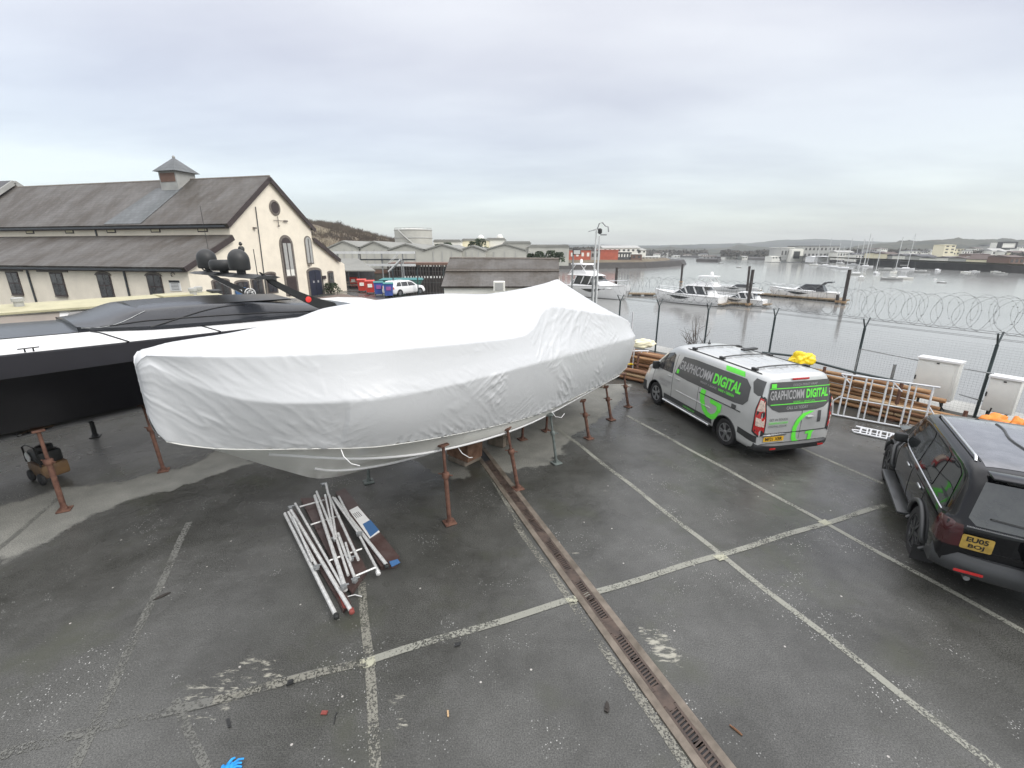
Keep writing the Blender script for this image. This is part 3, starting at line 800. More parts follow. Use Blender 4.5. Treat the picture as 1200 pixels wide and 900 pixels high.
# superstructure: charcoal windscreen + side cover, low and swept
SS = [(-1.0,1.05,3.06,.9,3.08),(-1.35,1.36,3.03,1.05,3.11),(-2.0,1.58,3.0,1.2,3.29),(-3,1.68,2.97,1.28,3.31),(-4.2,1.74,2.95,1.38,3.25),(-5.2,1.76,2.93,1.5,3.12),(-6.2,1.78,2.92,1.62,3.01),(-6.9,1.78,2.92,1.7,2.95)]
rings = []
for i in range(60):
    x = -1.0-5.9*i/59; by,bz,ty,tz = interp([(-a,b,c,d,e_) for a,b,c,d,e_ in SS], -x)
    h = [(by,bz-.05),(by,bz+.02)]
    for k in range(1,9):
        t = k/9; h.append((by+(ty-by)*t+.05*math.sin(math.pi*t), bz+(tz-bz)*t))
    h += [(ty,tz),(ty-.08,tz+.02),(ty*.5,tz+.05),(0,tz+.06)]
    rings.append([Vector((x,y,z)) for y,z in h]+[Vector((x,-y,z)) for y,z in h[-2::-1]])
SR = rings
mb = MB(); mb.loft(rings); mb.build('windscreen_cover', 'canvas', bb, smooth=35)
def ssp(x, t):   # point on the near side of the cover
    by,bz,ty,tz = interp([(-a,b,c,d,e_) for a,b,c,d,e_ in SS], -x)
    return Vector((x, by+(ty-by)*t+.05*math.sin(math.pi*t)+.012, bz+(tz-bz)*t))
for nm, pts in (('cover_seam', [ssp(-1.3-5.0*k/24, .45-.15*k/24) for k in range(25)]),
                ('cover_seam', [ssp(-2.0-1.9*(k/16), .02+.93*math.sin(k/16*math.pi/2)) for k in range(17)]),
                ('windscreen_trim', [ssp(-1.05-1.0*k/12, .1+.88*k/12) for k in range(13)])):
    mb = MB(); mb.tube(pts, .012 if nm == 'cover_seam' else .008, 5); mb.build(nm, 'blackgloss' if nm == 'cover_seam' else 'galv', bb, smooth=60)
# smooth glazed front quarter
vs_p = [[ssp(-.62-(1.1+1.5*(k/10))*0-1.0*(k/10)*1.0-(j/8)*1.15, .15+.8*(j/8)) for k in range(11)] for j in range(9)]
# black hardtop blade
mb = MB(); rings = []
for i in range(24):
    x = -2.0-3.2*i/23; t = i/23; w_ = 1.22*(1-.35*abs(t-.5)**2*2); th_ = .028+.03*math.sin(math.pi*t)
    z = 3.315+.03*math.sin(math.pi*t)-.05*t
    rings.append([Vector((x,-w_,z)),Vector((x,0,z+.07)),Vector((x,w_,z)),Vector((x,w_*.97,z-th_)),Vector((x,0,z+.05-th_)),Vector((x,-w_*.97,z-th_))])
mb.loft(rings); mb.build('hardtop', 'blackgloss', bb, smooth=40)
# cleat
p = at_z(33,407,2.95); lp = bb.matrix_basis.inverted() @ p if False else None
rot = Matrix.Rotation(math.atan2(-.79,-.61), 4, 'Z'); inv = (Matrix.Translation((-9.74,8.34,0)) @ rot).inverted()
c = inv @ p; zz_ = deckz(c.x, c.y)
mb = MB(); mb.tube([(c.x-.13,c.y,zz_+.06),(c.x+.13,c.y,zz_+.06)], .013, 6); mb.tube([(c.x-.05,c.y,zz_),(c.x-.05,c.y,zz_+.06)], .012, 6); mb.tube([(c.x+.05,c.y,zz_),(c.x+.05,c.y,zz_+.06)], .012, 6)
mb.build('cleat', 'blackgloss', bb, smooth=40)
# radar arch
AX = -4.25
mb = MB(); mb.loft([[Vector((AX+.28*q, y, 3.87+zz)) for q, zz in ((-1.1,0),(-.6,.045),(.6,.045),(1.1,0),(.6,-.03),(-.6,-.03))] for y in (-1.95,-1.9,0,1.9,1.95)]); mb.build('arch_platform', 'blackmat', bb, smooth=35)
for side in (1,-1):
    rings = []
    for k in range(13):
        t = k/12; x = AX-.05-1.75*t; z = 3.86-.93*t-.08*math.sin(math.pi*t); y = side*(1.72+.14*t); w_ = .36+.26*t**1.6; th_ = .055
        dz = w_*.75; dx = w_*.55
        rings.append([Vector((x+dx*.5,y-th_,z+dz*.5)),Vector((x+dx*.5,y+th_,z+dz*.5)),Vector((x-dx*.5,y+th_,z-dz*.5)),Vector((x-dx*.5,y-th_,z-dz*.5))])
    mb = MB(); mb.loft(rings); leg = mb.build('arch_leg', 'blackgloss' if side < 0 else 'blackmat', bb, smooth=50)
    if side > 0:
        t = .52; c = Vector((AX-.05-1.75*t, 1.72+.14*t+.058, 3.86-.93*t-.08*math.sin(math.pi*t)))
        mb = MB(); mb.lathe([(.075,0),(.075,.012),(.05,.018)], 18, Matrix.Translation(c) @ Matrix.Rotation(-math.pi/2,4,'X'))
        M['redem'] = None; M['dullred'] = mat('dull_red', (.22,.05,.04), .6); M['redem'] = mat('red_lamp_lens', (.75,.05,.04), .3, var=.05); mb.build('red_lamp', 'redem', leg, smooth=40)
    else:
        t = .60; c = Vector((AX-.05-1.75*t, -(1.72+.14*t)+.06, 3.86-.93*t-.08*math.sin(math.pi*t)))
        mb = MB()
        def circ(r, n=24): return [c+Vector((math.cos(2*math.pi*k/n)*r, 0, math.sin(2*math.pi*k/n)*r)) for k in range(n)]
        mb.tube(circ(.15), .016, 6, closed=True); mb.tube(circ(.085), .012, 6, closed=True)
        for a in (30,90,150,210,270,330):
            mb.tube([c+Vector((math.cos(R(a))*.03,0,math.sin(R(a))*.03)), c+Vector((math.cos(R(a))*.12,0,math.sin(R(a))*.12))], .011, 5)
        mb.tube([c+Vector((.26+math.cos(2*math.pi*k/12)*.035,0,.10+math.sin(2*math.pi*k/12)*.035)) for k in range(12)], .02, 5, closed=True)
        mb.build('round_emblem', 'white', leg, smooth=40)
def dome(y, x, r, h, nm):
    mb = MB(); z = 3.93
    prof = [(r*.35,z-.02),(r*.35,z+.07),(r*.92,z+.08),(r,z+.13)]
    for k in range(9):
        a = k/8*math.pi/2; prof.append((r*math.cos(a)*1.0+1e-3, z+h*.55+h*.45*math.sin(a)))
    mb.lathe(prof, 24, Matrix.Translation((x,y,0))); return mb.build(nm, 'blackmat', bb, smooth=50)
dome(-1.25, AX+.05, .235, .58, 'satellite_dome'); dome(.72, AX+.05, .235, .58, 'satellite_dome')
mb = MB(); mb.lathe([(.1,3.9),(.1,3.97),(.27,3.98),(.31,4.04),(.31,4.18),(.27,4.24)], 24, Matrix.Translation((AX+.05,-.25,0))); mb.build('radar_scanner', 'blackmat', bb, smooth=40)
mb = MB(); x = AX-.12; y = .55
mb.tube([(x,y,3.9),(x,y,4.5)], .02, 6); mb.lathe([(.04,4.44),(.07,4.47),(.07,4.53),(.04,4.57)], 12, Matrix.Translation((x,y,0)))
mb.lathe([(.02,4.58),(.045,4.62),(.02,4.67)], 10, Matrix.Translation((x,y,0))); mb.tube([(x,y,4.44),(x,y-.3,4.40)], .03, 6); mb.tube([(x,y-.3,4.40),(x,y-.3,4.36)],.05,8)
mb.build('mast_light', 'blackmat', bb, smooth=40)
mb = MB(); mb.tube([(AX-.1,1.25,3.9),(AX-.1,1.25,4.5)], .01, 5); mb.build('aerial', 'blackmat', bb)
mb = MB(); mb.tube([(AX-.1,-1.45,3.9),(AX-.1,-1.45,5.6)], .006, 5); mb.build('aerial', 'blackmat', bb)
# keel blocks below
c = Vector((-9.74+.61*-1.2, 8.34+.79*-1.2, 0))

# compressor under the black boat
cp = at_z(62,560); th = thing('compressor', 'yellow wheeled compressor or generator set with a dark engine top under the black boat', 'compressor', (cp.x,cp.y,0), R(-25))
M['gen'] = mat('worn_yellow_casing', (.17,.10,.045), .6, col2=(.08,.05,.035), scale=4, bump=.2)
mb = MB(); mb.box((0,0,.26),(.62,.42,.28), bev=.04); mb.build('casing', 'gen', th, smooth=40)
mb = MB(); mb.box((0,.0,.53),(.52,.36,.26), bev=.05); mb.lathe([(.1,0),(.13,.02),(.13,.1),(.08,.12)], 14, Matrix.Translation((.05,0,.64))); mb.build('engine', 'blackmat', th, smooth=40)
mb = MB(); mb.tube([(-.3,-.2,.4),(-.3,-.2,.72),(-.1,-.2,.8),(.25,-.2,.8),(.3,-.2,.4)], .016, 6); mb.build('handle', 'blackgloss', th, smooth=40)
mb = MB(); mb.lathe([(.09,0),(.1,.01),(.1,.02),(.06,.03)], 16, Matrix.Translation((-.18,-.19,.52)) @ Matrix.Rotation(math.pi/2,4,'X')); mb.build('gauge', 'white', th, smooth=40)
for sx in (-1,1):
    mb = MB(); mb.lathe([(.03,-.035),(.1,-.035),(.12,-.02),(.12,.02),(.1,.035),(.03,.035)], 16, Matrix.Translation((sx*.22,-.22,.122)) @ Matrix.Rotation(math.pi/2,4,'X')); mb.build('wheel', 'tyre', th, smooth=40)

# ================================================================ cream topped cruiser behind
cb = thing('cream_cruiser', 'cream topped motor cruiser with tan screened windows standing behind the black boat', 'boat', (-15.8,12.6,-.24), math.atan2(-.79,-.61))
rings = []
for i in range(40):
    x = -8+13*i/39; t = max(0,(x-1)/4); b = 1.7*(1-t**2.2*.98); zk = .9+.9*t**3
    h = [(b,2.55+.2*t),(b*1.02,2.2+.2*t),(b*.88,1.5+.3*t),(b*.4,zk+.2),(0,zk)]
    rings.append([Vector((x,y,z)) for y,z in h]+[Vector((x,-y,z)) for y,z in h[-2::-1]])
mb = MB(); mb.loft(rings); mb.build('hull', 'gelw', cb, smooth=30)
def trap(x0,x1,x2,x3,z0,z1,yb,yt,m,nm,out=0):
    mb = MB(); mb.loft([[Vector((x0,-yb,z0)),Vector((x3,-yb,z0)),Vector((x3,yb,z0)),Vector((x0,yb,z0))],[Vector((x1,-yt,z1)),Vector((x2,-yt,z1)),Vector((x2,yt,z1)),Vector((x1,yt,z1))]]); return mb.build(nm, m, cb)
trap(-6.5,-6.2,.6,2.4,2.5,3.0,1.45,1.3,'gelw','cabin')
for xa, xb, m in ((-5.9,-4.2,'tanpane'),(-4.0,-2.9,'tanpane'),(-2.75,-2.2,'glass_win'),(-2.0,-.3,'tanpane'),(-.1,.7,'glass_win')):
    mb = MB(); sh = .22
    mb.prism([(xa+sh*.2,1.44,2.56),(xb+sh,1.44,2.56),(xb-sh*.4,1.325,2.94),(xa-sh*.9+.15,1.325,2.94)], (0,.02,.004)); mb.build('window', m, cb)
mb = MB(); rings = []
for i in range(20):
    x = -6.6+8.2*i/19; t = i/19; w_ = 1.5-.25*t**3; z = 3.06-.02*t
    rings.append([Vector((x,-w_,z)),Vector((x,0,z+.12)),Vector((x,w_,z)),Vector((x,w_,z-.06)),Vector((x,0,z+.0)),Vector((x,-w_,z-.06))])
mb.loft(rings); mb.build('roof', 'creamroof', cb, smooth=40)
mb = MB(); rings = []
for (xx, yy) in ((-.7,.9),(-1.35,.5),(-5.8,.6),(-6.15,.1)):
    mb = MB(); mb.lathe([(.11,3.08),(.11,3.26),(.14,3.26),(.14,3.36),(.10,3.38)], 14, Matrix.Translation((xx,yy,0))); mb.build('roof_vent', 'hgrey', cb, smooth=40)
mb = MB(); mb.box((-5.2,.5,3.16),(.9,1.2,.05)); mb.build('sun_hatch', 'creamroof', cb)
mb = MB(); mb.box((-6.6,.3,3.16),(.35,.6,.16),bev=.03); mb.build('roof_locker', 'blackmat', cb)
for k in range(3):
    a = Vector((-15.8+.61*(-3+3*k), 12.6+.79*(-3+3*k), 0))
    th = thing('keel_block', 'keel block stack under the cream topped cruiser behind the black boat', 'keel block', a, R(50), 'keel blocks under the cream topped cruiser')
    for i in range(4):
        mb = MB(); mb.box((0,0,.115+.23*i),(.5,.35,.22),bev=.01); mb.build('timber','graywood',th)

# ================================================================ tower scaffold pile
tp = at_z(392,650); 
sc = thing('scaffold_pile', 'folded aluminium tower scaffold frames lying on brown platform boards on the wet asphalt', 'scaffold parts', (tp.x,tp.y,0), 0)
def G(u, v, z=.1): return at_z(u, v, z)-Vector((tp.x,tp.y,0))
def slab(pts, z0, z1, nm, m):
    mb = MB(); mb.prism([(p.x,p.y,z0) for p in [G(u,v,z1) for u,v in pts]], (0,0,z1-z0)); mb.build(nm, m, sc)
slab([(352,584),(388,582),(430,668),(412,694),(400,680)], .006, .06, 'platform_board', 'ply')
slab([(335,601),(345,597),(411,705),(402,716),(394,700)], .006, .045, 'platform_board', 'ply')
slab([(393,577),(404,572),(468,652),(464,661),(446,664)], .006, .07, 'platform_board', 'ply')
slab([(409,598),(419,593),(445,623),(433,631)], .0715, .078, 'warning_label', 'white')
slab([(425,614),(434,609),(444,621),(434,629)], .0785, .0815, 'blue_label', 'blue')
slab([(456,658),(466,655),(469,659),(459,664)], .0715, .08, 'blue_tape', 'blue')
# printed lines on the label
mb = MB()
a = G(414,598,.08); b = G(428,613,.08); n_ = (b-a).normalized(); pz = Vector((-n_.y,n_.x,0))
for k in range(4):
    c = a.lerp(b, .2)+pz*(-.045+.03*k); mb.box((c+n_*.08).to_tuple()[:2]+(.0795,), (.18,.008,.002), rz=math.atan2(n_.y,n_.x))
mb.build('label_print', 'blacktext', sc)
def tb(pts, r=.028, nm='scaffold_tube', m='alu', z=None):
    mb = MB(); mb.tube([G(*p) for p in pts], r, 9); mb.build(nm, m, sc, smooth=50)
tb([(334,602,.09),(394,722,.09)]); tb([(341,598,.14),(411,715,.10)]); tb([(338,600,.17),(372,665,.15)],.02)
tb([(343,606,.2),(366,657,.17)],.02)
tb([(346,590,.14),(403,690,.12)],.02,'frame_stile'); tb([(397,582,.12),(443,669,.12)],.02,'frame_stile')
for p, q in (((351,594),(380,586)),((364,615),(398,604)),((386,657),(424,643)),((414,676),(440,665))):
    tb([p+(.13,), q+(.13,)], .015, 'frame_rung')
tb([(369,581,.17),(404,687,.16)]); tb([(371,576,.2),(393,631,.2)],.02); tb([(382,567,.2),(385,580,.2),(420,656,.15)],.022)
tb([(381,580,.22),(392,631,.2)],.018); tb([(386,580,.22),(394,629,.2)],.018)
tb([(390,583,.18),(421,626,.16)],.02); tb([(392,584,.12),(453,662,.1)]); tb([(394,630,.16),(408,674,.14)],.02)
tb([(396,625,.18),(417,680,.15)],.022); tb([(405,636,.2),(411,656,.2)],.016)
tb([(404,700,.03),(416,697,.04),(424,699,.03)],.008,'hook')
for u,v in ((371,665),(421,626),(341,595),(392,632),(411,655),(403,688),(416,680),(379,568)):
    c = G(u,v,.16); mb = MB(); mb.box(c,(.075,.06,.06),rz=u,bev=.01); mb.tube([c+Vector((-.05,.0,.02)),c+Vector((.06,.03,.03))],.012,6); mb.build('clamp','galv',sc,smooth=40)
for u,v,m in ((394,722,'blackmat'),(412,716,'dullred'),(453,663,'blackmat'),(443,671,'alu'),(404,690,'alu')):
    c = G(u,v,.09); mb = MB(); mb.lathe([(.02,-.04),(.034,-.03),(.034,.03),(.02,.04)],10,Matrix.Translation(c)@Matrix.Rotation(math.pi/2,4,'X')@Matrix.Rotation(.5,4,'Y')); mb.build('tube_foot',m,sc,smooth=40)
slab([(394,690),(408,706),(411,714),(402,712)], .05, .058, 'red_strap', 'dullred')

# litter on the asphalt
def litter(u, v, pts, h, label, cat, m, rz=0):
    a = at_z(u, v, 0); mb = MB()
    mb.prism([(x,y,0) for x,y in pts], (0,0,h)); mb.prism([(x*.6+.004,y*.6,h) for x,y in pts], (.003,.002,h*.5))
    o = mb.build(cat.replace(' ','_'), m); o.location = (a.x,a.y,.005); o.rotation_euler = (0,0,rz); tag(o, label, cat)
litter(380,836,[(-.03,-.018),(.03,-.02),(.032,.018),(-.028,.02)],.012,'small red plastic chip on the asphalt left of the parking line','plastic chip','dullred')
litter(525,837,[(-.035,-.008),(.03,-.01),(.035,.008),(-.03,.01)],.01,'small tan wood chip lying alone on the open asphalt','wood chip','logs3',1.8)
litter(711,830,[(-.05,-.02),(0,-.028),(.05,-.01),(.07,.012),(.03,.024),(-.04,.02)],.012,'dark curled dead leaf left of the drain','leaf','mud',1.2)
litter(862,856,[(-.06,-.006),(.06,-.008),(.065,.004),(-.06,.006)],.01,'thin brown twig right of the drain','twig','logs2',-.9)
litter(536,756,[(-.04,-.02),(.03,-.02),(.05,.02),(-.02,.03)],.01,'black scrap just below the crossing parking line','scrap','blackmat',.4)
litter(190,699,[(-.1,-.01),(0,-.025),(.1,.0),(.05,.03),(-.05,.02)],.008,'flat dark leaf stain like strip on the left asphalt','leaf','mud',.8)
litter(340,801,[(-.03,-.03),(.04,-.02),(.03,.03),(-.02,.03)],.02,'black lump by the cement splash','scrap','blackmat',.3)
litter(268,848,[(-.06,-.01),(.05,-.015),(.06,.01),(-.05,.02)],.01,'narrow black strip below the cement splash','rubber strip','blackmat',-.8)
litter(393,842,[(-.06,-.004),(.06,-.004),(.06,.004),(-.06,.004)],.006,'thin black wire offcut beside the red chip','wire offcut','blackmat',1.7)
p = at_z(270,902); th = thing('glove', 'bright blue crumpled rubber glove at the bottom edge of the photo', 'glove', (p.x,p.y,0), .3)
mb = MB(); rings = []
for i in range(10):
    x = -.07+.10*i/9; w_ = .045+.008*math.sin(i*2)
    rings.append([Vector((x, w_*math.cos(a), .022+.02*math.sin(a)*(1+.4*math.sin(i*1.7+a)))) for a in [k*math.pi/4 for k in range(8)]])
mb.loft(rings); mb.build('palm', 'bluecloth', th, smooth=60)
for k in range(4):
    mb = MB(); y = -.035+.023*k; mb.tube([(.02,y,.02),(.06,y+.006*(k-1),.035),(.09+.01*(k%2),y+.012*(k-1.5),.02)], [.012,.011,.008], 7); mb.build('finger', 'bluecloth', th, smooth=60)
mb = MB(); mb.tube([(-.03,.04,.02),(0,.07,.03),(.02,.085,.02)], [.013,.012,.008], 7); mb.build('thumb', 'bluecloth', th, smooth=60)
# ================================================================ cars
def dense(pts, n):
    tab = []; L_ = 0; out = []
    for i, p in enumerate(pts):
        if i: L_ += math.dist(p, pts[i-1])+1e-4
        tab.append((L_, p[0], p[1]))
    for k in range(n+1): out.append(tuple(interp(tab, L_*k/n)))
    return out
class Car:
    """body surface made of cross sections; stations: (x, w, zb, ztop, wroof, belt) ; local x forward, y left"""
    def __init__(s, st, sec, lean=None, nx=120, ns=60, rbul=.03):
        s.st = st; s.sec = sec; s.lean = lean or (lambda z: 0); s.rb = rbul
        s.x0 = st[0][0]; s.x1 = st[-1][0]; s.ns = ns; s.nx = nx
        s.xs = [s.x0+(s.x1-s.x0)*i/nx for i in range(nx+1)]
        # extra stations near the ends
        s.xs = sorted(set([round(x,4) for x in s.xs]+[s.x0+.02,s.x0+.05,s.x0+.09,s.x1-.02,s.x1-.05]))
        s.S = [dense(sec(*interp(st, x)), ns) for x in s.xs]
    def _sec(s, x):
        x = min(max(x, s.x0), s.x1)
        for i in range(len(s.xs)-1):
            if x <= s.xs[i+1]: break
        t = (x-s.xs[i])/(s.xs[i+1]-s.xs[i]); a = s.S[i]; b = s.S[i+1]
        return [(a[k][0]+(b[k][0]-a[k][0])*t, a[k][1]+(b[k][1]-a[k][1])*t) for k in range(len(a))]
    def side(s, x, z, off=.006, sg=1):
        S = s._sec(x); best = 0; lim = max(p[0] for p in S)
        # walk from the widest point both ways
        kk = max(range(len(S)), key=lambda k: S[k][0])
        rng = range(kk, len(S)-1) if z > S[kk][1] else range(kk, 0, -1)
        y = S[kk][0]
        for k in rng:
            j = k+1 if z > S[kk][1] else k-1
            if (S[k][1]-z)*(S[j][1]-z) <= 0:
                t = (z-S[k][1])/((S[j][1]-S[k][1]) or 1); y = S[k][0]+(S[j][0]-S[k][0])*t; break
        return Vector((x+s._dx(x, z), sg*(y+off), z))
    def top(s, x, y, off=.006):
        S = s._sec(x); a = abs(y); z = S[-1][1]
        for k in range(len(S)-1, 0, -1):
            if S[k][0] <= a <= S[k-1][0]:
                t = (a-S[k][0])/((S[k-1][0]-S[k][0]) or 1); z = S[k][1]+(S[k-1][1]-S[k][1])*t; break
        return Vector((x+s._dx(x, z), y, z+off))
    def _dx(s, x, z):
        return s.lean(z)*max(0, 1-(x-s.x0)/.9)
    def rear(s, y, z, off=.006):
        return Vector((s.x0+s.lean(z)-s.rb*(1-(y/1.0)**2)-off, y, z))
    def body(s, name, m, parent, cuts):
        rings = []
        for x, S in zip(s.xs, s.S):
            r = [Vector((x+s._dx(x, z), y, z)) for y, z in S]; r2 = [Vector((p.x, -p.y, p.z)) for p in reversed(r[1:-1])]
            rings.append(r+r2)
        mb = MB(); mb.loft(rings, closed=True, caps=False); n = len(rings[0])
        # rear cap as bulged grid : concentric
        def cap(ring, sgn):
            c = sum(ring, Vector())/len(ring); o = len(mb.v); prev = None
            loops = []
            for k in (1.0, .92, .6, .3):
                lp = []
                for p in ring:
                    q = c+(p-c)*k; q.x = (s.x0+s.lean(q.z)-s.rb*(1-(q.y/1.0)**2)*(1 if k < 1 else 0)) if sgn < 0 else p.x+.04*(1-k)
                    if k == 1.0: q = p.copy()
                    lp.append(q)
                loops.append(lp)
            for lp in loops: mb.v.extend(lp)
            for a in range(len(loops)-1):
                for k in range(n): mb.f.append([o+a*n+k, o+a*n+(k+1)%n, o+(a+1)*n+(k+1)%n, o+(a+1)*n+k])
            cc = sum(loops[-1], Vector())/n; mb.v.append(cc)
            for k in range(n): mb.f.append([o+(len(loops)-1)*n+k, o+(len(loops)-1)*n+(k+1)%n, len(mb.v)-1])
        cap(rings[0], -1); cap(rings[-1], 1)
        o = mb.build(name, m, parent, weld=True)
        me = o.data; bm = bmesh.new(); bm.from_mesh(me); kill = []
        for f in bm.faces:
            c = f.calc_center_median()
            for (cx, cz, r, yw) in cuts:
                if abs(c.y) > yw-.22 and math.hypot(c.x-cx, c.z-cz) < r: kill.append(f); break
        bmesh.ops.delete(bm, geom=kill, context='FACES')
        for v in bm.verts:
            if v.is_boundary:
                for (cx, cz, r, yw) in cuts:
                    dd = math.hypot(v.co.x-cx, v.co.z-cz)
                    if abs(v.co.y) > yw-.22 and abs(dd-r) < .09 and v.co.z > cz-.16:
                        v.co.x = cx+(v.co.x-cx)*r/dd; v.co.z = cz+(v.co.z-cz)*r/dd
        bm.to_mesh(me); bm.free(); me.shade_smooth(); me.set_sharp_from_angle(angle=R(38))
        return o
def wheel(parent, x, y, r, w_, spokes, rimm, sg):
    mtx = Matrix.Translation((x, y, r)) @ Matrix.Rotation(-sg*math.pi/2, 4, 'X')   # local z outward
    ri = r*.66
    mb = MB(); mb.lathe([(ri*1.0,-.02),(ri,.045),(ri*.93,.045),(ri*.90,.0),(ri*.3,-.012),(.02,-.012)], 32, mtx)
    for k in range(spokes):
        a = 2*math.pi*k/spokes; ca, sa = math.cos(a), math.sin(a)
        for da in (-.16, .16):
            c2, s2 = math.cos(a+da), math.sin(a+da)
            pts = [Vector((ca*.05, sa*.05, .03)), Vector((c2*ri*.94, s2*ri*.94, .04))]
            d = pts[1]-pts[0]
            mb.box(mtx @ ((pts[0]+pts[1])/2), (d.length, .032, .022), rot=(mtx.to_3x3().to_4x4() @ Matrix.Rotation(math.atan2(d.y,d.x),4,'Z')))
    mb.lathe([(.06,-.01),(.06,.045),(.045,.052)], 16, mtx)
    wh = mb.build('wheel', rimm, parent, smooth=35)
    mb = MB(); hw = w_/2; inn = -w_+.045
    mb.lathe([(ri*.96,inn),(r*.9,inn+.0),(r*.985,inn+.03),(r,inn+.06),(r,-.0),(r*.985,.03),(r*.9,.055),(ri*1.02,.052),(ri*.98,.03)], 40, mtx); mb.build('tyre', 'tyre', wh, smooth=30)
    return wh
def liner(parent, x, y, z, r, sg):
    mtx = Matrix.Translation((x, y, z)) @ Matrix.Rotation(-sg*math.pi/2, 4, 'X')
    mb = MB(); vs = []; fs = []; n = 28
    for zz in (-.15, -.012):
        for k in range(n+1):
            a = R(-25+230*k/n); vs.append((r*math.cos(a), (-1 if True else 1)*r*math.sin(a), zz))
    for k in range(n): fs.append((k, k+1, n+2+k, n+1+k))
    fs.append([k for k in range(n+1)])
    # local y maps to world -z*sg ... build directly instead
    vs = []
    for yy in (-.24, .004):
        for k in range(n+1):
            a = R(-20+220*k/n); vs.append((x+(r+.02)*math.cos(a), y+sg*yy, z+(r+.02)*math.sin(a)))
    mb = MB(); mb.add(vs, fs); return mb.build('wheel_arch_liner', 'dark', parent)

# ---------------------------------------------------------------- silver van
van = thing('parked_van', 'silver panel van with dark grey and lime green lettering parked by the stacked poles', 'van', (6.20,9.12,.004), R(90+13))
def vsec(w_, zb, zt, wr, hs):
    k = (zt-zb)/(1.97-.30)
    Z = lambda z: zb+(z-.30)*k
    return [(0,zb),(w_-.12,zb),(w_-.015,Z(.38)),(w_,Z(.62)),(w_,Z(.95)),(w_-.012,Z(1.12)),(w_-.05,Z(1.35)),(w_-.11,Z(1.62)),(wr+.03,Z(1.80)),(wr-.02,Z(1.885)),(wr-.12,Z(1.935)),(wr*.5,Z(1.962)),(0,Z(1.97))]
vst = [(0,.90,.30,1.93,.70,0),(.05,.945,.28,1.955,.745,0),(.15,.975,.26,1.965,.775,0),(.4,.985,.25,1.97,.79,0),(2.4,.985,.25,1.97,.80,0),(3.35,.985,.25,1.95,.78,0),(3.7,.985,.25,1.86,.76,0),(4.0,.98,.25,1.66,.76,0),(4.3,.97,.25,1.40,.78,0),(4.5,.955,.25,1.24,.80,0),(4.7,.93,.25,1.14,.78,0),(4.95,.87,.25,1.02,.72,0),(5.08,.78,.26,.88,.62,0),(5.14,.66,.30,.70,.5,0)]
vst = [r[:6] for r in vst]
lean = lambda z: max(0, z-.95)*.13
V = Car([r[:5]+(0,) for r in vst], vsec, lean)
RX, FX, WR = .98, 4.1, .335
V.body('body', 'silver', van, [(RX,.335,.40,.985),(FX,.335,.40,.98)])
for sg in (1,-1):
    for cx in (RX, FX): liner(van, cx, sg*.985, .335, .385, sg); wheel(van, cx, sg*.90, WR, .22, 5, 'rim', sg)
mp_ = lambda sg: (lambda x, z: V.side(x, z, .006, sg))
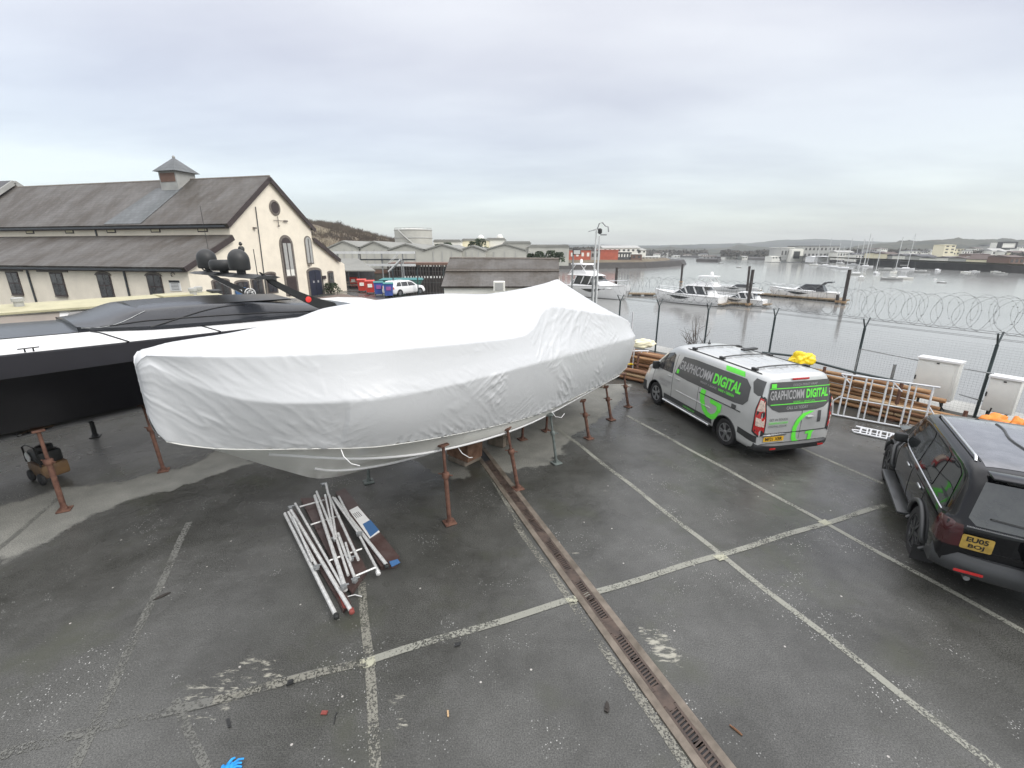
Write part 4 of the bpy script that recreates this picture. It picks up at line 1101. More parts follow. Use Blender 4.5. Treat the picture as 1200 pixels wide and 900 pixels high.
for sg in (1,-1):
    m_ = mp_(sg)
    # grey wrap on the blind side windows
    wv = patch_obj('side_graphic', [(3.22,1.17),(3.02,1.70),(2.5,1.735),(.62,1.735),(.42,1.60),(.40,1.30),(.52,1.17),(.8,1.14),(2.6,1.14)], m_, 'vandark', van, 5)
    # cab window
    gw = patch_obj('side_window', [(3.33,1.16),(3.40,1.66),(3.52,1.70),(3.80,1.62),(4.12,1.34),(4.20,1.20),(4.15,1.14)], m_, 'glass_win', van, 4)
    mb = MB(); mb.tube([V.side(3.86,z,.01,sg) for z in (1.14,1.3,1.45,1.56)], .011, 5); mb.build('window_pillar', 'blackmat', gw, smooth=60)
    pts = [V.side(x,z,.004,sg) for x,z in ((3.33,1.16),(3.40,1.66),(3.52,1.70),(3.80,1.62),(4.12,1.34),(4.20,1.20),(4.15,1.14))]
    mb = MB(); mb.tube(pts, .010, 5, closed=True); mb.build('window_seal', 'blackmat', gw, smooth=60)
    # door shut lines and rail
    for nm, pl in (('door_line',[(3.27,z/10) for z in range(4,18)]),('door_line',[(2.10,z/10) for z in range(5,18)]),('door_line',[(4.32,z/10) for z in range(6,12)])):
        mb = MB(); mb.tube([V.side(x,z,.001,sg) for x,z in pl], .0055, 4); mb.build(nm, 'blackmat', van)
    mb = MB(); mb.tube([V.side(.55+1.5*k/10,1.00,.004,sg) for k in range(11)], .012, 5); mb.build('sliding_rail', 'blackmat', van, smooth=60)
    patch_obj('sill_strip', [(1.45,.36),(3.62,.36),(3.62,.50),(1.45,.50)], m_, 'suvgrey', van, 4)
    patch_obj('rear_strip', [(.03,.46),(.56,.52),(.56,.66),(.03,.62)], m_, 'suvgrey', van, 4)
    mb = MB(); mb.tube([V.side(1.5+2.1*k/12,.31,.05,sg) for k in range(13)], .034, 8); mb.build('side_bar', 'chrome', van, smooth=60)
    mb = MB(); mb.tube([V.side(1.55+1.5*k/12,.74,.004,sg) for k in range(13)], .012, 5); mb.build('body_crease', 'silver', van, smooth=60)
    for hx in (3.42, 3.02):
        mb = MB(); mb.box(V.side(hx,1.06,.014,sg), (.19,.02,.03), bev=.008); mb.build('door_handle', 'silver', van, smooth=40)
    # wing mirror
    mb = MB(); c = V.side(4.16,1.20,.11,sg); mb.box(c,(.13,.19,.24),bev=.04); mb.box(V.side(4.18,1.12,.03,sg),(.08,.12,.05)); mb.build('wing_mirror','blackmat',van,smooth=40)
    # wheel arch lips
    for cx in (RX,FX):
        pts = [V.side(cx+.405*math.cos(a), .335+.405*math.sin(a), .0, sg) for a in [R(-8+196*k/24) for k in range(25)]]
        mb = MB(); mb.tube(pts, .012, 5); mb.build('arch_lip', 'suvgrey', van, smooth=60)
    # green roof-side flash
    patch_obj('green_flash', [(.70,1.755),(1.35,1.755),(1.42,1.86),(.78,1.86)], m_, 'green', van, 4)
    if sg > 0:
        mt = lambda a, b: V.side(3.09-a, b, .0085, 1)
        text_obj('name_lettering', 'GRAPHICOMM', 0, 1.36, 1.36, .235, mt, 'palegrey', wv, .02)
        text_obj('name_lettering', 'DIGITAL', 1.43, 1.355, .98, .25, mt, 'green', wv, .035)
        text_obj('small_lettering', 'PRINT + SIGNS', 1.0, 1.245, .62, .05, mt, 'palegrey', wv, .0)
        text_obj('small_lettering', 'VANS + DESIGN', 1.68, 1.245, .55, .06, mt, 'green', wv, .02)
        patch_obj('green_square', [(3.15,1.22),(3.05,1.22),(3.05,1.33),(3.15,1.33)], lambda a,b: V.side(a,b,.009,1), 'green', wv, 2)
        # big G emblem (two strokes over the rear quarter)
        g_ = lambda a, b: V.side(a, b, .008, 1)
        gm = patch_obj('green_emblem', [(1.98,1.12),(1.80,1.12),(1.82,.90),(1.74,.72),(1.62,.62),(1.50,.60),(1.36,.68),(1.30,.80),(1.22,.74),(1.30,.56),(1.45,.48),(1.66,.49),(1.84,.60),(1.96,.80),(2.0,.98)], g_, 'green', van, 4)
        patch_obj('green_emblem', [(1.60,.98),(1.58,.87),(1.33,.86),(1.30,.74),(1.18,.74),(1.16,.96)], g_, 'green', van, 4)
        text_obj('door_lettering', 'GRAPHICOMM', 0, .80, .60, .10, lambda a, b: V.side(3.95-a, b, .007, 1), 'palegrey', van, .0)
        text_obj('door_lettering', 'DIGITAL', .1, .70, .40, .07, lambda a, b: V.side(3.95-a, b, .007, 1), 'palegrey', van, .0)
        text_obj('sill_lettering', 'WWW.GRAPHICOMM', 0, .395, .50, .055, lambda a, b: V.side(2.65-a, b, .009, 1), 'green', van, .0)
        mb = MB(); mb.box(V.side(.78,1.06,.008,1),(.14,.01,.09),rz=0); mb.build('fuel_badge','vandark',van)
    else:
        mt = lambda a, b: V.side(.68+a, b, .0085, -1)
        text_obj('name_lettering', 'GRAPHICOMM', 0, 1.36, 1.36, .235, mt, 'palegrey', wv, .02)
        text_obj('name_lettering', 'DIGITAL', 1.43, 1.355, .98, .25, mt, 'green', wv, .035)
    # tail light wraps the corner
    def tl(a, b, sg=sg):
        if a < 0: return V.side(-a, b, .012, sg)
        p = V.rear(sg*(.90-a), b, .012); return p
    patch_obj('light_surround', [(-.15,.70),(-.02,.61),(.0,.61),(.10,.68),(.10,1.10),(.075,1.46),(-.08,1.51),(-.14,1.22)], lambda a,b,sg=sg: (V.side(max(0,-a), b, .008, sg) if a <= 0 else V.rear(sg*(.895-a), b, .010)), 'blackmat', van, 4)
    lens = patch_obj('tail_light', [(-.12,.74),(-.02,.66),(.0,.66),(.075,.72),(.07,1.10),(.05,1.42),(-.07,1.46),(-.11,1.20)], lambda a,b,sg=sg: (V.side(.0+max(0,-a), b, .012, sg) if a <= 0 else V.rear(sg*(.895-a), b, .014)), 'redlens', van, 4)
    patch_obj('clear_lens', [(-.09,1.18),(.045,1.18),(.035,1.40),(-.06,1.42)], lambda a,b,sg=sg: (V.side(max(0,-a), b, .018, sg) if a <= 0 else V.rear(sg*(.895-a), b, .02)), 'clearlens', lens, 3)
    patch_obj('clear_lens', [(-.08,.86),(.05,.84),(.05,1.02),(-.085,1.04)], lambda a,b,sg=sg: (V.side(max(0,-a), b, .018, sg) if a <= 0 else V.rear(sg*(.895-a), b, .02)), 'clearlens', lens, 3)
    patch_obj('corner_graphic', [(.06,1.50),(.06,1.80),(.34,1.82),(.40,1.72),(.30,1.52),(.16,1.48)], m_, 'vandark', van, 4)
    # headlight
    patch_obj('headlight', [(4.62,.80),(4.95,.78),(5.0,.90),(4.72,1.0)], m_, 'clearlens', van, 4)
# roof ribs and racks
for y in (-.45,-.15,.15,.45):
    mb = MB(); mb.tube([V.top(.35+2.7*k/14, y, -.004) for k in range(15)], .016, 6); mb.build('roof_rib', 'silver', van, smooth=60)
for x in (.62,1.75,2.85):
    mb = MB(); mb.tube([V.top(x,-.70,.03)]+[V.top(x,-.62+1.24*k/8,.03) for k in range(9)]+[V.top(x,.70,.03)], .015, 6)
    for sg in (1,-1): mb.box(V.top(x,sg*.68,.02),(.16,.07,.06),bev=.01)
    mb.build('roof_bar', 'blackmat', van, smooth=50)
for sg in (1,-1):
    mb = MB(); mb.tube([V.top(.3+2.75*k/12, sg*.735, .012) for k in range(13)], .012, 6); mb.build('roof_gutter', 'blackmat', van, smooth=60)
mb = MB(); mb.box(V.top(2.2,-.45,.06),(.14,.5,.05),rz=.2,bev=.02); mb.build('roof_clamp', 'blackmat', van, smooth=40)
mb = MB(); c = V.top(3.2,0,.02); mb.lathe([(.045,0),(.04,.03),(.012,.05),(.008,.12)],10,Matrix.Translation(c)); mb.build('aerial','blackmat',van,smooth=40)
# windscreen
patch_obj('windscreen', [(3.66,-.66),(3.66,.66),(4.44,.74),(4.44,-.74)], lambda x,y: V.top(x,y,.006), 'glass_win', van, 5)
# rear doors
rm = lambda y, z: V.rear(y, z, .008)
rg = patch_obj('rear_graphic', [(.74,1.80),(-.74,1.80),(-.80,1.30),(-.66,1.19),(-.45,1.15),(.50,1.15),(.66,1.22),(.80,1.34)], rm, 'vandark', van, 5)
rt = lambda a, b: V.rear(.74-a, b, .011)
text_obj('name_lettering', 'GRAPHICOMM', 0, 1.42, .84, .20, rt, 'palegrey', rg, .02)
text_obj('name_lettering', 'DIGITAL', .90, 1.42, .58, .20, rt, 'green', rg, .035)
text_obj('small_lettering', 'DESIGN PRINT WRAP', .55, 1.70, .62, .05, rt, 'palegrey', rg, .0)
text_obj('small_lettering', 'SIGNS + VEHICLES', .58, 1.335, .55, .04, rt, 'green', rg, .0)
text_obj('small_lettering', 'CALL US TODAY', .42, 1.20, .55, .065, rt, 'palegrey', rg, .01)
patch_obj('green_square', [(.72,1.68),(.60,1.68),(.60,1.77),(.72,1.77)], lambda y,z: V.rear(y,z,.011), 'green', rg, 2)
for z in (1.655,1.31):
    patch_obj('green_rule', [(.76 if z > 1.4 else .72,z),(-.78 if z > 1.4 else -.72,z),(-.78 if z > 1.4 else -.72,z+.018),(.76 if z > 1.4 else .72,z+.018)], lambda y,z: V.rear(y,z,.0105), 'green', rg, 4)
gE = lambda y, z: V.rear(y, z, .010)
patch_obj('green_emblem', [(-.30,1.13),(-.44,1.13),(-.16,1.03),(-.02,.88),(.04,.72),(.02,.52),(-.06,.40),(-.36,.38),(-.36,.46),(-.12,.48),(-.08,.56),(-.07,.74),(-.12,.86),(-.22,1.0),(-.44,1.06),(-.44,1.13)][:1]+[(-.10,1.08),(.04,.95),(.11,.78),(.10,.52),(.02,.40),(-.10,.36),(-.42,.38),(-.44,.62),(-.50,.68),(-.26,.66),(-.25,.60),(-.34,.60),(-.33,.46),(-.12,.45),(-.03,.50),(.0,.62),(.0,.78),(-.06,.92),(-.20,1.04),(-.42,1.12)], gE, 'green', van, 4)
text_obj('rear_lettering', 'GET IN TOUCH', 0, .97, .45, .05, lambda a,b: V.rear(.72-a,b,.01), 'vandark', van, .0)
text_obj('rear_lettering', 'GRAPHICOMM', 0, .89, .46, .05, lambda a,b: V.rear(.72-a,b,.01), 'green', van, .0)
text_obj('rear_lettering', 'DIGITAL.CO.UK', 0, .82, .45, .045, lambda a,b: V.rear(.72-a,b,.01), 'vandark', van, .0)
patch_obj('dark_flash', [(-.52,.86),(-.60,.86),(-.60,1.12),(-.52,1.12)], gE, 'vandark', van, 3)
mb = MB(); mb.box(V.rear(.02,1.855,.02),(.03,.42,.045),bev=.012); mb.build('high_brake_light', 'redlens', van, smooth=40)
mb = MB(); mb.tube([V.rear(y/10,.68,.0) for y in range(-8,9)], .014, 5); mb.build('door_line', 'suvgrey', van, smooth=60)
mb = MB(); mb.tube([V.rear(-.10,z/10,.0) for z in range(5,19)], .005, 4); mb.build('door_line', 'blackmat', van)
pl = patch_obj('number_plate', rrect(.30,.50,.80,.61,.012), lambda y,z: V.rear(y,z,.016), 'plate', van, 4)
text_obj('plate_text', 'MF21 XBR', .04, .517, .42, .075, lambda a,b: V.rear(.80-a,b,.019), 'blacktext', pl, .02)
mb = MB(); mb.box(V.rear(.55,.645,.02),(.03,.6,.03),bev=.01); mb.build('plate_lamp_bar', 'chrome', van, smooth=40)
mb = MB(); mb.box(V.rear(-.30,1.0,.02),(.03,.16,.04),bev=.01); mb.build('door_handle', 'silver', van, smooth=40)
rings = []
for k in range(25):
    a = -1+2*k/24; y = a*.955; xx = -.10+.16*abs(a)**5
    rings.append([Vector((xx,y,.30)),Vector((xx-.02,y,.34)),Vector((xx-.02,y,.42)),Vector((xx+.02,y,.46)),Vector((xx+.16,y,.46)),Vector((xx+.16,y,.28))])
mb = MB(); mb.loft(rings); mb.build('rear_bumper', 'bumper', van, smooth=40)
for sg in (1,-1):
    mb = MB(); y = .62*sg; mb.box((-.122,y,.36),(.012,.14,.035)); mb.build('reflector','redlens',van)
mb = MB(); mb.box((2.3,0,.30),(3.9,1.5,.18)); mb.build('underbody','dark',van)
rings = []
for k in range(17):
    a = -1+2*k/16; y = a*.93; xx = 5.20-.30*abs(a)**3
    rings.append([Vector((xx-.02,y,.25)),Vector((xx,y,.3)),Vector((xx,y,.5)),Vector((xx-.05,y,.56)),Vector((xx-.3,y,.56)),Vector((xx-.3,y,.25))])
mb = MB(); mb.loft(rings); mb.build('front_bumper', 'bumper', van, smooth=40)

# ---------------------------------------------------------------- black SUV
suv = thing('parked_suv', 'black four wheel drive car with silver roof rails parked at the right edge', 'car', (6.44,4.62,.004), R(90-32))
def ssec(w_, zb, zt, wr, hs):
    k = (zt-zb)/(1.80-.42)
    Z = lambda z: zb+(z-.42)*k
    return [(0,zb),(w_-.14,zb),(w_-.03,Z(.48)),(w_,Z(.66)),(w_-.005,Z(.92)),(w_-.03,Z(1.08)),(w_-.07,Z(1.14)),(w_-.12,Z(1.34)),(w_-.18,Z(1.58)),(wr+.01,Z(1.70)),(wr-.06,Z(1.765)),(wr*.55,Z(1.795)),(0,Z(1.80))]
sst = [(0,.86,.44,1.76,.62),(.05,.90,.42,1.785,.66),(.15,.93,.41,1.80,.70),(.5,.94,.40,1.82,.73),(2.0,.94,.40,1.82,.74),(2.7,.94,.40,1.79,.72),(2.95,.94,.40,1.70,.72),(3.3,.93,.40,1.42,.74),(3.55,.925,.40,1.20,.78),(3.75,.92,.40,1.12,.80),(4.2,.90,.40,1.06,.78),(4.5,.84,.40,.98,.70),(4.62,.72,.44,.80,.55)]
slean = lambda z: max(0, z-1.05)*.36
SV = Car([r+(0,) for r in sst], ssec, slean, rbul=.035)
SRX, SFX, SR_ = .92, 3.62, .385
SV.body('body', 'suv', suv, [(SRX,.39,.45,.93),(SFX,.39,.45,.92)])
for sg in (1,-1):
    for cx in (SRX, SFX): liner(suv, cx, sg*.93, .39, .44, sg); wheel(suv, cx, sg*.90, SR_, .26, 6, 'rimdark', sg)
    m_ = lambda x, z, sg=sg: SV.side(x, z, .006, sg)
    # side glass: quarter, rear door, front door
    for ol in ([(.26,1.16),(.34,1.60),(.50,1.66),(.98,1.67),(.98,1.14),(.5,1.13)], [(1.04,1.14),(1.04,1.67),(1.86,1.67),(1.86,1.13)], [(1.94,1.13),(1.94,1.67),(2.55,1.64),(2.85,1.50),(3.12,1.22),(3.12,1.14)]):
        w_ = patch_obj('side_window', ol, m_, 'glass', suv, 4)
    mb = MB(); mb.tube([SV.side(.3+2.8*k/14,1.115,.004,sg) for k in range(15)], .012, 5); mb.build('window_trim', 'chrome', suv, smooth=60)
    for x in (1.01,1.90,3.0):
        mb = MB(); mb.tube([SV.side(x,z/10,.001,sg) for z in range(5,12)], .005, 4); mb.build('door_line', 'blackgloss', suv)
    for hx in (1.28,2.15):
        mb = MB(); mb.box(SV.side(hx,.98,.016,sg),(.20,.025,.04),bev=.01); mb.build('door_handle','chrome',suv,smooth=40)
    mb = MB(); mb.box(SV.side(3.0,1.16,.12,sg),(.13,.2,.18),bev=.05); mb.box(SV.side(3.02,1.1,.03,sg),(.07,.12,.05)); mb.build('wing_mirror','blackmat',suv,smooth=40)
    mb = MB(); mb.box((2.27,sg*.99,.40),(1.75,.20,.05),bev=.02); mb.build('side_step','suvgrey',suv,smooth=40)
    for cx in (SRX,SFX):
        pts = [SV.side(cx+.47*math.cos(a), .39+.47*math.sin(a), .02, sg) for a in [R(-4+188*k/24) for k in range(25)]]
        mb = MB(); mb.tube(pts, .036, 7); mb.build('wheel_arch_flare', 'suvgrey', suv, smooth=60)
        mb = MB(); x = cx-.47; mb.box((x-.0,sg*.90,.30),(.02,.26,.24)); mb.build('mud_flap','dark',suv)
    mb = MB(); mb.tube([SV.top(.42,sg*.64,.0),SV.top(.48,sg*.64,.05)]+[SV.top(.5+1.95*k/12,sg*.64,.055) for k in range(13)]+[SV.top(2.52,sg*.64,.0)], .017, 7); mb.build('roof_rail','chrome',suv,smooth=60)
    mb = MB(); mb.tube([SV.top(.4+2.2*k/12,sg*.60,.002) for k in range(13)], .008, 4); mb.build('roof_channel','blackgloss',suv)
    patch_obj('tail_light', [(-.26,.82),(-.02,.78),(.0,.78),(.16,.80),(.13,1.10),(-.02,1.12),(-.22,1.10)], lambda a,b,sg=sg: (SV.side(max(0,-a),b,.012,sg) if a <= 0 else SV.rear(sg*(.86-a),b,.014)), 'smokedlens', suv, 4)
    patch_obj('reflector', rrect(.46,.50,.74,.54,.01), lambda y,z,sg=sg: Vector((-.155,sg*y,z)), 'redlens', suv, 2)
patch_obj('roof_sheen_panel', [(.2,-.58),(.2,.58),(2.55,.58),(2.55,-.58)], lambda x,y: SV.top(x,y,.004), 'suvroof', suv, 5)  # paler sheet over the black roof, carrying the painted sky sheen
mb = MB(); mb.tube([SV.top(.22+2.2*k/12,.03*math.sin(k),.008) for k in range(13)], .018, 6); mb.build('roof_strip','suvgrey',suv,smooth=60)
rw = patch_obj('rear_window', [(.60,1.66),(-.60,1.66),(-.70,1.20),(-.62,1.12),(.62,1.12),(.70,1.20)], lambda y,z: SV.rear(y,z,.008), 'rearglass', suv, 5)
mb = MB(); mb.box((.10,0,1.79),(.26,1.22,.035),bev=.015); mb.build('spoiler','suv',suv,smooth=40)
mb = MB(); mb.box((.085,0,1.735),(.05,.9,.03),bev=.01); mb.build('high_brake_light','blackgloss',suv,smooth=40)
mb = MB(); mb.tube([SV.rear(y/10,1.09,.0) for y in range(-7,8)], .010, 5); mb.build('tailgate_line','chrome',suv,smooth=60)
mb = MB(); mb.tube([SV.rear(y/10,.80,.0) for y in range(-7,8)], .006, 5); mb.build('tailgate_line','blackgloss',suv)
pl = patch_obj('number_plate', rrect(.42,.79,.72,.99,.02), lambda y,z: SV.rear(y,z,.02), 'plateold', suv, 4)
text_obj('plate_text', 'EU05', .045, .90, .205, .07, lambda a,b: SV.rear(.72-a,b,.024), 'blacktext', pl, .03)
text_obj('plate_text', 'BOJ', .075, .805, .15, .07, lambda a,b: SV.rear(.72-a,b,.024), 'blacktext', pl, .03)
mb = MB(); mb.tube([SV.rear(-.05,1.14,.03),SV.rear(.10,1.22,.03),SV.rear(.5,1.24,.03)],.012,6); mb.box(SV.rear(-.05,1.13,.02),(.05,.08,.05),bev=.01); mb.build('rear_wiper','blackmat',suv,smooth=40)
# spare wheel carrier on the tailgate
mtx = Matrix.Translation((-.10,-.22,.93)) @ Matrix.Rotation(-math.pi/2,4,'Y')
mb = MB(); mb.lathe([(.10,-.06),(.33,-.05),(.36,.0),(.36,.10),(.33,.16),(.20,.17),(.19,.14),(.05,.15)],36,mtx); sp = mb.build('spare_wheel','tyre',suv,smooth=35)
mb = MB(); mb.lathe([(.18,.145),(.17,.165),(.05,.168),(.02,.16)],24,mtx); mb.build('spare_hub','rimdark',sp,smooth=40)
rings = []
for k in range(25):
    a = -1+2*k/24; y = a*.93; xx = -.13+.22*abs(a)**4
    rings.append([Vector((xx+.02,y,.42)),Vector((xx-.02,y,.47)),Vector((xx-.02,y,.58)),Vector((xx+.01,y,.64)),Vector((xx+.04,y,.70)),Vector((xx+.26,y,.70)),Vector((xx+.26,y,.42))])
mb = MB(); mb.loft(rings); mb.build('rear_bumper','suvgrey',suv,smooth=40)
mb = MB(); mb.box((2.2,0,.42),(3.6,1.4,.2)); mb.build('underbody','dark',suv)
mb = MB(); mb.tube([(-.02,.55,.36),(.25,.55,.36)],.035,10); mb.build('exhaust','galv',suv,smooth=60)
patch_obj('windscreen', [(2.90,-.62),(2.90,.62),(3.5,.70),(3.5,-.70)], lambda x,y: SV.top(x,y,.006), 'glass', suv, 5)
rings = []
for k in range(17):
    a = -1+2*k/16; y = a*.90; xx = 4.66-.25*abs(a)**3
    rings.append([Vector((xx-.02,y,.40)),Vector((xx,y,.5)),Vector((xx-.03,y,.66)),Vector((xx-.3,y,.66)),Vector((xx-.3,y,.40))])
mb = MB(); mb.loft(rings); mb.build('front_bumper','suvgrey',suv,smooth=40)

# ---------------------------------------------------------------- white estate far back
est = thing('parked_car', 'white estate car parked beyond the wrapped boat beside the blue bins', 'car', (-12.35,45.2,.0), R(55))
def esec(w_, zb, zt, wr, hs):
    k = (zt-zb)/(1.48-.25); Z = lambda z: zb+(z-.25)*k
    return [(0,zb),(w_-.1,zb),(w_,Z(.45)),(w_,Z(.75)),(w_-.04,Z(.93)),(w_-.12,Z(1.2)),(wr,Z(1.40)),(wr-.1,Z(1.46)),(0,Z(1.48))]
E = Car([(0,.8,.3,1.30,.6,0),(.1,.86,.25,1.42,.64,0),(.4,.89,.22,1.47,.66,0),(2.2,.89,.22,1.48,.66,0),(2.8,.89,.22,1.36,.66,0),(3.4,.88,.22,1.0,.66,0),(3.6,.87,.22,.95,.66,0),(4.3,.8,.22,.82,.6,0),(4.5,.66,.3,.62,.5,0)], esec, lambda z: max(0,z-.8)*.35, nx=50, ns=30)
E.body('body', 'gelw', est, [(.85,.32,.36,.89),(3.55,.32,.36,.88)])
for sg in (1,-1):
    for cx in (.85,3.55): liner(est,cx,sg*.89,.32,.35,sg); wheel(est,cx,sg*.84,.31,.2,5,'rim',sg)
    m_ = lambda x,z,sg=sg: E.side(x,z,.006,sg)
    for ol in ([(.42,.98),(.62,1.34),(1.1,1.37),(1.1,.96)],[(1.16,.96),(1.16,1.37),(1.95,1.38),(1.95,.95)],[(2.02,.95),(2.02,1.38),(2.5,1.34),(3.05,.98)]): patch_obj('side_window', ol, m_, 'glass_win', est, 3)
    patch_obj('tail_light', [(-.16,.72),(.0,.7),(.16,.74),(.12,.92),(-.14,.92)], lambda a,b,sg=sg: (E.side(max(0,-a),b,.01,sg) if a <= 0 else E.rear(sg*(.8-a),b,.012)), 'redlens', est, 3)
    mb = MB(); mb.tube([E.top(.5+1.9*k/8,sg*.56,.03) for k in range(9)], .014, 6); mb.build('roof_rail','chrome',est,smooth=60)
patch_obj('rear_window', [(.55,1.30),(-.55,1.30),(-.62,.98),(.62,.98)], lambda y,z: E.rear(y,z,.008), 'glass_win', est, 4)
pe = patch_obj('number_plate', rrect(-.26,.62,.26,.73,.01), lambda y,z: E.rear(y,z,.012), 'plate', est, 2)
patch_obj('windscreen', [(2.75,-.58),(2.75,.58),(3.35,.62),(3.35,-.62)], lambda x,y: E.top(x,y,.006), 'glass_win', est, 4)
# ================================================================ hall (cream gabled building)
g = Vector((.242,.970,0)).normalized(); wv_ = Vector((-g.y, g.x, 0))      # u along the gable, w away along the long wall
HC = Vector((-21.1,42.1,0)); hrz = math.atan2(g.y, g.x)
hall = thing('gabled_hall', 'cream rendered hall with grey slate roofs, brown trim and a tall arched gable window', 'building', HC, hrz)
# local x = u (along gable, away), local y = w (left along the long wall)
W1, W2, LEN = 4.9, 9.2, 42.0
def hp(u, w, z): return Vector((u, w, z))
mb = MB()
gable = [(-W2,0),(-W2,3.35),(-W1,5.45),(-W1,6.55),(0,10.35),(W1,6.55),(W1,5.45),(W2-.6,3.5),(W2+.7,2.9),(W2+.7,0)]
mb.prism([hp(u,0,z) for u,z in gable], (0,LEN,0)); mb.build('wall', 'cream', hall)
def roofslab(u0,z0,u1,z1,w0,w1,m,nm,th=.16):
    d = Vector((u1-u0,0,z1-z0)); n = Vector((-d.z,0,d.x)).normalized()
    if n.z < 0: n = -n
    mb = MB(); L_ = d.length
    mb.prism([hp(u0,w0,z0)+n*.02,hp(u1,w0,z1)+n*.02,hp(u1,w0,z1)+n*th,hp(u0,w0,z0)+n*th], (0,w1-w0,0))
    o = mb.build(nm, m, hall, uv=lambda c: (c.y, math.hypot(c.x-u0, c.z-z0))); return o
roofslab(-W1-.35,6.28,0,10.35,-.25,LEN,'slate','roof')
roofslab(W1+.35,6.28,0,10.35,-.25,LEN,'slate','roof')
roofslab(-W2-.40,3.13,-W1-.01,5.45,-.25,LEN,'slate','aisle_roof')
roofslab(W2-.3,3.30,W1+.01,5.45,-.25,LEN,'slate','aisle_roof')
# paler slate strip below the cupola
d = Vector((W1+.35,0,10.35-6.28)).normalized(); n_ = Vector((-d.z,0,d.x))
mb = MB(); a0 = Vector((-W1-.35,0,6.28)); 
P_ = [a0+d*.15+n_*.175+Vector((0,8.4,0)), a0+d*.15+n_*.175+Vector((0,12.4,0)), a0+d*5.4+n_*.175+Vector((0,11.0,0)), a0+d*5.4+n_*.175+Vector((0,8.0,0))]
mb.prism(P_, n_*.02); mb.build('roof_patch', 'slatenew', hall, uv=lambda c: (c.y, c.x*1.2))
mb = MB(); mb.tube([hp(0,-.25,10.5),hp(0,LEN,10.5)],.11,6); mb.build('ridge_tiles','stone',hall)
# bargeboards
def barge(pts, nm='bargeboard'):
    for (u0,z0),(u1,z1) in zip(pts, pts[1:]):
        d = Vector((u1-u0,0,z1-z0)); n = Vector((-d.z,0,d.x)).normalized(); n = n if n.z > 0 else -n
        mb = MB(); mb.prism([hp(u0,-.30,z0)-n*.22,hp(u1,-.30,z1)-n*.22,hp(u1,-.30,z1)+n*.17,hp(u0,-.30,z0)+n*.17], (0,.05,0)); mb.build(nm,'trim',hall)
barge([(-W1-.35,6.28),(0,10.33)]); barge([(0,10.33),(W1+.35,6.28)]); barge([(-W2-.4,3.13),(-W1-.01,5.40)]); barge([(W2-.3,3.30),(W1+.01,5.45)])
for (u, z) in ((-W1-.42,6.22),(-W2-.47,3.07)):
    mb = MB(); mb.box((u,LEN/2,z),(.16,LEN,.14)); mb.build('gutter','gutter',hall)
    mb = MB(); mb.box((u+.25,LEN/2,z-.10),(.34,LEN,.10)); mb.build('soffit','trim',hall)
for w_ in (13.9,):
    mb = MB(); mb.box((-W1-.06,w_,5.9),(.09,.09,.75)); mb.build('downpipe','gutter',hall)
for w_ in (4.5,14.6,24.7):
    mb = MB(); mb.box((-W2-.07,w_*1.0+1.4,1.55),(.10,.10,3.1)); mb.build('downpipe','gutter',hall)
# clerestory windows
for k in range(8):
    w_ = 2.6+4.8*k
    mb = MB(); mb.box((-W1-.005,w_,6.0),(.06,1.0,.36)); f = mb.build('window','trim',hall)
    mb = MB(); mb.box((-W1-.03,w_,6.0),(.03,.8,.2)); mb.build('pane','hcream' if k not in (7,8) else 'glass_win',f)
# long wall windows
for k, (w_, arch) in enumerate(((3.2,1),(8.1,1),(13,0),(17.9,0),(22.8,0),(27.7,0))):
    z0, z1 = .9, 2.75
    mb = MB(); mb.box((-W2-.012,w_,(z0+z1)/2),(.10,1.35,z1-z0)); f = mb.build('window','trim',hall)
    for s in (-1,1):
        for zz in (0,1):
            mb = MB(); mb.box((-W2-.055,w_+s*.30,z0+.50+zz*.86),(.03,.52,.76)); mb.build('pane','glass_win',f)
    if arch:
        mb = MB(); mb.prism([hp(-W2-.03,w_+math.cos(a)*.86,z1-.28+math.sin(a)*.44) for a in [R(20+140*i/10) for i in range(11)]]+[hp(-W2-.03,w_+math.cos(a)*.72,z1-.28+math.sin(a)*.30) for a in [R(160-140*i/10) for i in range(11)]], (-.05,0,0)); mb.build('arch_lintel','stone',f)
    else:
        mb = MB(); mb.box((-W2-.03,w_+.3,z1+.12),(.09,3.3,.20)); mb.build('lintel','stone',f)
    mb = MB(); mb.box((-W2-.05,w_,z0-.05),(.2,1.2,.08)); mb.build('sill','stone',f)
# notice board, wall lamps on the long wall
mb = MB(); mb.box((-W2-.03,1.35,1.95),(.05,1.0,.75)); nb = mb.build('notice_board','white',hall)
mb = MB(); mb.box((-W2-.06,1.35,2.24),(.02,.96,.16)); mb.build('board_header','blacktext',nb)
mb = MB()
for k in range(5): mb.box((-W2-.06,1.35,2.08-.1*k),(.012,.7,.03))
mb.build('board_text','blacktext',nb)
mb = MB(); mb.tube([hp(-W2-.05,1.35+.16*math.cos(a),2.72+.16*math.sin(a)) for a in [R(-60+240*k/10) for k in range(11)]],.03,6); mb.build('hose_hook','stone',hall)
# gable features (local y = -0.0x out of wall)
def gbox(u,z,du,dz,m,nm,par,y=-.03,dy=.06):
    mb = MB(); mb.box((u,y,z),(du,dy,dz)); return mb.build(nm,m,par)
def archpoly(u,z0,z1,w_,y,dy,m,nm,par,flat=1.0):
    r = w_/2; pts = [hp(u-r,y,z0),hp(u+r,y,z0)]+[hp(u+r*math.cos(a),y,z1-r*flat+r*flat*math.sin(a)) for a in [R(180*k/14) for k in range(15)]]
    mb = MB(); mb.prism(pts,(0,dy,0)); return mb.build(nm,m,par)
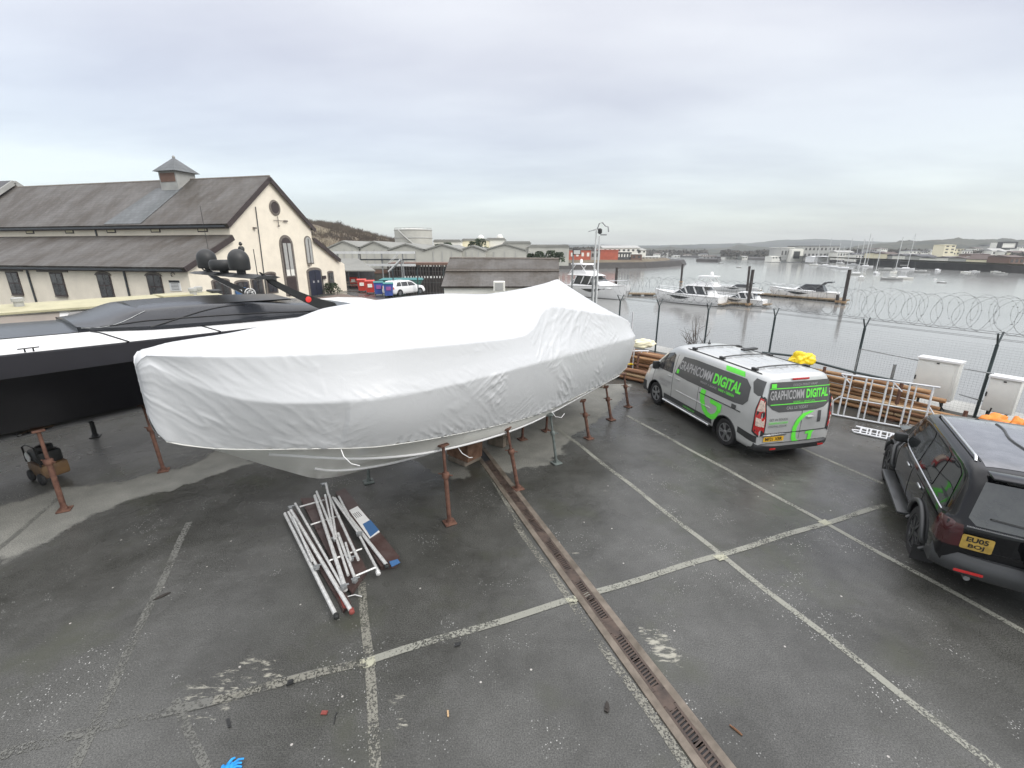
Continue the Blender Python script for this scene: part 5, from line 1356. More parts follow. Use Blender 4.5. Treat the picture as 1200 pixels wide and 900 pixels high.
# round window
mb = MB(); mb.lathe([(.62,0),(.66,.05),(.50,.09),(.47,.03),(.05,.03)],30,Matrix.Translation((.35,.0,8.0))@Matrix.Rotation(math.pi/2,4,'X')); rw_ = mb.build('round_window','stone',hall,smooth=30)
mb = MB(); mb.lathe([(.46,0),(.46,.06),(.02,.061)],30,Matrix.Translation((.35,.0,8.0))@Matrix.Rotation(math.pi/2,4,'X')); mb.build('louvre','trim',rw_)
# weather vane bracket
mb = MB(); mb.tube([hp(-.1,-.12,6.95),hp(1.6,-.12,6.95)],.025,5); mb.tube([hp(.45,-.12,7.3),hp(.45,-.12,6.5)],.03,6); mb.box((1.4,-.12,6.95),(.5,.05,.14)); mb.lathe([(.02,6.42),(.1,6.5),(.02,6.58)],8,Matrix.Translation((.45,-.12,0))); mb.build('wall_sign_bracket','stone',hall)
# tall arched window
aw = archpoly(1.15,.3,5.75,1.75,-.05,.08,'stone','arched_window',hall)
archpoly(1.15,2.2,5.52,1.25,-.075,.05,'trim','arch_frame',aw)
for s in (-1,1):
    gbox(1.15+s*.29,3.85,.42,2.35,'hgrey','pane',aw,-.09,.03)
    gbox(1.15+s*.29,2.42,.44,.62,'hwhite','lower_pane',aw,-.09,.03)
gbox(1.15,1.15,1.2,1.7,'trim','doorway',aw,-.08,.04)
a2 = archpoly(4.2,3.1,5.75,1.05,-.05,.08,'stone','arched_window',hall); archpoly(4.2,3.2,5.62,.80,-.08,.04,'hgrey','pane',a2); gbox(4.2,4.3,.06,2.4,'trim','glazing_bar',a2,-.10,.03)
# dark blue door
dd = archpoly(4.6,.0,2.75,2.3,-.05,.08,'stone','door',hall,.35); archpoly(4.6,.02,2.5,1.8,-.09,.06,'navy','leaf',dd,.2)
for s in (-1,1):
    gbox(4.6+s*.35,1.35,.22,.22,'palegrey','door_sign',dd,-.105,.02)
gbox(4.6,1.2,.025,2.3,'blackmat','door_gap',dd,-.10,.03)
# other ground floor openings
for u, w_, z1 in ((-6.6,1.4,2.35),(-4.6,1.2,2.1),(-3.0,1.1,2.2),(7.2,.75,2.3)):
    z0 = .2 if u < -6 else .7
    o = archpoly(u,z0,z1,w_+.3,-.04,.07,'stone','window',hall,.25); archpoly(u,z0+.1,z1-.15,w_,-.075,.05,'trim','window_frame',o,.2)
    for s in (-1,1): gbox(u+s*w_*.23,(z0+z1)/2,w_*.38,(z1-z0)*.72,'glass_win','pane',o,-.085,.03)
o = archpoly(-1.35,.7,2.6,1.35,-.04,.07,'stone','window',hall,.25)
archpoly(-1.35,.8,2.45,1.05,-.075,.05,'trim','window_frame',o,.2)
for s in (-1,1): gbox(-1.35+s*.25,1.5,.42,1.25,'glass_win','pane',o,-.085,.03)
gbox(-5.0,.75,1.0,1.5,'blue','blue_board',hall,-.16,.10)
gbox(5.95,1.7,.55,.32,'trim','wall_box',hall,-.1,.16)
mb = MB(); mb.tube([hp(-1.9,-.06,7.9),hp(-2.2,-.06,0)],.04,6); mb.build('downpipe','gutter',hall)
mb = MB(); mb.tube([hp(5.75,-.06,1.7),hp(5.75,-.06,0)],.05,6); mb.build('downpipe','gutter',hall)
mb = MB(); mb.box((-2.4,-.12,6.2),(.25,.2,.14)); mb.build('flood_lamp','stone',hall)
mb = MB(); mb.box((3.9,-.14,3.0),(.4,.2,.1)); mb.build('door_lamp','stone',hall)
# cupola
cu = Vector((-.45,9.1,0))
mb = MB(); mb.box((cu.x,cu.y,10.0),(1.9,1.9,2.1)); q = mb.build('cupola','concrete',hall)
mb = MB(); mb.box((cu.x-.96,cu.y,10.55),(.05,1.6,.72)); mb.build('louvre_panel','hbrown',q)
mb = MB(); a = [Vector((cu.x-1.25,cu.y-1.25,11.05)),Vector((cu.x+1.25,cu.y-1.25,11.05)),Vector((cu.x+1.25,cu.y+1.25,11.05)),Vector((cu.x-1.25,cu.y+1.25,11.05)),Vector((cu.x,cu.y,12.3))]
mb.add(a,[(0,3,2,1),(0,1,4),(1,2,4),(2,3,4),(3,0,4)]); mb.build('cupola_roof','slatenew',q,uv=lambda c:(c.x+c.y,c.z*1.4))
mb = MB(); mb.lathe([(.10,12.22),(.13,12.34),(.05,12.45)],8,Matrix.Translation((cu.x,cu.y,0))); mb.build('finial','concrete',q)
# higher neighbour roof at far left
nb_ = thing('adjoining_hall', 'darker slate roofed neighbour building joined on at the far left edge', 'building', HC+wv_*31, hrz)
mb = MB(); mb.prism([hp(u,0,z) for u,z in ((-5.4,0),(-5.4,6.9),(0,11.0),(5.4,6.9),(5.4,0))],(0,14,0)); mb.build('wall','cream',nb_)
for s in (-1,1):
    d = Vector((s*-5.7,0,4.3)); n = Vector((s*4.3,0,5.7)).normalized()
    mb = MB(); mb.prism([Vector((s*5.7,-.5,6.7))+n*.02,Vector((0,-.5,11.0))+n*.02,Vector((0,-.5,11.0))+n*.2,Vector((s*5.7,-.5,6.7))+n*.2],(0,15,0)); mb.build('roof','hroof',nb_)
    mb = MB(); mb.prism([Vector((s*5.7,-.75,6.7))-n*.2,Vector((0,-.75,11.0))-n*.2,Vector((0,-.75,11.0))+n*.2,Vector((s*5.7,-.75,6.7))+n*.2],(0,.2,0)); mb.build('bargeboard','concrete',nb_)
# shrub at the hall corner
def leafclump(name, loc, r, n, m, label, cat, sz=.12, stems=6, squash=.8, kind=None, group=None, seed=1):
    rnd = random.Random(seed); th = thing(name, label, cat, loc, 0, group)
    mb = MB()
    for k in range(stems):
        a = rnd.uniform(0,6.28); t = Vector((math.cos(a)*r*rnd.uniform(.2,.8), math.sin(a)*r*rnd.uniform(.2,.8), r*squash*rnd.uniform(.9,1.7)))
        mb.tube([(0,0,0), t*.5+Vector((0,0,.1*r)), t], [r*.018,r*.012,r*.005], 5)
        for q in range(3):
            b_ = t*rnd.uniform(.4,.9); e_ = b_+Vector((rnd.uniform(-1,1),rnd.uniform(-1,1),rnd.uniform(.2,1)))*r*.4
            mb.tube([b_, e_], [r*.009,r*.004], 4)
    mb.build('stem','twig',th)
    if m:
        mb = MB()
        for k in range(n):
            a = rnd.uniform(0,6.28); z = rnd.random()**.7; rr = r*math.sqrt(rnd.random())*(1-.5*z)
            p = Vector((rr*math.cos(a), rr*math.sin(a), z*r*1.6*squash+.05)); d = Vector((rnd.gauss(0,1),rnd.gauss(0,1),rnd.gauss(0,1))).normalized(); e_ = d.cross(Vector((rnd.gauss(0,1),rnd.gauss(0,1),rnd.gauss(0,1)))).normalized()
            mb.add([p-d*sz, p+e_*sz*.6, p+d*sz, p-e_*sz*.6], [(0,1,2,3)])
        mb.build('foliage',m,th,recalc=False)
    return th
p = at_z(388,344); leafclump('shrub', (p.x,p.y,0), 1.3, 500, 'evergreen', 'low brown green shrub growing at the corner of the cream hall', 'shrub', .10, 12, .5, seed=3)

# picnic bench by the hall
p = at_z(413,338); th = thing('picnic_bench', 'grey wooden bench table on thin legs beside the hall end wall', 'bench', (p.x+.3,p.y,0), R(14))
mb = MB(); mb.box((0,0,.75),(2.6,.8,.06)); mb.build('table_top','graywood',th)
for s in (-1,1):
    mb = MB(); mb.box((0,s*.75,.45),(2.6,.28,.05)); mb.build('seat','graywood',th)
    mb = MB(); mb.box((s*.95,0,.42),(.08,1.5,.07)); mb.box((s*.95,-.35,.36),(.08,.08,.74),rot=Matrix.Rotation(.35,4,'X')); mb.box((s*.95,.35,.36),(.08,.08,.74),rot=Matrix.Rotation(-.35,4,'X')); mb.build('leg','graywood',th)

# ================================================================ lean-to shelter, bins, gangway, jetty
Y0 = 56
sh = thing('shelter', 'open grey shelter with a sloping sheet roof at the end of the hall', 'shelter', (0,0,0))
A = at_y(391,303,Y0+3); B = at_y(420,303,Y0+3); C_ = at_y(440,317,Y0-2); D_ = at_y(405,317,Y0-2)
mb = MB(); mb.prism([A,B,C_,D_],(0,0,-.12)); mb.build('roof','shedroof',sh)
for (u,Y) in ((408,Y0-2),(420,Y0-2),(438,Y0-2)):
    p = at_y(u,318,Y); mb = MB(); mb.tube([(p.x,p.y,-.0),(p.x,p.y,p.z)],.07,6); mb.build('post','gutter',sh)
p0 = at_y(402,318,Y0+1.5); p1 = at_y(437,318,Y0+1.5); mb = MB(); mb.box(((p0.x+p1.x)/2,Y0+1.5,1.1),(p1.x-p0.x,.12,2.2)); mb.build('back_wall','hroof',sh)
def wheelie(u, v, wpx, label, m, lid, Yd=None):
    p = at_z(u, v); th = thing('wheelie_bin', label, 'bin', (p.x,p.y,0), R(15))
    mb = MB(); mb.loft([[Vector((sx*.45*k,sy*.42*k,z)) for sx,sy in ((-1,-1),(1,-1),(1,1),(-1,1))] for z,k in ((.15,.82),(1.15,1.0),(1.22,1.06),(1.26,1.06))]); mb.build('body',m,th)
    mb = MB(); mb.loft([[Vector((sx*.49,-.47,z)) for sx,z in ((-1,1.262),(1,1.262),(1,1.30),(-1,1.30))],[Vector((sx*.49,0,z)) for sx,z in ((-1,1.30),(1,1.30),(1,1.42),(-1,1.42))],[Vector((sx*.49,.47,z)) for sx,z in ((-1,1.262),(1,1.262),(1,1.32),(-1,1.32))]]); mb.build('lid',lid,th)
    for sx in (-1,1):
        mb = MB(); mb.lathe([(.04,-.03),(.09,-.03),(.09,.03),(.04,.03)],12,Matrix.Translation((sx*.33,-.33,.09))@Matrix.Rotation(math.pi/2,4,'Y')); mb.build('wheel','tyre',th)
    mb = MB(); mb.box((0,-.44,.85),(.45,.03,.35)); mb.build('label_patch','hwhite' if m == 'redbin' else 'purple',th)
    return th
wheelie(425,342,7,'red wheeled bin, left one of the two red bins near the shelter','redbin','redbin')
wheelie(434.5,344,7,'red wheeled bin, right one of the two red bins, next to the blue bins','redbin','redbin')
wheelie(444.5,346,7,'blue wheeled bin with purple label next to the red bins','bluebin','teal')
wheelie(456,348,7,'blue wheeled bin with purple label partly hidden behind the white car','bluebin','teal')
wheelie(415,337,7,'dark red low bin standing in the shelter','redbin','gutter')
gc_ = at_z(462,346); th = thing('skip_container', 'dark green open skip with its sheet cover behind the bins', 'skip', (gc_.x,gc_.y+3.5,0), R(8))
mb = MB(); mb.loft([[Vector((sx*x_,sy*.9,z)) for sx,sy in ((-1,-1),(1,-1),(1,1),(-1,1))] for z,x_ in ((.1,1.6),(1.35,2.3))]); mb.build('body','greendk',th)
mb = MB(); mb.loft([[Vector((sx*x_,sy*k,z)) for sx,sy in ((-1,-1),(1,-1),(1,1),(-1,1))] for z,x_,k in ((1.352,2.35,.95),(1.5,2.0,.6))]); mb.build('sheet','teal',th)
mb = MB()
for s in (-1,1): mb.box((s*1.2,-.96,.75),(.08,.06,1.1))
mb.build('rib','gutter',th)

# white pipe bridge / loading gantry behind, with posts
def beam(nm,label,cat,u0,v0,u1,v1,Y,th_,m,posts,zb=0,pr=.09,Ye=None):
    a = at_y(u0,v0,Y); b = at_y(u1,v1,Ye or Y); t = thing(nm,label,cat,(a.x,a.y,0))
    mb = MB(); mid = (a+b)/2-Vector((a.x,a.y,0)); d = b-a; mb.box(mid,(d.length,th_,th_),rot=d.to_track_quat('X','Z').to_matrix().to_4x4()); mb.build('beam',m,t)
    for q in posts:
        p = a.lerp(b,q)-Vector((a.x,a.y,0)); mb = MB(); mb.tube([(p.x,p.y,zb),(p.x,p.y,p.z)],pr,6); mb.build('post','galv',t)
    return t
t = beam('pipe_bridge','long pale overhead pipe bridge on thin posts crossing behind the bins','pipe bridge',383,296,486,296,62,.32,'wpost',(.12,.36,.62,.86),-4.5,.10)
a = at_y(383,296,62)
for dz, m in ((-.9,'gutter'),(-1.6,'wpost')):
    mb = MB(); b = at_y(486,296,62); mb.box(((b.x-a.x)/2,0,a.z+dz),(b.x-a.x,.35,.18 if m=='gutter' else .3)); mb.build('pipe',m,t)
# stairs
a = at_y(456,318,60); b = at_y(470,304,60)
t = thing('metal_stairs','pale metal stair flight going up to the jetty','stairs',(a.x,a.y,0))
for y in (-.5,.5):
    mb = MB(); d = b-a; mb.box((d.x/2,y,(a.z+b.z)/2),(d.length,.08,.16),rot=d.to_track_quat('X','Z').to_matrix().to_4x4()); mb.build('stringer','wpost',t)
    mb = MB(); mb.tube([(0,y,a.z+1.0),(d.x,y,b.z+1.0)],.03,5); mb.build('handrail','wpost',t)
mb = MB()
for k in range(8): mb.box((d.x*(k+.5)/8,0,a.z+d.z*(k+.5)/8),(.3,.9,.05))
mb.build('treads','galv',t)
for x_,z_ in ((0,a.z),(d.x,b.z)):
    mb = MB(); mb.tube([(x_,0,-4.5),(x_,0,z_)],.09,6); mb.build('post','galv',t)
# jetty on piles
JY = 66
a = at_y(455,308,JY); b = at_y(540,307,JY)
t = thing('timber_jetty','brown timber jetty on dark wet piles across the small basin','jetty',(a.x,a.y,0))
mb = MB(); mb.box(((b.x-a.x)/2,2,a.z-.15),(b.x-a.x,4.4,.3)); mb.build('deck','hbrown',t)
rnd = random.Random(4)
for k in range(26):
    x = (b.x-a.x)*k/25; mb = MB(); mb.tube([(x,-.2,WATER-.5),(x+rnd.uniform(-.1,.1),-.1,a.z-.3)],.13,6); mb.build('pile','pile',t)
mb = MB(); mb.box(((b.x-a.x)/2,.6,a.z-1.2),(b.x-a.x,.15,1.3)); mb.build('fender_boards','pile',t)
# quay under the sheds
mb = MB(); q0 = at_y(375,318,67.5); q1 = at_y(456,318,67.5)
t = thing('quay_wall','dark mossy stone quay wall below the pale sheds','quay wall',(q0.x,70,0))
mb.box(((q1.x-q0.x)/2,0,-1.8),(q1.x-q0.x+2,3,7.0)); mb.build('face','quay',t)
mb = MB(); mb.box(((q1.x-q0.x)/2,-1.55,1.3),(q1.x-q0.x+2,.1,.5)); mb.build('cope','hbrown',t)
mb = MB(); mb.prism([(-95,73,-5.5),(5,73,-5.5),(6,90,-5.5),(8,170,-5.5),(-160,190,-5.5)],(0,0,5.6)); tag(mb.build('industrial_land','concrete'),kind='structure')
mb = MB(); mb.add([(-95,71.5,-5),(5,71.5,-5),(5,73,.09),(-95,73,.09)],[(0,1,2,3)]); tag(mb.build('shore_slope','mud'),kind='structure')
# sheds with shallow gables
def gshed(u0,u1,vb,vr,ve,Y,dep,label,rm='shedroof',wm='shed',door=None,zb=0):
    a = at_y(u0,ve,Y); b = at_y(u1,ve,Y); r = at_y((u0+u1)/2,vr,Y); w_ = b.x-a.x
    t = thing('industrial_shed',label,'shed',((a.x+b.x)/2,Y,zb))
    ze = a.z-zb; zr = r.z-zb
    mb = MB(); mb.prism([(-w_/2,0,0),(w_/2,0,0),(w_/2,0,ze),(0,0,zr),(-w_/2,0,ze)],(0,dep,0)); mb.build('wall',wm,t)
    for s in (-1,1):
        mb = MB(); mb.prism([(s*(w_/2+.2),-.25,ze+.02),(0,-.25,zr+.04),(0,-.25,zr+.28),(s*(w_/2+.2),-.25,ze+.26)],(0,dep+.4,0)); mb.build('roof',rm,t)
    mb = MB()
    for k in range(1,4): mb.box((-w_/2+w_*k/4,-.06,ze/2),(.12,.1,ze))
    mb.build('cladding_posts','hgrey',t)
    if door:
        for x_,dw,dh,z_ in door:
            mb = MB(); mb.box((x_,-.08,z_+dh/2),(dw,.12,dh)); mb.build('opening','blackmat',t)
    return t
gshed(384,422,300,283.5,292,84,25,'pale gabled shed nearest the cream hall')
gshed(421,456,300,284,292,84,25,'pale gabled shed second from the cream hall, left of the storage tank')
gshed(455,497,300,287,294,80,25,'pale gabled shed in front of the storage tank with dark openings',door=((-.6,2.0,1.8,.1),(1.8,.8,1.9,0)))
gshed(497,540,300,287.5,294.5,80,25,'pale gabled shed right of the storage tank')
gshed(539,568,300,289,294.5,82,25,'pale gabled shed with a small black window above the slate boathouse, left one',door=((-1,1.6,.9,1.5),))
gshed(566,617,300,287,294.5,86,25,'wide pale gabled shed with black window behind the slate boathouse',door=((1.4,1.5,.8,1.5),))
for i,(u0,u1,v0,v1,Y,m,lab) in enumerate(((508,540,282,293,150,'hwhite','pale flat topped warehouse just right of the storage tank'),(541,572,281,293,155,'hcream','cream warehouse block behind the sheds'),
    (570,592,280,291,160,'hwhite','light warehouse with a domed roof vent behind the sheds'),(590,622,284,292,150,'shed','long low pale warehouse behind the boathouse'),(620,667,288,297,140,'shed','long grey white warehouse ending beside the red building'),(398,440,284,300,120,'shed','pale shed far back behind the pipe bridge'))):
    a = at_y(u0,v0,Y); b = at_y(u1,v0,Y); t = thing('warehouse',lab,'warehouse',((a.x+b.x)/2,Y,0)); w_ = b.x-a.x
    mb = MB(); mb.box((0,8,a.z/2-.3),(w_,16,a.z)); mb.build('wall',m,t)
    mb = MB(); mb.prism([(-w_/2-.3,-.3,a.z-.3),(w_/2+.3,-.3,a.z-.3),(w_/2*.9,-.3,a.z+.35),(-w_/2*.9,-.3,a.z+.35)],(0,16.6,0)); mb.build('roof','shedroof',t)
    mb = MB()
    for k in range(6): mb.box((-w_/2+w_*(k+.5)/6,-.05,a.z*.55),(w_*.06,.1,a.z*.25))
    mb.build('windows','hgrey',t)
    if i in (1,2):
        mb = MB(); mb.lathe([(1.2,a.z),(1.0,a.z+1.0),(.4,a.z+1.6)],12,Matrix.Translation((w_*.2,4,0))); mb.build('roof_vent','hwhite',t)
# evergreen bushes in front of the warehouses
for i,(u,v,Y,r) in enumerate(((555,288,90,1.6),(563,286,92,1.8),(514,288,88,1.2),(525,287,88,1.3),(632,298,88,1.4),(645,298,88,1.5),(655,299,88,1.4),(622,299,88,1.2))):
    p = at_y(u,v+6,Y); leafclump('bush',(p.x,p.y,max(0,p.z-.4)),r,260,'evergreen',['dark rounded bush above the sheds, left of the domed warehouse','dark rounded bush touching its twin above the sheds','small bush just right of the storage tank','small bush by the warehouse gable right of the tank','dark bush left of the red building','dark bush in the middle of the row by the red building','dark bush nearest the red building','small dark bush at the left end of the row by the red building'][i],'bush',.22,5,.8,seed=20+i)
# storage tank
a = at_y(458.5,290,130); b = at_y(503,290,130); r = (b.x-a.x)/2; zt = at_y(480,269,130).z
t = thing('storage_tank','large pale cylindrical storage tank with a spiral stair line','tank',((a.x+b.x)/2,130+r,0))
mb = MB(); mb.lathe([(r,0),(r,zt),(r*.5,zt+.45),(.05,zt+.6)],48); mb.build('shell','tank',t,smooth=30)
for z_ in (zt-2.1,zt):
    mb = MB(); mb.tube([(math.cos(2*math.pi*k/48)*(r+.05),math.sin(2*math.pi*k/48)*(r+.05),z_) for k in range(48)],.11,5,closed=True); mb.build('stiffening_ring','hgrey',t)
mb = MB(); mb.tube([(math.cos(R(-125+95*k/24))*(r+.35),math.sin(R(-125+95*k/24))*(r+.35),zt-(zt-3.0)*min(1,k/20)**1.0) for k in range(25)],.22,5); mb.build('spiral_stair','hgrey',t)
mb = MB()
for k in range(24): mb.tube([(math.cos(2*math.pi*k/24)*(r-.1),math.sin(2*math.pi*k/24)*(r-.1),zt),(math.cos(2*math.pi*k/24)*(r-.1),math.sin(2*math.pi*k/24)*(r-.1),zt+.55)],.04,4)
mb.tube([(math.cos(2*math.pi*k/48)*(r-.1),math.sin(2*math.pi*k/48)*(r-.1),zt+.55) for k in range(48)],.04,4,closed=True); mb.build('top_railing','hgrey',t)

# ================================================================ slate boathouse
BY = 31.0
rl, rr_ = at_y(527,302.5,BY+2.6), at_y(655,303.5,BY+2.6); el, er = at_y(517,335.5,BY-1.6), at_y(655,335.5,BY-1.6); ml, mr = at_y(522.5,318,BY+.6), at_y(655,318,BY+.6)
t = thing('boathouse','low white walled boathouse with a long two pitch dark slate roof behind the wrapped boat','boathouse',(0,0,0))
def quad(nm,pts,m,par,th_=.12,uvs=None):
    n = (Vector(pts[1])-Vector(pts[0])).cross(Vector(pts[3])-Vector(pts[0])).normalized(); n = n if n.z > 0 else -n
    mb = MB(); mb.prism(pts,-n*th_); return mb.build(nm,m,par,uv=lambda c:(c.x*1.0,c.y*1.1+c.z))
quad('lower_roof',[el,er,mr,ml],'slate',t); 
ml2 = ml+Vector((.0,.02,.16)); mr2 = mr+Vector((0,.02,.16)); quad('upper_roof',[ml2,mr2,rr_,rl],'slate',t)
bl = Vector((rl.x-1.2,rl.y+4.2,el.z)); br_ = Vector((rr_.x,rr_.y+4.2,el.z)); quad('back_roof',[rl,rr_,br_,bl],'slate',t)
mb = MB(); mb.tube([rl,rr_],.10,6); mb.build('ridge_tiles','stone',t)
mb = MB(); mb.tube([ml+Vector((0,-.02,.05)),mr+Vector((0,-.02,.05))],.09,6); mb.build('step_flashing','stone',t)
mb = MB(); mb.prism([(el.x+.15,el.y+.2,0),(er.x-.0,er.y+.2,0),(er.x-.0,er.y+.2,el.z-.05),(el.x+.15,el.y+.2,el.z-.05)],(0,6.2,0)); mb.build('wall','hwhite',t)
mb = MB(); mb.prism([(er.x+.02,er.y+.2,0),(er.x+.02,br_.y,0),(er.x+.02,br_.y,br_.z),(er.x+.02,rr_.y,rr_.z-.1),(er.x+.02,mr.y,mr.z-.1),(er.x+.02,er.y+.2,er.z-.1)],(.14,0,0)); mb.build('end_wall','hwhite',t)
p = at_y(585,329.5,BY-2.2); c = at_y(585,341,BY-2.2)
vb = thing('white_vent_box','small white framed metal box standing upright in front of the boathouse roof','vent box',(p.x,p.y,0))
mb = MB(); mb.box((0,0,c.z/2),(.55,.5,c.z)); mb.build('pedestal','hwhite',vb)
mb = MB(); mb.box((0,0,(p.z+c.z)/2),(.72,.55,p.z-c.z),bev=.03); mb.build('casing','hwhite',vb)
mb = MB(); mb.box((0,-.29,(p.z+c.z)/2),(.5,.04,(p.z-c.z)*.72)); mb.build('louvre','hgrey',vb)

# floodlight pole
p = at_z(674,350) ; b = at_y(672,292,24)
t = thing('floodlight_pole','grey pole with a square black floodlight head behind the wrapped boat','lamp',(b.x,24,0))
mb = MB(); mb.tube([(0,0,-.0),(0,0,b.z-.1)],[.055,.04],8); mb.build('pole','galv',t,smooth=60)
mb = MB(); mb.box((.16,-.1,b.z-.12),(.42,.12,.30),rot=Matrix.Rotation(-.4,4,'X'),bev=.03); hd = mb.build('lamp_head','blackmat',t,smooth=40)
mb = MB(); mb.box((.16,-.175,b.z-.15),(.32,.02,.20),rot=Matrix.Rotation(-.4,4,'X')); mb.build('lens','hgrey',hd)
# twin mast with camera / lamps
b = at_y(699,268,27)
t = thing('camera_mast','tall pale twin pole mast with a cluster of cameras and aerials on top','mast',(b.x,27,0))
for dx,dz in ((0,0),(.2,-.4)):
    mb = MB(); mb.tube([(dx,0,0),(dx,0,b.z+dz)],[.06,.045],8); mb.build('pole','wpost',t,smooth=60)
mb = MB(); mb.tube([(-.45,0,b.z-.15),(.15,0,b.z)],.025,5); mb.build('aerial','galv',t)
mb = MB(); mb.tube([(.05,0,b.z),(.15,0,b.z+.28),(.32,0,b.z+.33),(.5,0,b.z+.15),(.66,0,b.z+.10),(.70,0,b.z-.18)],.035,6); mb.build('swan_neck','galv',t,smooth=60)
mb = MB(); mb.lathe([(.02,b.z-.3),(.12,b.z-.24),(.12,b.z-.05),(.04,b.z+.02)],12,Matrix.Translation((.2,-.05,0))); mb.build('camera_dome','blackmat',t,smooth=40)
mb = MB(); mb.box((.42,0,b.z-.33),(.35,.1,.07)); mb.build('bracket','galv',t)
for u0,v0,vt,lab in ((695,360,325,'thin grey post standing left of its twin at the end of the yard'),(699,362,323,'thin grey post standing right of its twin at the end of the yard')):
    b = at_y(u0,vt,22.5+(u0-695)*.2); th = thing('steel_post',lab,'post',(b.x,b.y,0)); mb = MB(); mb.tube([(0,0,0),(0,0,b.z)],.045,8); mb.build('tube','galv',th,smooth=50); mb = MB(); mb.tube([(0,0,b.z-.4),(-.12,0,b.z-.05)],.02,5); mb.build('bracket','galv',th)
# far yard fence (left) posts with rails
t = thing('yard_fence','thin wire fence on grey posts along the far edge of the yard beside the boathouse','fence',(0,0,0))
P_ = [(-12.3,47.5),(-9.6,46.7),(-6.8,45.6),(-4.2,44.6)]
for x,y in P_:
    mb = MB(); mb.tube([(x,y,0),(x,y,2.6)],.06,6); mb.build('post','fence',t)
    mb = MB(); mb.tube([(x,y,2.5),(x+.3,y,2.9)],.03,5); mb.build('top_arm','fence',t)
for (x,y),(x2,y2) in zip(P_,P_[1:]):
    mb = MB()
    for z_ in (.3,1.3,2.4): mb.tube([(x,y,z_),(x2,y2,z_)],.012,4)
    for k in range(1,22): 
        q = k/22; mb.tube([(x+(x2-x)*q,y+(y2-y)*q,.3),(x+(x2-x)*q,y+(y2-y)*q,2.4)],.004,3)
    mb.build('wire_panel','wire',t)

# ================================================================ security fence along the quay
fn = thing('security_fence','tall green steel mesh security fence with forked post tops and razor wire along the quay','fence',(0,0,0))
PH = 2.45
for i,p in enumerate(FP):
    mb = MB(); mb.tube([(p.x,p.y,0),(p.x,p.y,PH-.28)],.036,8)
    t_ = (FP[min(i+1,len(FP)-1)]-FP[max(i-1,0)]).normalized(); n_ = Vector((t_.y,-t_.x,0))
    for s in (-1,1): mb.tube([(p.x,p.y,PH-.30),(p.x+s*n_.x*.22,p.y+s*n_.y*.22,PH+.02)],.022,6)
    mb.build('post','fence',fn,smooth=50)
for a,b in zip(FP,FP[1:]):
    mb = MB(); d = (b-a); L_ = d.length; n = int(L_/.075)
    for k in range(1,n):
        q = a+d*(k/n); mb.tube([(q.x,q.y,.25),(q.x,q.y,PH-.32)],.0011,3,cap=False)
    for k in range(29):
        z_ = .25+(PH-.57)*k/28; mb.tube([(a.x,a.y,z_),(b.x,b.y,z_)],.0011,3,cap=False)
    mb.build('mesh_panel','wire',fn,recalc=False)
    n_ = Vector((d.y,-d.x,0)).normalized()
    mb = MB()
    for s,z_ in ((-.22,PH),(.22,PH),(-.12,PH-.15),(.12,PH-.15)): mb.tube([(a.x+n_.x*s,a.y+n_.y*s,z_),(b.x+n_.x*s,b.y+n_.y*s,z_)],.005,4)
    mb.build('line_wire','razor',fn)
# razor coils
rnd = random.Random(11)
for si,(a,b) in enumerate(zip(FP,FP[1:])):
    d = b-a; L_ = d.length; t_ = d.normalized(); n_ = Vector((t_.y,-t_.x,0)); n = int(L_/.17); mb = MB()
    for k in range(n):
        R0 = .47*rnd.uniform(.9,1.04); ang = R(rnd.uniform(38,66))*(1 if k % 2 else -1)
        ax = (t_*math.cos(ang)+n_*math.sin(ang)); c = a+d*((k+.5)/n)+Vector((0,0,PH-.02+R0))+t_*rnd.uniform(-.05,.05)
        ex = ax.cross(Vector((0,0,1))).normalized(); ez = Vector((0,0,1))+t_*rnd.uniform(-.12,.12)
        pts = [c+ex*(R0*math.cos(2*math.pi*q/26))+ez*(R0*math.sin(2*math.pi*q/26))+ax*(.05*math.sin(4*math.pi*q/26)) for q in range(26)]
        mb.tube(pts,.0029,3,closed=True)
        for q in range(0,26,2): mb.box(pts[q],(.035,.002,.010),rz=q)
    mb.build('razor_coil','razor',fn,recalc=False)

# handrail (black pipe) and rails by the cabinets
def pipe(name,label,cat,pts,r,m):
    th = MB(); th.tube(pts,r,8); o = th.build(name,m,None,smooth=60); tag(o,label,cat); return o
pp = [at_y(u,v,Y) for u,v,Y in ((893,413,14.2),(930,417,13.9),(950,423,13.6),(1000,436,12.9),(1048,446,12.4),(1062,449,12.3),(1071,452,12.2),(1071,458,12.2))]
pipe('black_hose','thick black hose running along the fence between the yellow sheet and the white cabinet','hose',pp,.035,'fence')
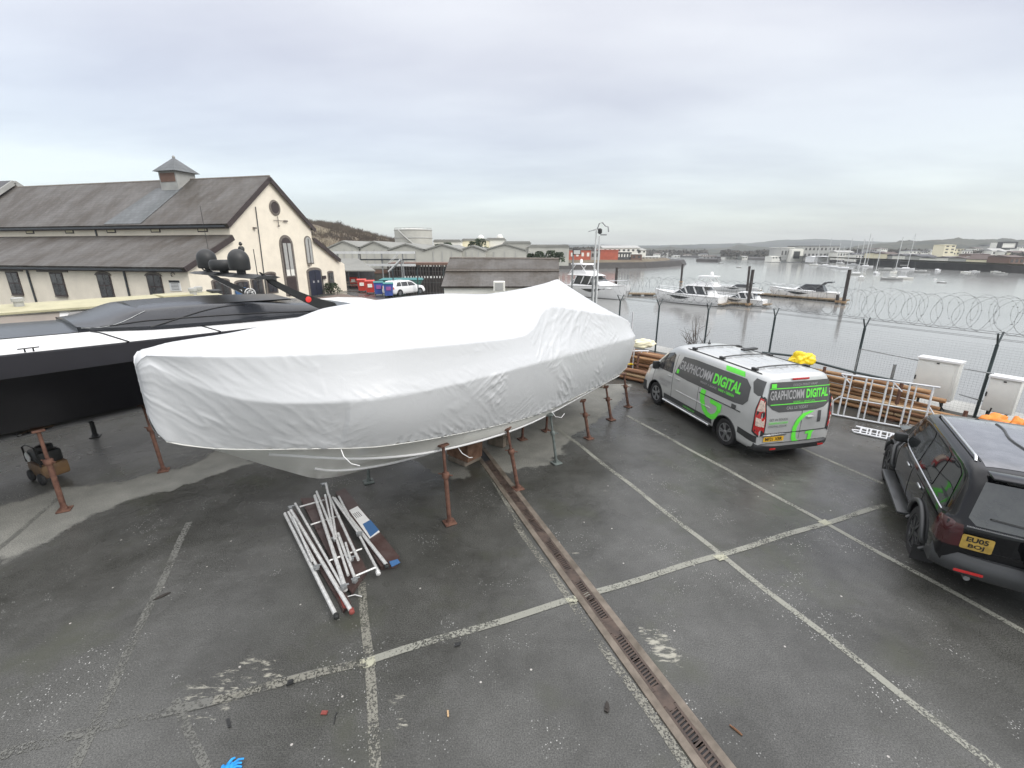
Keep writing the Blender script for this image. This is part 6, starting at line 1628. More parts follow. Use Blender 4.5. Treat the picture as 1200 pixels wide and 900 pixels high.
# thin frame behind the poles
t = thing('steel_rail_frame','thin grey steel rail frame mounting the white cabinets to the fence','rail frame',(0,0,0))
for a,b in (((1010,409,13.2),(1085,424,12.35)),((1130,432,11.5),(1165,438,11.1)),((1124,462,11.5),(1152,470,11.2)),((1008,409,13.2),(1000,440,13.2))):
    mb = MB(); mb.tube([at_y(*a),at_y(*b)],.018,6); mb.build('rail','galv',t,smooth=50)
p = at_y(1049,427,12.6); mb = MB(); mb.box((p.x,p.y,p.z/2),(.06,.05,p.z)); mb.build('rail','galv',t)
def cabinet(x,y,w_,z0,z1,rz,label,dep=.34):
    zt = z1; zb = z0
    th = thing('control_cabinet',label,'cabinet',(x,y,0),rz); 
    mb = MB(); mb.box((0,dep/2,(zt+zb)/2),(w_,dep,zt-zb),bev=.012); mb.build('casing','cabinet',th,smooth=40)
    mb = MB(); mb.prism([(-w_/2-.03,-.04,zt),(w_/2+.03,-.04,zt),(w_/2+.03,dep+.04,zt),(-w_/2-.03,dep+.04,zt)],(0,0,.05)); mb.build('lid','gelw',th)
    mb = MB(); mb.box((-w_*.03,-.005,(zt+zb)/2-.02),(w_*.9,.02,(zt-zb)*.9),bev=.006); dr_ = mb.build('door','cabinet',th,smooth=40)
    mb = MB(); mb.box((-w_*.47,-.02,zb+(zt-zb)*.5),(.03,.03,.12),bev=.008); mb.box((w_*.0,-.02,zt-.06),(.05,.03,.03)); mb.build('latch','blackmat',dr_)
    for s in (-1,1):
        mb = MB(); mb.box((s*w_*.3,dep*.5,zb/2),(.05,.05,zb)); mb.build('leg','fence',th)
    return th
cabinet(11.62,11.85,.86,.52,1.58,R(-58),'larger white control cabinet on legs in front of the fence')
cabinet(12.35,10.75,.56,.50,1.38,R(-58),'smaller white control cabinet right of the dark green fence post')
pipe('cable','black cable looping from the smaller cabinet down to the poles','cable',[at_y(1162,478,10.5),at_y(1157,488,10.5),at_y(1143,494,10.6),at_y(1128,495,10.7),at_y(1115,493,10.8)],.018,'blackgloss')
pipe('cable','short black cable below the larger cabinet','cable',[at_y(1101,468,11.4),at_y(1102,476,11.4),at_y(1106,481,11.4)],.018,'blackgloss')
def sack(u,v,Y,s,label,m,cat='sack',seed=1,nm='sack',dims=(1,.7,.8)):
    rnd = random.Random(seed); p = at_y(u,v,Y); bm = bmesh.new(); bmesh.ops.create_icosphere(bm,subdivisions=4,radius=1)
    for q in bm.verts:
        c = q.co.copy(); f = 1+.55*noise.noise(c*1.3+Vector((seed*3,0,0)))+.22*noise.noise(c*3.1+Vector((0,seed,0)))-.12*abs(noise.noise(c*6))
        q.co = Vector((c.x*dims[0],c.y*dims[1],c.z*dims[2]))*f*s
    me = bpy.data.meshes.new(nm); bm.to_mesh(me); bm.free(); me.shade_smooth(); me.materials.append(M[m])
    o = bpy.data.objects.new(nm,me); COL.objects.link(o); o.location = p; tag(o,label,cat); return o
sack(939,421,12.1,.32,'bright yellow plastic sheet bundled over the post behind the van','yellow','plastic sheet',3,'plastic_sheet',(1.0,.6,.72))
sack(932,424,12.2,.2,'smaller fold of yellow plastic hanging left of the bundle behind the van','yellow','plastic sheet',8,'plastic_sheet',(1.0,.6,.6))
p = at_y(939,421,12.1); t = thing('steel_post','short grey post carrying the yellow plastic sheet','post',(p.x,p.y,0)); mb = MB(); mb.tube([(0,0,0),(0,0,p.z)],.04,8); mb.build('tube','galv',t,smooth=60); mb = MB(); mb.box((0,0,.03),(.2,.2,.04)); mb.build('foot','galv',t)
sack(1163,497,9.2,.32,'crumpled orange sack on the left behind the black car','orange','sack',5,'sack',(1.15,.6,.7))
sack(1189,503,8.8,.24,'smaller pointed orange sack behind the black car at the frame edge','orange','sack',6,'sack',(.75,.6,.95))
sack(756,403,14.6,.26,'white and tan sack lying on the poles left of the van','hcream','sack',9,'sack',(1.3,.7,.6))

# ================================================================ long poles stacked along the fence
rnd = random.Random(5); ti = 0
def pole(a,b,r,m,group,label):
    d = b-a; mb = MB(); n=6; pts = []; rs = []
    for k in range(n+1):
        q = k/n; pts.append(Vector((d.length*q, .012*math.sin(q*5+r*100)*(d.length/4), .012*math.cos(q*4+r*70)))); rs.append(r*(1-.22*q))
    mb.tube(pts,rs,9); o = mb.build('timber_pole',m,None,smooth=50); o.matrix_world = Matrix.Translation(a) @ d.to_track_quat('X','Z').to_matrix().to_4x4()
    return tag(o,label,'pole',group)
def stack(base, dirn, length, cols, rows, r, label, group, tone):
    n_ = Vector((-dirn.y,dirn.x,0))   # away from the camera side
    for j in range(rows):
        for i in range(cols-(j//2 if j>1 else 0)):
            off = n_*((i+.5*(j%2))*r*2.1)+Vector((0,0,r*1.02+j*r*1.78))
            a = base+off+dirn*rnd.uniform(-.35,.35); b = a+dirn*(length+rnd.uniform(-.5,.4))+n_*rnd.uniform(-.08,.08); b.z = a.z+rnd.uniform(-.01,.02)
            if rnd.random() < .5: a, b = b, a
            pole(a,b,r*rnd.uniform(.86,1.02),rnd.choice(tone),group,label)
def dirv(p,q): return (q-p).normalized()
# group A right of the van, in front of fence segment 3-5
b0 = at_z(1082,503); b1 = at_z(968,470); d = dirv(b0,b1)
b0 = Vector((10.9,11.1,0)); b1 = Vector((9.1,14.0,0)); d = dirv(b0,b1)
nA = Vector((-d.y,d.x,0)); 
if nA.x < 0: dA = d; 
stack(b1+(-d)*.1,-d,3.4,4,8,.066,'long pale brown timber pole in the neat stack right of the van','poles stacked right of the van',['logs','logs3','logs','logs'])
# group B by the cabinets
b2 = Vector((11.55,9.5,0)); b3 = Vector((10.15,11.9,0)); d = dirv(b2,b3)
stack(b3,-d,2.9,3,4,.065,'timber pole in the lower stack in front of the white cabinets','poles stacked by the cabinets',['logs','logs2','logs3'])
# group C left of / behind the van
b4 = Vector((5.9,16.0,0)); b5 = Vector((4.2,17.9,0)); d = dirv(b5,b4)
stack(Vector((3.75,17.4,0)),d,4.2,5,6,.075,'rough red brown timber pole in the pile ahead of the van','poles piled ahead of the van',['logs','logs2','logs2','logs'])
stack(Vector((3.35,16.2,0)),dirv(Vector((3.3,16.5,0)),Vector((4.9,15.0,0))),2.4,3,3,.075,'short timber pole in the low front pile ahead of the van','short poles ahead of the van',['logs','logs3','logs2'])
# uprights holding the stacks
for (x,y,h) in ((9.45,13.1,1.1),(10.45,11.5,1.1),(11.0,10.2,.75),(11.5,9.2,.75),(4.6,15.9,.9)):
    th = thing('stack_stake','rusty upright stake holding back the timber pole stack','stake',(x,y,0),0,'stakes holding the pole stacks'); mb = MB(); mb.box((0,0,h/2),(.06,.06,h)); mb.build('bar','rust',th); mb = MB(); mb.box((0,.0,.015),(.2,.2,.03)); mb.build('foot','rust',th)
# bare shrub by the fence
p = Vector((7.9,18.9,0)); leafclump('bare_shrub',p,1.0,0,None,'bare leafless shrub poking up at the fence behind the van','shrub',.1,16,1.0,seed=7)

# ================================================================ aluminium tower frames
M['frame'] = mat('white_aluminium', (.60,.61,.62), .4, metal=.25, var=.08, scale=8)
def ladderframe(loc,rz,tilt,L_,Hh,label,n=5,name='aluminium_scaffold'):
    th = thing(name,label,'scaffold frame',loc,rz); rt = Matrix.Rotation(tilt,4,'X')
    def T(pts,r,nm):
        mb = MB(); mb.tube([rt@Vector(p) for p in pts],r,8); mb.build(nm,'frame',th,smooth=50)
    T([(0,0,.03),(L_,0,.03)],.026,'bottom_rail'); T([(.0,0,Hh),(L_,0,Hh)],.026,'top_rail')
    T([(.05,0,.45*Hh),(L_-.05,0,.45*Hh)],.018,'middle_rail')
    for k in range(n):
        x = .12+(L_-.24)*k/(n-1); T([(x,0,.03),(x,0,Hh)],.024,'upright')
        if k < n-1: T([(x+.13,0,.03),(x+.13,0,Hh)],.018,'upright')
    T([(0,0,.03),(-.05,0,.35*Hh),(.12,0,.5*Hh)],.018,'brace'); T([(L_,0,.03),(L_+.06,0,.35*Hh),(L_-.1,0,.55*Hh)],.018,'brace')
    T([(.0,0,Hh),(.25,0,Hh*.8)],.018,'brace'); T([(L_*.55,0,Hh*.98),(L_*.66,0,Hh*.8)],.018,'brace')
    return th
fa = at_z(975,487); fb = at_z(1088,508)
dv_ = fb-fa; ladderframe((fa.x,fa.y,.01),math.atan2(dv_.y,dv_.x),R(-12),dv_.length,1.18,'white aluminium scaffold frame standing on its edge against the pole stack behind the van')
fa = at_z(1000,508); fb = at_z(1075,524); dv_ = fb-fa
ladderframe((fa.x,fa.y,.03),math.atan2(dv_.y,dv_.x),R(-86),dv_.length,.45,'flat white aluminium frame lying on the asphalt in front of the standing frame',6)
ga = at_z(744,437); th = thing('aluminium_scaffold','small white tubular frame with yellow bottom bar at the wrapped boat stern','scaffold frame',(ga.x,ga.y,0),R(0))
def T2(pts,r,m,nm):
    mb = MB(); mb.tube(pts,r,8); mb.build(nm,m,th,smooth=50)
T2([(-.3,0,.35),(1.25,0,.28)],.035,'yellow','yellow_bar')
for x in (.0,.28,.5): T2([(x-.1,0,0),(x-.1,0,1.15 if x < .1 else .85)],.028,'frame','upright')
T2([(-.2,0,.85),(.45,0,.85)],.028,'frame','cross_tube'); T2([(-.25,0,.3),(-.25,0,2.3)],.03,'frame','upright')
# ================================================================ pontoons, piles, yachts
def wz(u, v): return at_z(u, v, WATER)
def pontoon(pts, w_, label):
    a = wz(*pts[0]); th = thing('pontoon', label, 'pontoon', (a.x,a.y,WATER))
    q = [wz(*p)-a for p in pts]
    for i in range(len(q)-1):
        d = q[i+1]-q[i]; mb = MB(); mb.box((q[i]+q[i+1])/2+Vector((0,0,.35)),(d.length,w_,.22),rz=math.atan2(d.y,d.x)); mb.build('deck','pontoon',th)
        mb = MB()
        for k in range(int(d.length/2.5)+1):
            mb.box(q[i]+d*((k+.5)/(int(d.length/2.5)+1))+Vector((0,0,.05)),(1.6,w_*.85,.5),rz=math.atan2(d.y,d.x))
        mb.build('floats','pile',th)
    return th
pontoon([(668,345),(782,346.5)],2.2,'floating timber pontoon between the left yacht and the next motor yacht')
pontoon([(846,356.5),(882,358.5)],2.2,'short pontoon finger beside the leaning double pile')
pontoon([(884,345.5),(992,354.5)],2.4,'long brown floating pontoon carrying the open sports boat')
def pile(u,vt,vb,label,r=.28,lean_=0,group=None):
    p = wz(u,vb); t = at_y(u+lean_,vt,p.y); th = thing('mooring_pile',label,'pile',(p.x,p.y,WATER),0,group)
    mb = MB(); mb.tube([(0,0,-1.5),(t.x-p.x,0,t.z-WATER)],r,12); mb.build('shaft','pile',th,smooth=50)
    mb = MB(); mb.tube([(0,0,.25),(0,0,.6)],r*1.6,12); mb.build('guide_collar','wood',th,smooth=50)
    return th
pile(875,312,346,'rear one of the dark double mooring pile left of the sports boat',.22,3.5); pile(876,316,359.5,'front one of the dark double mooring pile left of the sports boat',.24,6.5)
pile(988,316,357,'tall dark mooring pile at the right end of the long pontoon',.26,8); 
pile(721,313.5,343,'dark mooring pile behind the leftmost yacht',.28,2); pile(798,309.5,332,'dark mooring pile with a capped top behind the second yacht',.28,2)
pile(981,345,356,'short stub pile at the end of the long pontoon',.25,1)

def yacht(name,label,ub,vb,us,vs_,beam=.30,style='cabin',z=WATER,flip=1,hullm='gelw',hgt=1.0,cover=None):
    """bow pixel (ub,vb) and stern pixel on the waterline"""
    b = wz(ub,vb); s = wz(us,vs_); d = b-s; L_ = d.length; d.normalize()
    th = thing(name,label,'motor yacht',(s.x,s.y,z),math.atan2(d.y,d.x)); B = L_*beam/2; h = L_*.13*hgt
    rings = []; n = 26
    for i in range(n):
        q = i/(n-1); x = L_*q*1.06; t = max(0,(q-.5)/.5); w_ = B*(1-t**2.3*.98)*(.92+.08*min(1,q*5)); sh = h*(1+.42*q*q); c = w_*(.86-.25*t)
        zk = -.5+(sh*.8+.5)*max(0,(q-.86)/.14)**1.6
        hh = [(w_,sh),(w_*1.01,sh*.92),(w_*.97,sh*.6),(c,max(zk,.12)),(c*.5,max(zk,-.3)),(0,zk)]
        rings.append([Vector((x,y,zz)) for y,zz in hh]+[Vector((x,-y,zz)) for y,zz in hh[-2::-1]])
    mb = MB(); mb.loft(rings); mb.build('hull',hullm,th,smooth=32)
    for sg in (1,-1):
        pts = []
        mb = MB()
        def hs(q,f): 
            t = max(0,(q-.5)/.5); w_ = B*(1-t**2.3*.98); sh = h*(1+.42*q*q); return Vector((L_*q*1.06, sg*(w_*(.965+.02*f)+.03), sh*f))
        n2 = 8
        top = [hs(.38+.36*k/n2,.80-.08*(abs(k-4)/4)**2) for k in range(n2+1)]; bot = [hs(.38+.36*k/n2,.80-.30*math.sin(math.pi*min(1,(k+.4)/n2))) for k in range(n2+1)]
        mb.add(top+bot,[(k,k+1,n2+2+k,n2+1+k) for k in range(n2)]); mb.build('hull_window','glass',th,recalc=False)
        mb = MB(); mb.tube([hs(q/20,.97)+Vector((0,sg*.04,0)) for q in range(20)],.05,5); mb.build('rub_rail','hgrey',th)
        # pulpit rail
        mb = MB(); rp = [hs(.45+.52*k/12,1.0)+Vector((0,-sg*.1,h*.42*min(1,k/2))) for k in range(13)]; mb.tube(rp,.025,4)
        for k in range(1,13,2): mb.tube([rp[k]-Vector((0,0,h*.42)),rp[k]],.02,4)
        mb.build('guard_rail','chrome',th)
    def cab(x0,x1,x2,x3,z0,z1,wb,wt,m,nm,par=None):
        mb = MB(); rr = []
        for k in range(7):
            t = k/6; xa = x0+(x1-x0)*t; xb = x3+(x2-x3)*t; w_ = wb+(wt-wb)*t; zz = z0+(z1-z0)*t
            rr.append([Vector((xa,-w_,zz)),Vector((xb-.25*w_,-w_,zz)),Vector((xb,-w_*.5,zz)),Vector((xb,w_*.5,zz)),Vector((xb-.25*w_,w_,zz)),Vector((xa,w_,zz))])
        mb.loft(rr); return mb.build(nm,m,par or th,smooth=25)
    z0 = h*1.05
    if style in ('cabin','fly'):
        cab(L_*.12,L_*.16,L_*.58,L_*.90,z0-.1,z0+h*.55,B*.80,B*.55,'gelw','foredeck_cabin')
        cab(L_*.16,L_*.24,L_*.50,L_*.72,z0+.1,z0+h*.98,B*.74,B*.60,'glass','saloon_windows')
        rf = cab(L_*.08,L_*.12,L_*.48,L_*.56,z0+h*.985,z0+h*1.12,B*.74,B*.68,'gelw','hardtop')
        for sg in (1,-1):
            for q in (.22,.36,.50):
                mb = MB(); mb.box((L_*q,sg*B*.70,z0+h*.5),(.22,.10,h*.98),rot=Matrix.Rotation(.5,4,'Y')); mb.build('window_pillar','gelw',th)
        if style == 'fly':
            cab(L_*.12,L_*.14,L_*.40,L_*.46,z0+h*1.12,z0+h*1.4,B*.62,B*.56,'gelw','flybridge')
            for sg in (1,-1):
                mb = MB(); mb.tube([(L_*.10,sg*B*.6,z0+h*1.2),(L_*.20,sg*B*.55,z0+h*2.0)],.09,6); mb.tube([(L_*.40,sg*B*.55,z0+h*1.3),(L_*.30,sg*B*.55,z0+h*2.0)],.06,6); mb.build('top_support','gelw',th)
            cab(L_*.12,L_*.12,L_*.36,L_*.38,z0+h*2.0,z0+h*2.12,B*.62,B*.6,'gelw','top_canopy')
            mb = MB(); mb.lathe([(.2,z0+h*2.12),(.32,z0+h*2.3),(.2,z0+h*2.5),(.02,z0+h*2.55)],12,Matrix.Translation((L_*.2,0,0))); mb.build('radar_dome','gelw',th,smooth=60)
        else:
            mb = MB(); mb.tube([(L_*.16,0,z0+h*1.1),(L_*.13,0,z0+h*1.9)],.04,5); mb.box((L_*.14,0,z0+h*1.55),(.12,.9,.1)); mb.build('radar_mast','gelw',th)
    else:
        cab(L_*.3,L_*.34,L_*.62,L_*.92,z0-.12,z0+h*.35,B*.80,B*.55,'gelw','foredeck')
        cab(L_*.18,L_*.24,L_*.50,L_*.66,z0+.0,z0+h*.85,B*.72,B*.5,'canvas','cockpit_cover')
        for sg in (1,-1):
            mb = MB(); mb.tube([(L_*.34,sg*B*.7,z0+.1),(L_*.20,sg*B*.66,z0+h*1.15),(L_*.10,sg*B*.62,z0+h*1.2)],[.14,.12,.10],6); mb.build('arch_leg','canvas',th,smooth=50)
        mb = MB(); mb.tube([(L_*.11,-B*.64,z0+h*1.2),(L_*.11,B*.64,z0+h*1.2)],.12,6); mb.build('arch_bar','canvas',th,smooth=50)
    mb = MB(); mb.box((-.35,0,.35),(.9,B*1.7,.16),bev=.04); mb.build('bathing_platform','pontoon',th)
    return th
yacht('motor_yacht','white flybridge motor yacht moored nearest, partly hidden behind the top of the wrapped boat',733,351.5,668,344,.36,'fly')
yacht('motor_yacht','white motor yacht with dark side windows moored left of the leaning double pile',771,352,846,358.5,.36,'fly')
yacht('motor_yacht','white hardtop motor yacht lying just in front of the leaning double pile',840,354.5,896,359,.36,'cabin')
yacht('motor_yacht','open sports boat with a dark folded cockpit cover lying on the long pontoon',905,347,981,352,.30,'open')
p = wz(862,345); 
yacht('motor_yacht','slim dark covered boat seen behind the double pile',838,340,888,342,.22,'open',hgt=.7,hullm='gelw')
# tender on the far left basin
yacht('motor_yacht','small white boat tied up in the basin left of the boathouse',488,336.5,512,334,.34,'open',hgt=.9)

# moored sail boats and small craft
def sailboat(u,v,L_,mh,label,rz,hullm='gelw',mast=True,cov=None,group=None):
    p = wz(u,v); nm = 'sailing_boat' if mast else 'small_boat'
    th = thing(nm,label,'sailing boat' if mast else 'small boat',p,rz,group)
    rings = []; B = L_*.15
    for i in range(14):
        q = i/13; x = L_*(q-.5); w_ = B*math.sin(math.pi*min(1,.28+.74*q))**.8*(1 if q < .97 else .3); sh = L_*.10*(1+.3*(2*q-1)**2)
        hh = [(w_,sh),(w_*.9,.15),(w_*.4,-.3),(0,-.4)]
        rings.append([Vector((x,y,z)) for y,z in hh]+[Vector((x,-y,z)) for y,z in hh[-2::-1]])
    mb = MB(); mb.loft(rings); mb.build('hull',hullm,th,smooth=40)
    mb = MB(); z0 = L_*.10
    mb.loft([[Vector((sx*L_*a,sy*B*b,z)) for sx,sy in ((-1,-1),(1,-1),(1,1),(-1,1))] for a,b,z in ((.24,.6,z0-.05),(.18,.45,z0+L_*.07))]); mb.build('cabin',cov or 'gelw',th)
    if mast:
        mb = MB(); mb.tube([(L_*.08,0,z0),(L_*.08,0,z0+mh)],[.13,.09],6); mb.build('mast','wpost',th,smooth=50)
        mb = MB(); mb.tube([(L_*.07,0,z0+1.3),(-L_*.35,0,z0+1.25)],.14,6); mb.build('boom','hgrey',th,smooth=50)
        mb = MB(); mb.tube([(L_*.08,0,z0+mh),(L_*.5,0,z0)],.025,3); mb.tube([(L_*.08,0,z0+mh),(-L_*.5,0,z0)],.025,3); mb.build('rigging','galv',th)
    return th
SB = [(1009,327,8.5,13,'white sailing boat lying nearest of the moored group, tall mast'),(1003,322,8,12,'white sailing boat just behind the nearest tall masted one'),(1045,328,7.5,0,'small white boat with a blue grey cover right of the sailing boats'),(1057,327,7.5,0,'white motor boat furthest right of the near moored pair'),
      (1048,320,8,13,'sailing boat with a mast behind the small covered boats'),(1061,316,9,15,'sailing boat with the mast right of the moored cluster'),(1040,317,9,0,'pale boat under a grey dome cover near the far bank'),(1026,321,7,9,'sailing boat in the middle of the moored cluster'),
      (1081,319.5,8,0,'low grey blue open boat lying alone near the right bank'),(1098,317.5,7,0,'white open boat close under the right bank'),(1132,319.5,4.5,0,'small white dinghy under the right bank, left one'),(1142,318.5,4.5,0,'small white dinghy under the right bank, right one'),(1138,323.5,4,0,'grey dinghy in front of the two white dinghies'),
      (1167,319,4.5,0,'small white boat at anchor near the right frame edge'),(1174,321,5,0,'low grey boat beside the one near the right frame edge'),(1096,328,3,0,'mooring buoy like tiny boat, upper one'),(1104,331.5,3.2,0,'tiny dark dinghy, lower one of two in mid water'),
      (967,312,9,14,'sailing boat with tall mast in front of the marina, left of the cluster'),(978,314,9,12,'sailing boat in front of the marina, right of the cluster'),(990,315.5,9,13,'sailing boat lying by the marina pontoons'),(955,311,8,11,'sailing boat leftmost in front of the marina'),
      (1014,313,9,14,'sailing boat with a tall mast behind the moored group'),(1000,311,9,12,'sailing boat tucked close to the far marina wall'),(985,309,8,10,'small sailing boat furthest back by the marina'),
      (845,309,5,0,'tiny dark workboat alone on the far water'),(866,313.5,4,0,'tiny dark buoy boat alone in mid water'),(800,306,10,0,'pale tug like boat off the end of the spit'),(797,309,8,0,'dark low barge off the end of the spit'),(822,306,9,0,'dark barge near the small island')]
rnd = random.Random(9)
for u,v,L_,mh,lab in SB:
    sailboat(u,v,L_*.72,mh or 0,lab,rnd.uniform(.5,1.4)*rnd.choice([-1,1]),rnd.choice(['gelw','gelw','gel','hwhite']) if 'dark' not in lab and 'grey' not in lab else 'hgrey',mast=bool(mh),cov='hgrey' if 'cover' in lab or 'grey' in lab else None)

# ================================================================ spit with the red building
def land(name,pts,z0,z1,m,slope=1.5):
    c = Vector((sum(p[0] for p in pts)/len(pts),sum(p[1] for p in pts)/len(pts),0))
    lo = [Vector((p[0],p[1],z0)) for p in pts]; hi = []
    for p in pts:
        d = (c-Vector((p[0],p[1],0))).normalized(); hi.append(Vector((p[0]+d.x*slope,p[1]+d.y*slope,z1)))
    mb = MB(); mb.loft([lo,hi]); o = mb.build(name,m); tag(o,kind='structure'); return o
a = wz(640,316); b = wz(760,314.5); c = wz(803,311.5); d = wz(806,309.5); e_ = wz(740,307)
SPZ = -1.4
land('spit',[(a.x-60,a.y+2),(a.x,a.y),(b.x,b.y),(c.x,c.y),(d.x,d.y),(e_.x+10,e_.y+10),(a.x-60,a.y+90)],WATER-1,-1.7,'mud',3)
land('spit_top',[(a.x-58,a.y+6),(a.x,a.y+4),(b.x-1,b.y+5),(c.x-8,c.y+4),(d.x-9,d.y+4),(e_.x+4,e_.y+4),(a.x-58,a.y+80)],-1.9,-.7,'hillbrown',5)
def bld(label,u0,u1,vt,vb,Y,dep,wm,rm,cat='building',name='building',pitched=.0,win=(4,2),wmat='glass_win',zb=None):
    p = at_y(u0,vt,Y); q = at_y(u1,vb,Y); w_ = q.x-p.x; h = p.z-q.z; zb = q.z
    th = thing(name,label,cat,((p.x+q.x)/2,Y,zb)); rh = h*pitched
    mb = MB(); mb.box((0,dep/2,(h-rh)/2-1.0),(w_,dep,h-rh+2.0)); mb.build('wall',wm,th)
    mb = MB(); hh = h-rh
    if pitched: mb.prism([(-w_/2-.3,-.4,hh),(-w_/2-.3,dep+.4,hh),(-w_/2-.3,dep/2,h)],(w_+.6,0,0))
    else: mb.box((0,dep/2,hh+.15),(w_+.6,dep+.6,.35))
    mb.build('roof',rm,th)
    nx_, nz_ = win
    if nx_*nz_:
        for i in range(nx_):
            for j in range(nz_):
                mb = MB(); mb.box((-w_/2+w_*(i+.5)/nx_,-.04,hh*(j+.5)/nz_),(w_/nx_*.45,.14,hh/nz_*.42)); mb.build('window',wmat,th)
    return th
bld('red walled workshop left of the twin mast on the spit',655,692,293,303.5,236,14,'redwall','shedroof','workshop','workshop',0,(6,1),'hwhite')
bld('larger red block on the spit right of the twin mast',703,724,293.5,304,238,14,'redwall','redwall','workshop','workshop',0,(1,1),'redwall')
bld('glass fronted extension at the right end of the red block',724,740,295.5,303.5,239,10,'glass_win','hwhite','workshop','workshop',0,(5,1),'hwhite')
bld('small grey shed standing between the two red buildings',692,703,294,304,237,10,'hgrey','hroof','shed','grey_shed',0,(2,1))
bld('long cream building with a green grey roof behind the red block',707,750,287.5,296,262,18,'hwhite','hgrey','building','building',.35,(8,1))
bld('low white wing stepping down right of the long cream building',748,757,291,297,262,18,'hwhite','hgrey','building','building',.3,(2,1))
bld('orange brown low store at the tip side of the red block',740,752,298,304,238,8,'hbrown','hwhite','store','store',0,(2,1))
bld('pale low row of sheds far behind the spit tip',752,772,300,304,280,8,'hwhite','hgrey','shed','long_shed',.3,(5,1))

# ================================================================ far hills and banks
def ridge(name,pts,Y,m,foot=60,back=300,zf=WATER-1,rough=1.0,seed=0):
    """a hill: ridge line from sight lines at distance Y, sloping to its foot and down behind"""
    P_ = []; n = 90
    us = [p[0] for p in pts]
    for i in range(n+1):
        u = us[0]+(us[-1]-us[0])*i/n
        for k in range(len(pts)-1):
            if pts[k][0] <= u <= pts[k+1][0]: break
        t = (u-pts[k][0])/(pts[k+1][0]-pts[k][0]); v = pts[k][1]+(pts[k+1][1]-pts[k][1])*(t*t*(3-2*t))
        P_.append(at_y(u,v,Y))
    rows = []; K = 14
    for j in range(K+1):
        q = j/K; row = []
        for i,p in enumerate(P_):
            s = 1-foot*(1-q)/Y; z = zf+(p.z-zf)*(math.sin(q*math.pi/2)**1.1); 
            z += rough*noise.noise(Vector((p.x*.03,q*6,seed)))*min(1,(1-q)*4)*min(1,q*4)
            z += rough*.35*noise.noise(Vector((p.x*.12,q*6,seed+4)))*q
            row.append(Vector((p.x*s,Y*s,z)))
        rows.append(row)
    rows.append([Vector((p.x*(1+back/Y),Y+back,zf)) for p in P_])
    mb = MB(); mb.loft(rows,closed=False,caps=False); o = mb.build(name,m,smooth=60); tag(o,kind='structure'); return o
ridge('far_hill',[(480,292),(560,289.5),(640,287),(700,287),(760,288),(820,286.5),(870,285.5),(925,281),(965,280.5),(1010,282.5),(1050,284),(1120,287),(1300,288),(1500,290)],1300,'hillfar',250,200,rough=6)
ridge('middle_hill',[(560,294),(640,291),(700,290),(780,290.5),(840,291.5),(853,290),(866,287.5),(880,288.5),(905,290),(940,291),(1000,292)],850,'hillgreen',160,150,rough=5,seed=2)
ridge('right_hill',[(985,291),(1020,287.5),(1045,284.5),(1075,282.5),(1110,281.5),(1150,280.5),(1180,281),(1215,282),(1300,281),(1500,283)],620,'hillgreen',250,150,rough=6,seed=3)
ridge('left_hillside',[(150,262),(300,256),(345,258),(366,262.5),(385,264),(400,266.5),(412,270),(425,273.5),(445,279),(470,284.5),(500,289),(540,293)],210,'hillbrown',110,60,zf=-1,rough=3,seed=5)
# right bank: retaining wall and mossy top
P_ = [wz(u,v) for u,v in ((1010,310.5),(1062,313),(1100,315),(1140,317),(1200,320.5),(1290,325))]
t = thing('bank_wall','dark stone embankment wall along the right shore','embankment',(0,0,0))
hi = [Vector((p.x,p.y+1.5,at_y(0,0,1).z*0+WATER+ (p.y*.0)+2.9)) for p in P_]
mb = MB(); mb.loft([[p+Vector((0,0,-1)),q,q+Vector((0,4,0)),p+Vector((0,4,-1))] for p,q in zip(P_,hi)]); mb.build('face','mud',t)
rows = [[Vector((q.x,q.y+.5+dy,q.z+dz)) for q in hi] for dy,dz in ((0,.02),(8,.3),(40,.9),(120,1.5),(260,2.4))]
mb = MB(); mb.loft(rows,closed=False,caps=False); tag(mb.build('right_bank','moss',smooth=60),kind='structure')
# marina bank left part
P_ = [wz(u,v) for u,v in ((836,303.0),(870,304),(905,305),(960,307),(1015,310.3))]
land('marina_quay',[(p.x,p.y) for p in P_]+[(P_[-1].x+120,P_[-1].y+150),(P_[0].x,P_[0].y+200)],WATER-1,-3.2,'mud',2)
land('small_island',[tuple(wz(815,306.5)[:2]),tuple(wz(842,307.2)[:2]),tuple(wz(846,305.6)[:2]),tuple(wz(815,305.2)[:2])],WATER-1,-2.6,'mud',2)
# marina building with the big arch
MY = 330
mz = bld('long grey marina office with a glazed upper floor and columns',943,982,288.5,302,MY,20,'hgrey','hroof','building','marina_building',0,(9,2))
ar = thing('arched_portal','white portal shed with a dark doorway beside the marina office','building',(0,0,0))
a = at_y(929,292,MY-4); b = at_y(940,303.5,MY-4); c = at_y(916,290.5,MY-4)
mb = MB(); mb.prism([(a.x-.5,MY-4,b.z-2),(b.x,MY-4,b.z-2),(b.x,MY-4,a.z-.3),(b.x-1.2,MY-4,a.z+.3),(a.x,MY-4,a.z)],(0,14,0)); mb.build('wall','hwhite',ar)
a2 = at_y(931,294.5,MY-4.3); b2 = at_y(936.5,303,MY-4.3); mb = MB(); mb.box(((a2.x+b2.x)/2,MY-4.1,(a2.z+b2.z)/2),(b2.x-a2.x,.4,a2.z-b2.z)); mb.build('doorway','blackmat',ar)
bld('pale grey block left of the white portal shed',916,929,290.5,302,MY,15,'hgrey','hwhite','building','building',0,(4,1))
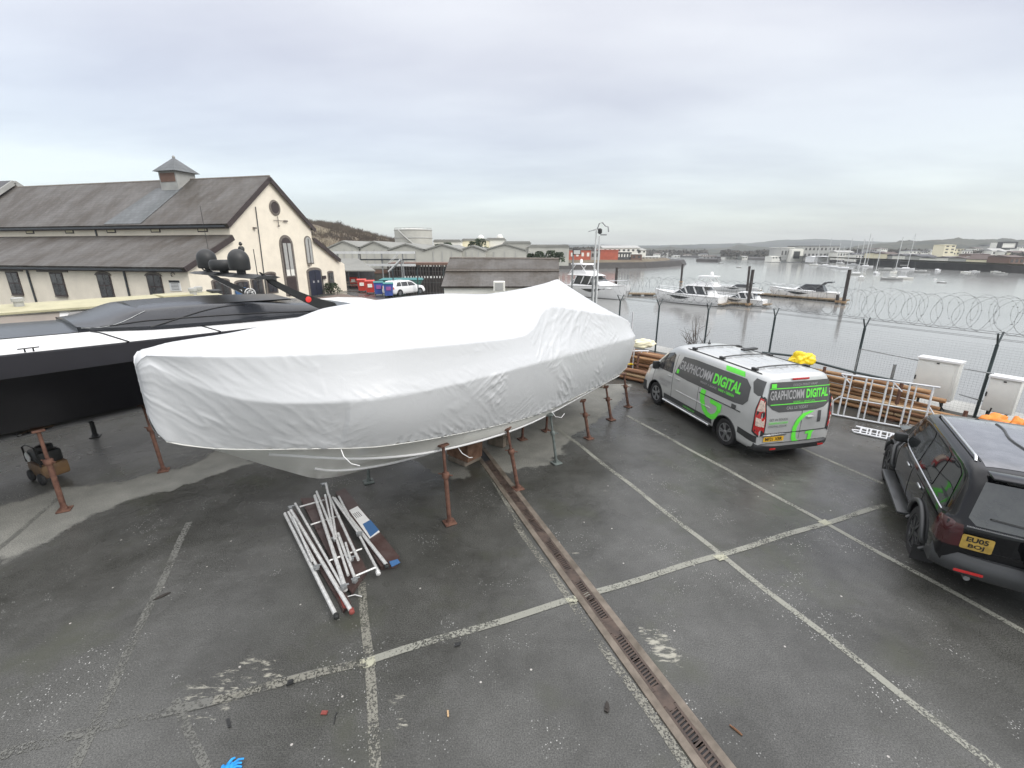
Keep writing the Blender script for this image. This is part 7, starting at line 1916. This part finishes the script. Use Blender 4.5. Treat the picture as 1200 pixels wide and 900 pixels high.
# rows of houses etc.
HS = [(700,705,'x')]
rows_ = [ # u0,u1,vt,vb,Y,wall,roof,pitched,win,label
 (1003,1012,296.5,303,300,'hwhite','hroof',.4,(3,1),'white gabled house left of the yellow block across the water'),
 (1013,1027,295,304,300,'hgrey','hroof',.35,(4,2),'grey terrace left of the yellow block across the water'),
 (1028,1040,294.5,305,295,'hcream','hroof',.3,(4,2),'yellow apartment block, taller left half'),
 (1040,1052,295.5,305,295,'hcream','hroofb',.3,(4,2),'yellow apartment block, lower right half'),
 (1052,1062,298,306,290,'hgrey','hroof',.4,(3,1),'small grey house right of the yellow block'),
 (1063,1079,297.5,307,285,'hwhite','hroof',.4,(5,1),'white terrace at the start of the right waterfront'),
 (1079,1096,298,307.5,280,'hgrey','hroof',.4,(5,1),'pale grey terrace in the middle of the right waterfront'),
 (1097,1116,301,309,250,'hwhite','hroof',.4,(6,1),'white row of cottages left part on the right waterfront'),
 (1116,1133,300.5,309,250,'hwhite','hroof',.35,(6,1),'white row of cottages middle part on the right waterfront'),
 (1134,1152,301,309.5,248,'hgrey','hroofb',.35,(5,1),'grey fronted row of cottages on the right waterfront'),
 (1169,1179,304,310,245,'hbrown','hroofb',.4,(3,1),'brown boathouse right of the yellow gable'),
 (1108,1118,286.5,297.5,330,'hcream','hcream',.05,(2,3),'tall stepped cream apartment tower on the right hill'),
 (1118,1128,291,299,332,'hcream','hroof',.05,(3,2),'middle part of the stepped cream apartments on the right hill'),
 (1128,1139,293,298,330,'hwhite','hroof',.2,(4,1),'low end of the cream apartments on the right hill'),
 (1164,1177,291,299,330,'hwhite','hgrey',.5,(3,1),'pale house with big grey roof below the framed house'),
 (1178,1190,293,300,325,'hwhite','hgrey',.4,(4,1),'white house right of the big grey roof'),
 (1190,1203,294,301,320,'hcream','hroofb',.4,(4,1),'cream house near the right frame edge'),
 (1185,1199,299,308,270,'hbrown','hroofb',.3,(3,1),'brown brick building at the right frame edge by the water'),
 (1140,1160,297,300.5,300,'hbrown','hroofb',.4,(5,1),'brown roofed terrace above the cottages'),
 (1150,1163,299.5,303,275,'hwhite','hroof',.4,(4,1),'small white houses above the yellow gable'),
 (1066,1078,293,297,380,'hwhite','hroof',.4,(3,1),'small white house up the slope behind the waterfront'),
 (982,1000,293.5,301,320,'hwhite','hgrey',.4,(6,1),'white sheds right of the marina office'),
 (955,972,300,304,300,'gelw','gelw',.5,(0,0),'white dome tent in front of the marina office'),
 (905,915,300,303.5,330,'hwhite','hwhite',.3,(3,1),'small white hut left of the marina'),
 (850,862,301,303.2,430,'hwhite','hwhite',.3,(3,1),'long white low building on the far shore'),
 (870,876,300,303,420,'hwhite','hgrey',.4,(2,1),'tiny white house on the far shore'),
 (824,840,299.5,303.3,460,'hgrey','hroofb',.4,(4,1),'greyish building on the far shore by the wooded hump'),
 (778,786,296,299,600,'hwhite','hgrey',.4,(2,1),'small pale house high on the far slope'),
 (790,797,299,301.3,560,'hwhite','hgrey',.4,(2,1),'tiny pale house low on the far slope, left'),
 (803,810,298,300.5,570,'hwhite','hroofb',.4,(2,1),'tiny pale house low on the far slope, right')]
def bank_y(u):
    B_ = [(1010,310.5),(1062,313),(1100,315),(1140,317),(1200,320.5),(1290,325)]
    for (ua,va),(ub,vb_) in zip(B_,B_[1:]):
        if ua <= u <= ub: return wz(u,va+(vb_-va)*(u-ua)/(ub-ua)).y
    return wz(B_[0][0],B_[0][1]).y
def v_at(Y,z):
    lo,hi = 280.0,340.0
    for _ in range(30):
        m_ = (lo+hi)/2
        if at_y(600,m_,Y).z > z: lo = m_
        else: hi = m_
    return lo
for u0,u1,vt,vb,Y,wm,rm,pt,win,lab in rows_:
    if vb >= 305 and u0 > 1010:
        Y = bank_y((u0+u1)/2)+8; vb = v_at(Y,-1.5)
    bld(lab,u0,u1,vt,vb,Y,9,wm,rm,'house','house',pt*.7,win)
rnd = random.Random(77)
extra = [(1080,294,'white','between the terraces, left'),(1092,292.5,'pale','up the slope left of the cream tower'),(1145,290,'white','on the crest right of the cream apartments'),(1153,294,'cream','above the brown roofed terrace'),(1160,287,'grey','high on the crest left of the framed house'),(1196,288,'white','on the crest right of the framed house'),
 (712,297,'pale','on the far slope behind the spit, left'),(768,296.5,'white','on the far slope behind the spit, middle'),(822,297,'white','on the far slope left of the wooded hump'),(893,299,'cream','on the far shore left of the marina'),(1020,291,'grey','above the grey terrace by the marina'),(1033,290.5,'white','above the yellow block')]
for u,v,c_,lab in extra:
    Y = 380 if u > 1010 else 560; wpx = rnd.uniform(5,8)
    bld('small %s house %s' % (c_,lab),u,u+wpx,v,v+rnd.uniform(3,4),Y,9,{'white':'hwhite','pale':'hwhite','cream':'hcream','grey':'hgrey'}[c_],rnd.choice(['hroof','hgrey','hroofb']),'house','house',.3,(3,1))
# yellow gable house
YG = bank_y(1162)+7; vg = v_at(YG,-1.5); a = at_y(1155,vg,YG); b = at_y(1169,vg,YG); r = at_y(1162,299.5,YG); t = thing('house','bright yellow gable ended house on the right waterfront','house',((a.x+b.x)/2,YG,a.z)); w_ = b.x-a.x; hz = r.z-a.z
mb = MB(); mb.prism([(-w_/2,0,-1),(w_/2,0,-1),(w_/2,0,hz*.5),(0,0,hz),(-w_/2,0,hz*.5)],(0,9,0)); mb.build('wall','hcream',t)
for s in (-1,1):
    mb = MB(); mb.prism([(s*(w_/2+.2),-.2,hz*.5-.1),(0,-.2,hz+.03),(0,-.2,hz+.25),(s*(w_/2+.2),-.2,hz*.5+.14)],(0,9.4,0)); mb.build('roof','hroofb',t)
mb = MB(); mb.box((0,-.05,hz*.35),(.7,.12,1.4)); mb.build('window','glass_win',t)
# house with black framed glass front on the hill
a = at_y(1174,283.5,335); b = at_y(1190,291.5,335); t = thing('house','modern house with a thick black frame round its white front on the right hill','house',((a.x+b.x)/2,335,b.z)); w_ = b.x-a.x; hz = a.z-b.z
mb = MB(); mb.box((0,4,hz/2),(w_-1,8,hz-1)); mb.build('wall','hwhite',t)
mb = MB()
for s in (-1,1): mb.box((s*(w_/2-.3),1,hz/2),(.9,3,hz))
mb.box((0,1,hz-.3),(w_-1.5,3,.8)); mb.box((0,1,.3),(w_-1.5,3,.8)); mb.build('frame','blackmat',t)
mb = MB(); mb.box((0,6,-4),(w_*.9,6,8)); mb.build('basement','hgrey',t)
# woods as masses
def wood(name,u0,u1,vt,vb,Y,n,m,depth=30,seed=1,sz=1.2,hz=None):
    rnd = random.Random(seed); mb = MB()
    for k in range(n):
        u = rnd.uniform(u0,u1); yy = Y+rnd.uniform(-depth/2,depth/2); top = vt(u) if callable(vt) else vt
        top += 1.6*noise.noise(Vector((u*.25,seed,0)))+.8*noise.noise(Vector((u*.9,seed,3)))
        p = at_y(u,rnd.uniform(top,vb),yy); s = sz*rnd.uniform(.5,1.2)
        d = Vector((rnd.gauss(0,1),rnd.gauss(0,1),rnd.gauss(0,1))).normalized()*s; e_ = d.cross(Vector((rnd.gauss(0,1),rnd.gauss(0,1),rnd.gauss(0,1)))).normalized()*s*.6
        mb.add([p-d,p+e_,p+d,p-e_],[(0,1,2,3)])
    return tag(mb.build(name,m,recalc=False),kind='stuff')
M['woodfar'] = mat('distant_winter_wood', (.055,.050,.040), .95, col2=(.10,.085,.065), scale=.15)
wood('far_wood',1066,1108,293,300,400,1500,'woodfar',40,2,1.3)
wood('far_wood',1128,1165,294,301,345,1300,'woodfar',20,3,1.2)
wood('far_wood',1185,1215,297,306,285,900,'woodfar',20,4,1.1)
wood('far_wood',845,915,lambda u: 293+2*abs(math.sin(u*.07)),302,520,2200,'woodfar',60,5,1.9)
wood('far_wood',676,830,lambda u: 293.5,300,620,3000,'woodfar',80,6,2.0)
wood('far_wood',992,1066,292.5,299,420,1800,'woodfar',40,7,1.5)
wood('far_wood',556,700,lambda u: 290.5,294,420,1600,'woodfar',60,8,1.4)
# bare trees on the left hillside
M['hilltwig'] = mat('hillside_brush', (.05,.037,.028), .95, col2=(.13,.10,.07), scale=.2)
rnd = random.Random(21); mb = MB()
RL = [(300,256),(345,258),(366,262.5),(385,264),(400,266.5),(412,270),(425,273.5),(445,279),(470,284.5),(500,289)]
def rv(u):
    for k in range(len(RL)-1):
        if RL[k][0] <= u <= RL[k+1][0]: return RL[k][1]+(RL[k+1][1]-RL[k][1])*(u-RL[k][0])/(RL[k+1][0]-RL[k][0])
    return RL[-1][1]
for k in range(2600):
    u = rnd.uniform(345,500); q_ = rnd.uniform(.12,1.0); pr = at_y(u,rv(u),210); s_ = 1-110*(1-q_)/210
    zt = -1+(pr.z+1)*(math.sin(q_*math.pi/2)**1.1); p = Vector((pr.x*s_,210*s_,zt+.6))
    h = rnd.uniform(1.2,3.2); base = p-Vector((0,0,h*.7))
    for q in range(4):
        top = p+Vector((rnd.uniform(-1,1),rnd.uniform(-.5,.5),rnd.uniform(.2,1)*h*.5)); s = .16
        mb.add([base-Vector((s,0,0)),base+Vector((s,0,0)),top],[(0,1,2)])
tag(mb.build('hillside_scrub','hilltwig',recalc=False),kind='stuff')
for u,dh,lab in ((398,2.6,'bare rounded tree standing alone on the left hilltop'),(374,1.6,'low bare tree on the left hilltop near the hall roof')):
    p = at_y(u,rv(u)+1.5,208); th = thing('bare_tree',lab,'tree',p); rnd = random.Random(u); mb = MB(); mb.tube([(0,0,-1),(0,0,1.2)],[.35,.25],6); mb.build('trunk','twig',th)
    mb = MB()
    for k in range(90):
        a = rnd.uniform(0,6.28); rr = rnd.uniform(.3,1)*dh*.75; t = Vector((math.cos(a)*rr,math.sin(a)*rr,1.0+dh*rnd.uniform(.2,1.0)*(1.15-.5*rr/dh))); m_ = t*.5+Vector((0,0,.5))
        mb.tube([(0,0,.8),m_,t],[.10,.05,.02],3,cap=False)
    mb.build('crown','twig',th,recalc=False)
wood('hilltop_bushes',350,400,lambda u: rv(u)-1.0,267,207,500,'evergreen',4,12,.7)
# distant coast road lamp masts / bridge
# ================================================================ haze
m = bpy.data.materials.new('haze_air'); m.use_nodes = True; nt = m.node_tree
for n in list(nt.nodes): nt.nodes.remove(n)
o_ = nt.nodes.new('ShaderNodeOutputMaterial'); pv = nt.nodes.new('ShaderNodeVolumePrincipled')
pv.inputs['Color'].default_value = (.86,.90,.92,1); pv.inputs['Density'].default_value = .00036; pv.inputs['Anisotropy'].default_value = .2
nt.links.new(pv.outputs[0], o_.inputs['Volume'])
M['haze'] = m
mb = MB(); mb.box((0,900,28),(5200,2300,74)); hz_ = mb.build('haze','haze'); tag(hz_,kind='stuff')
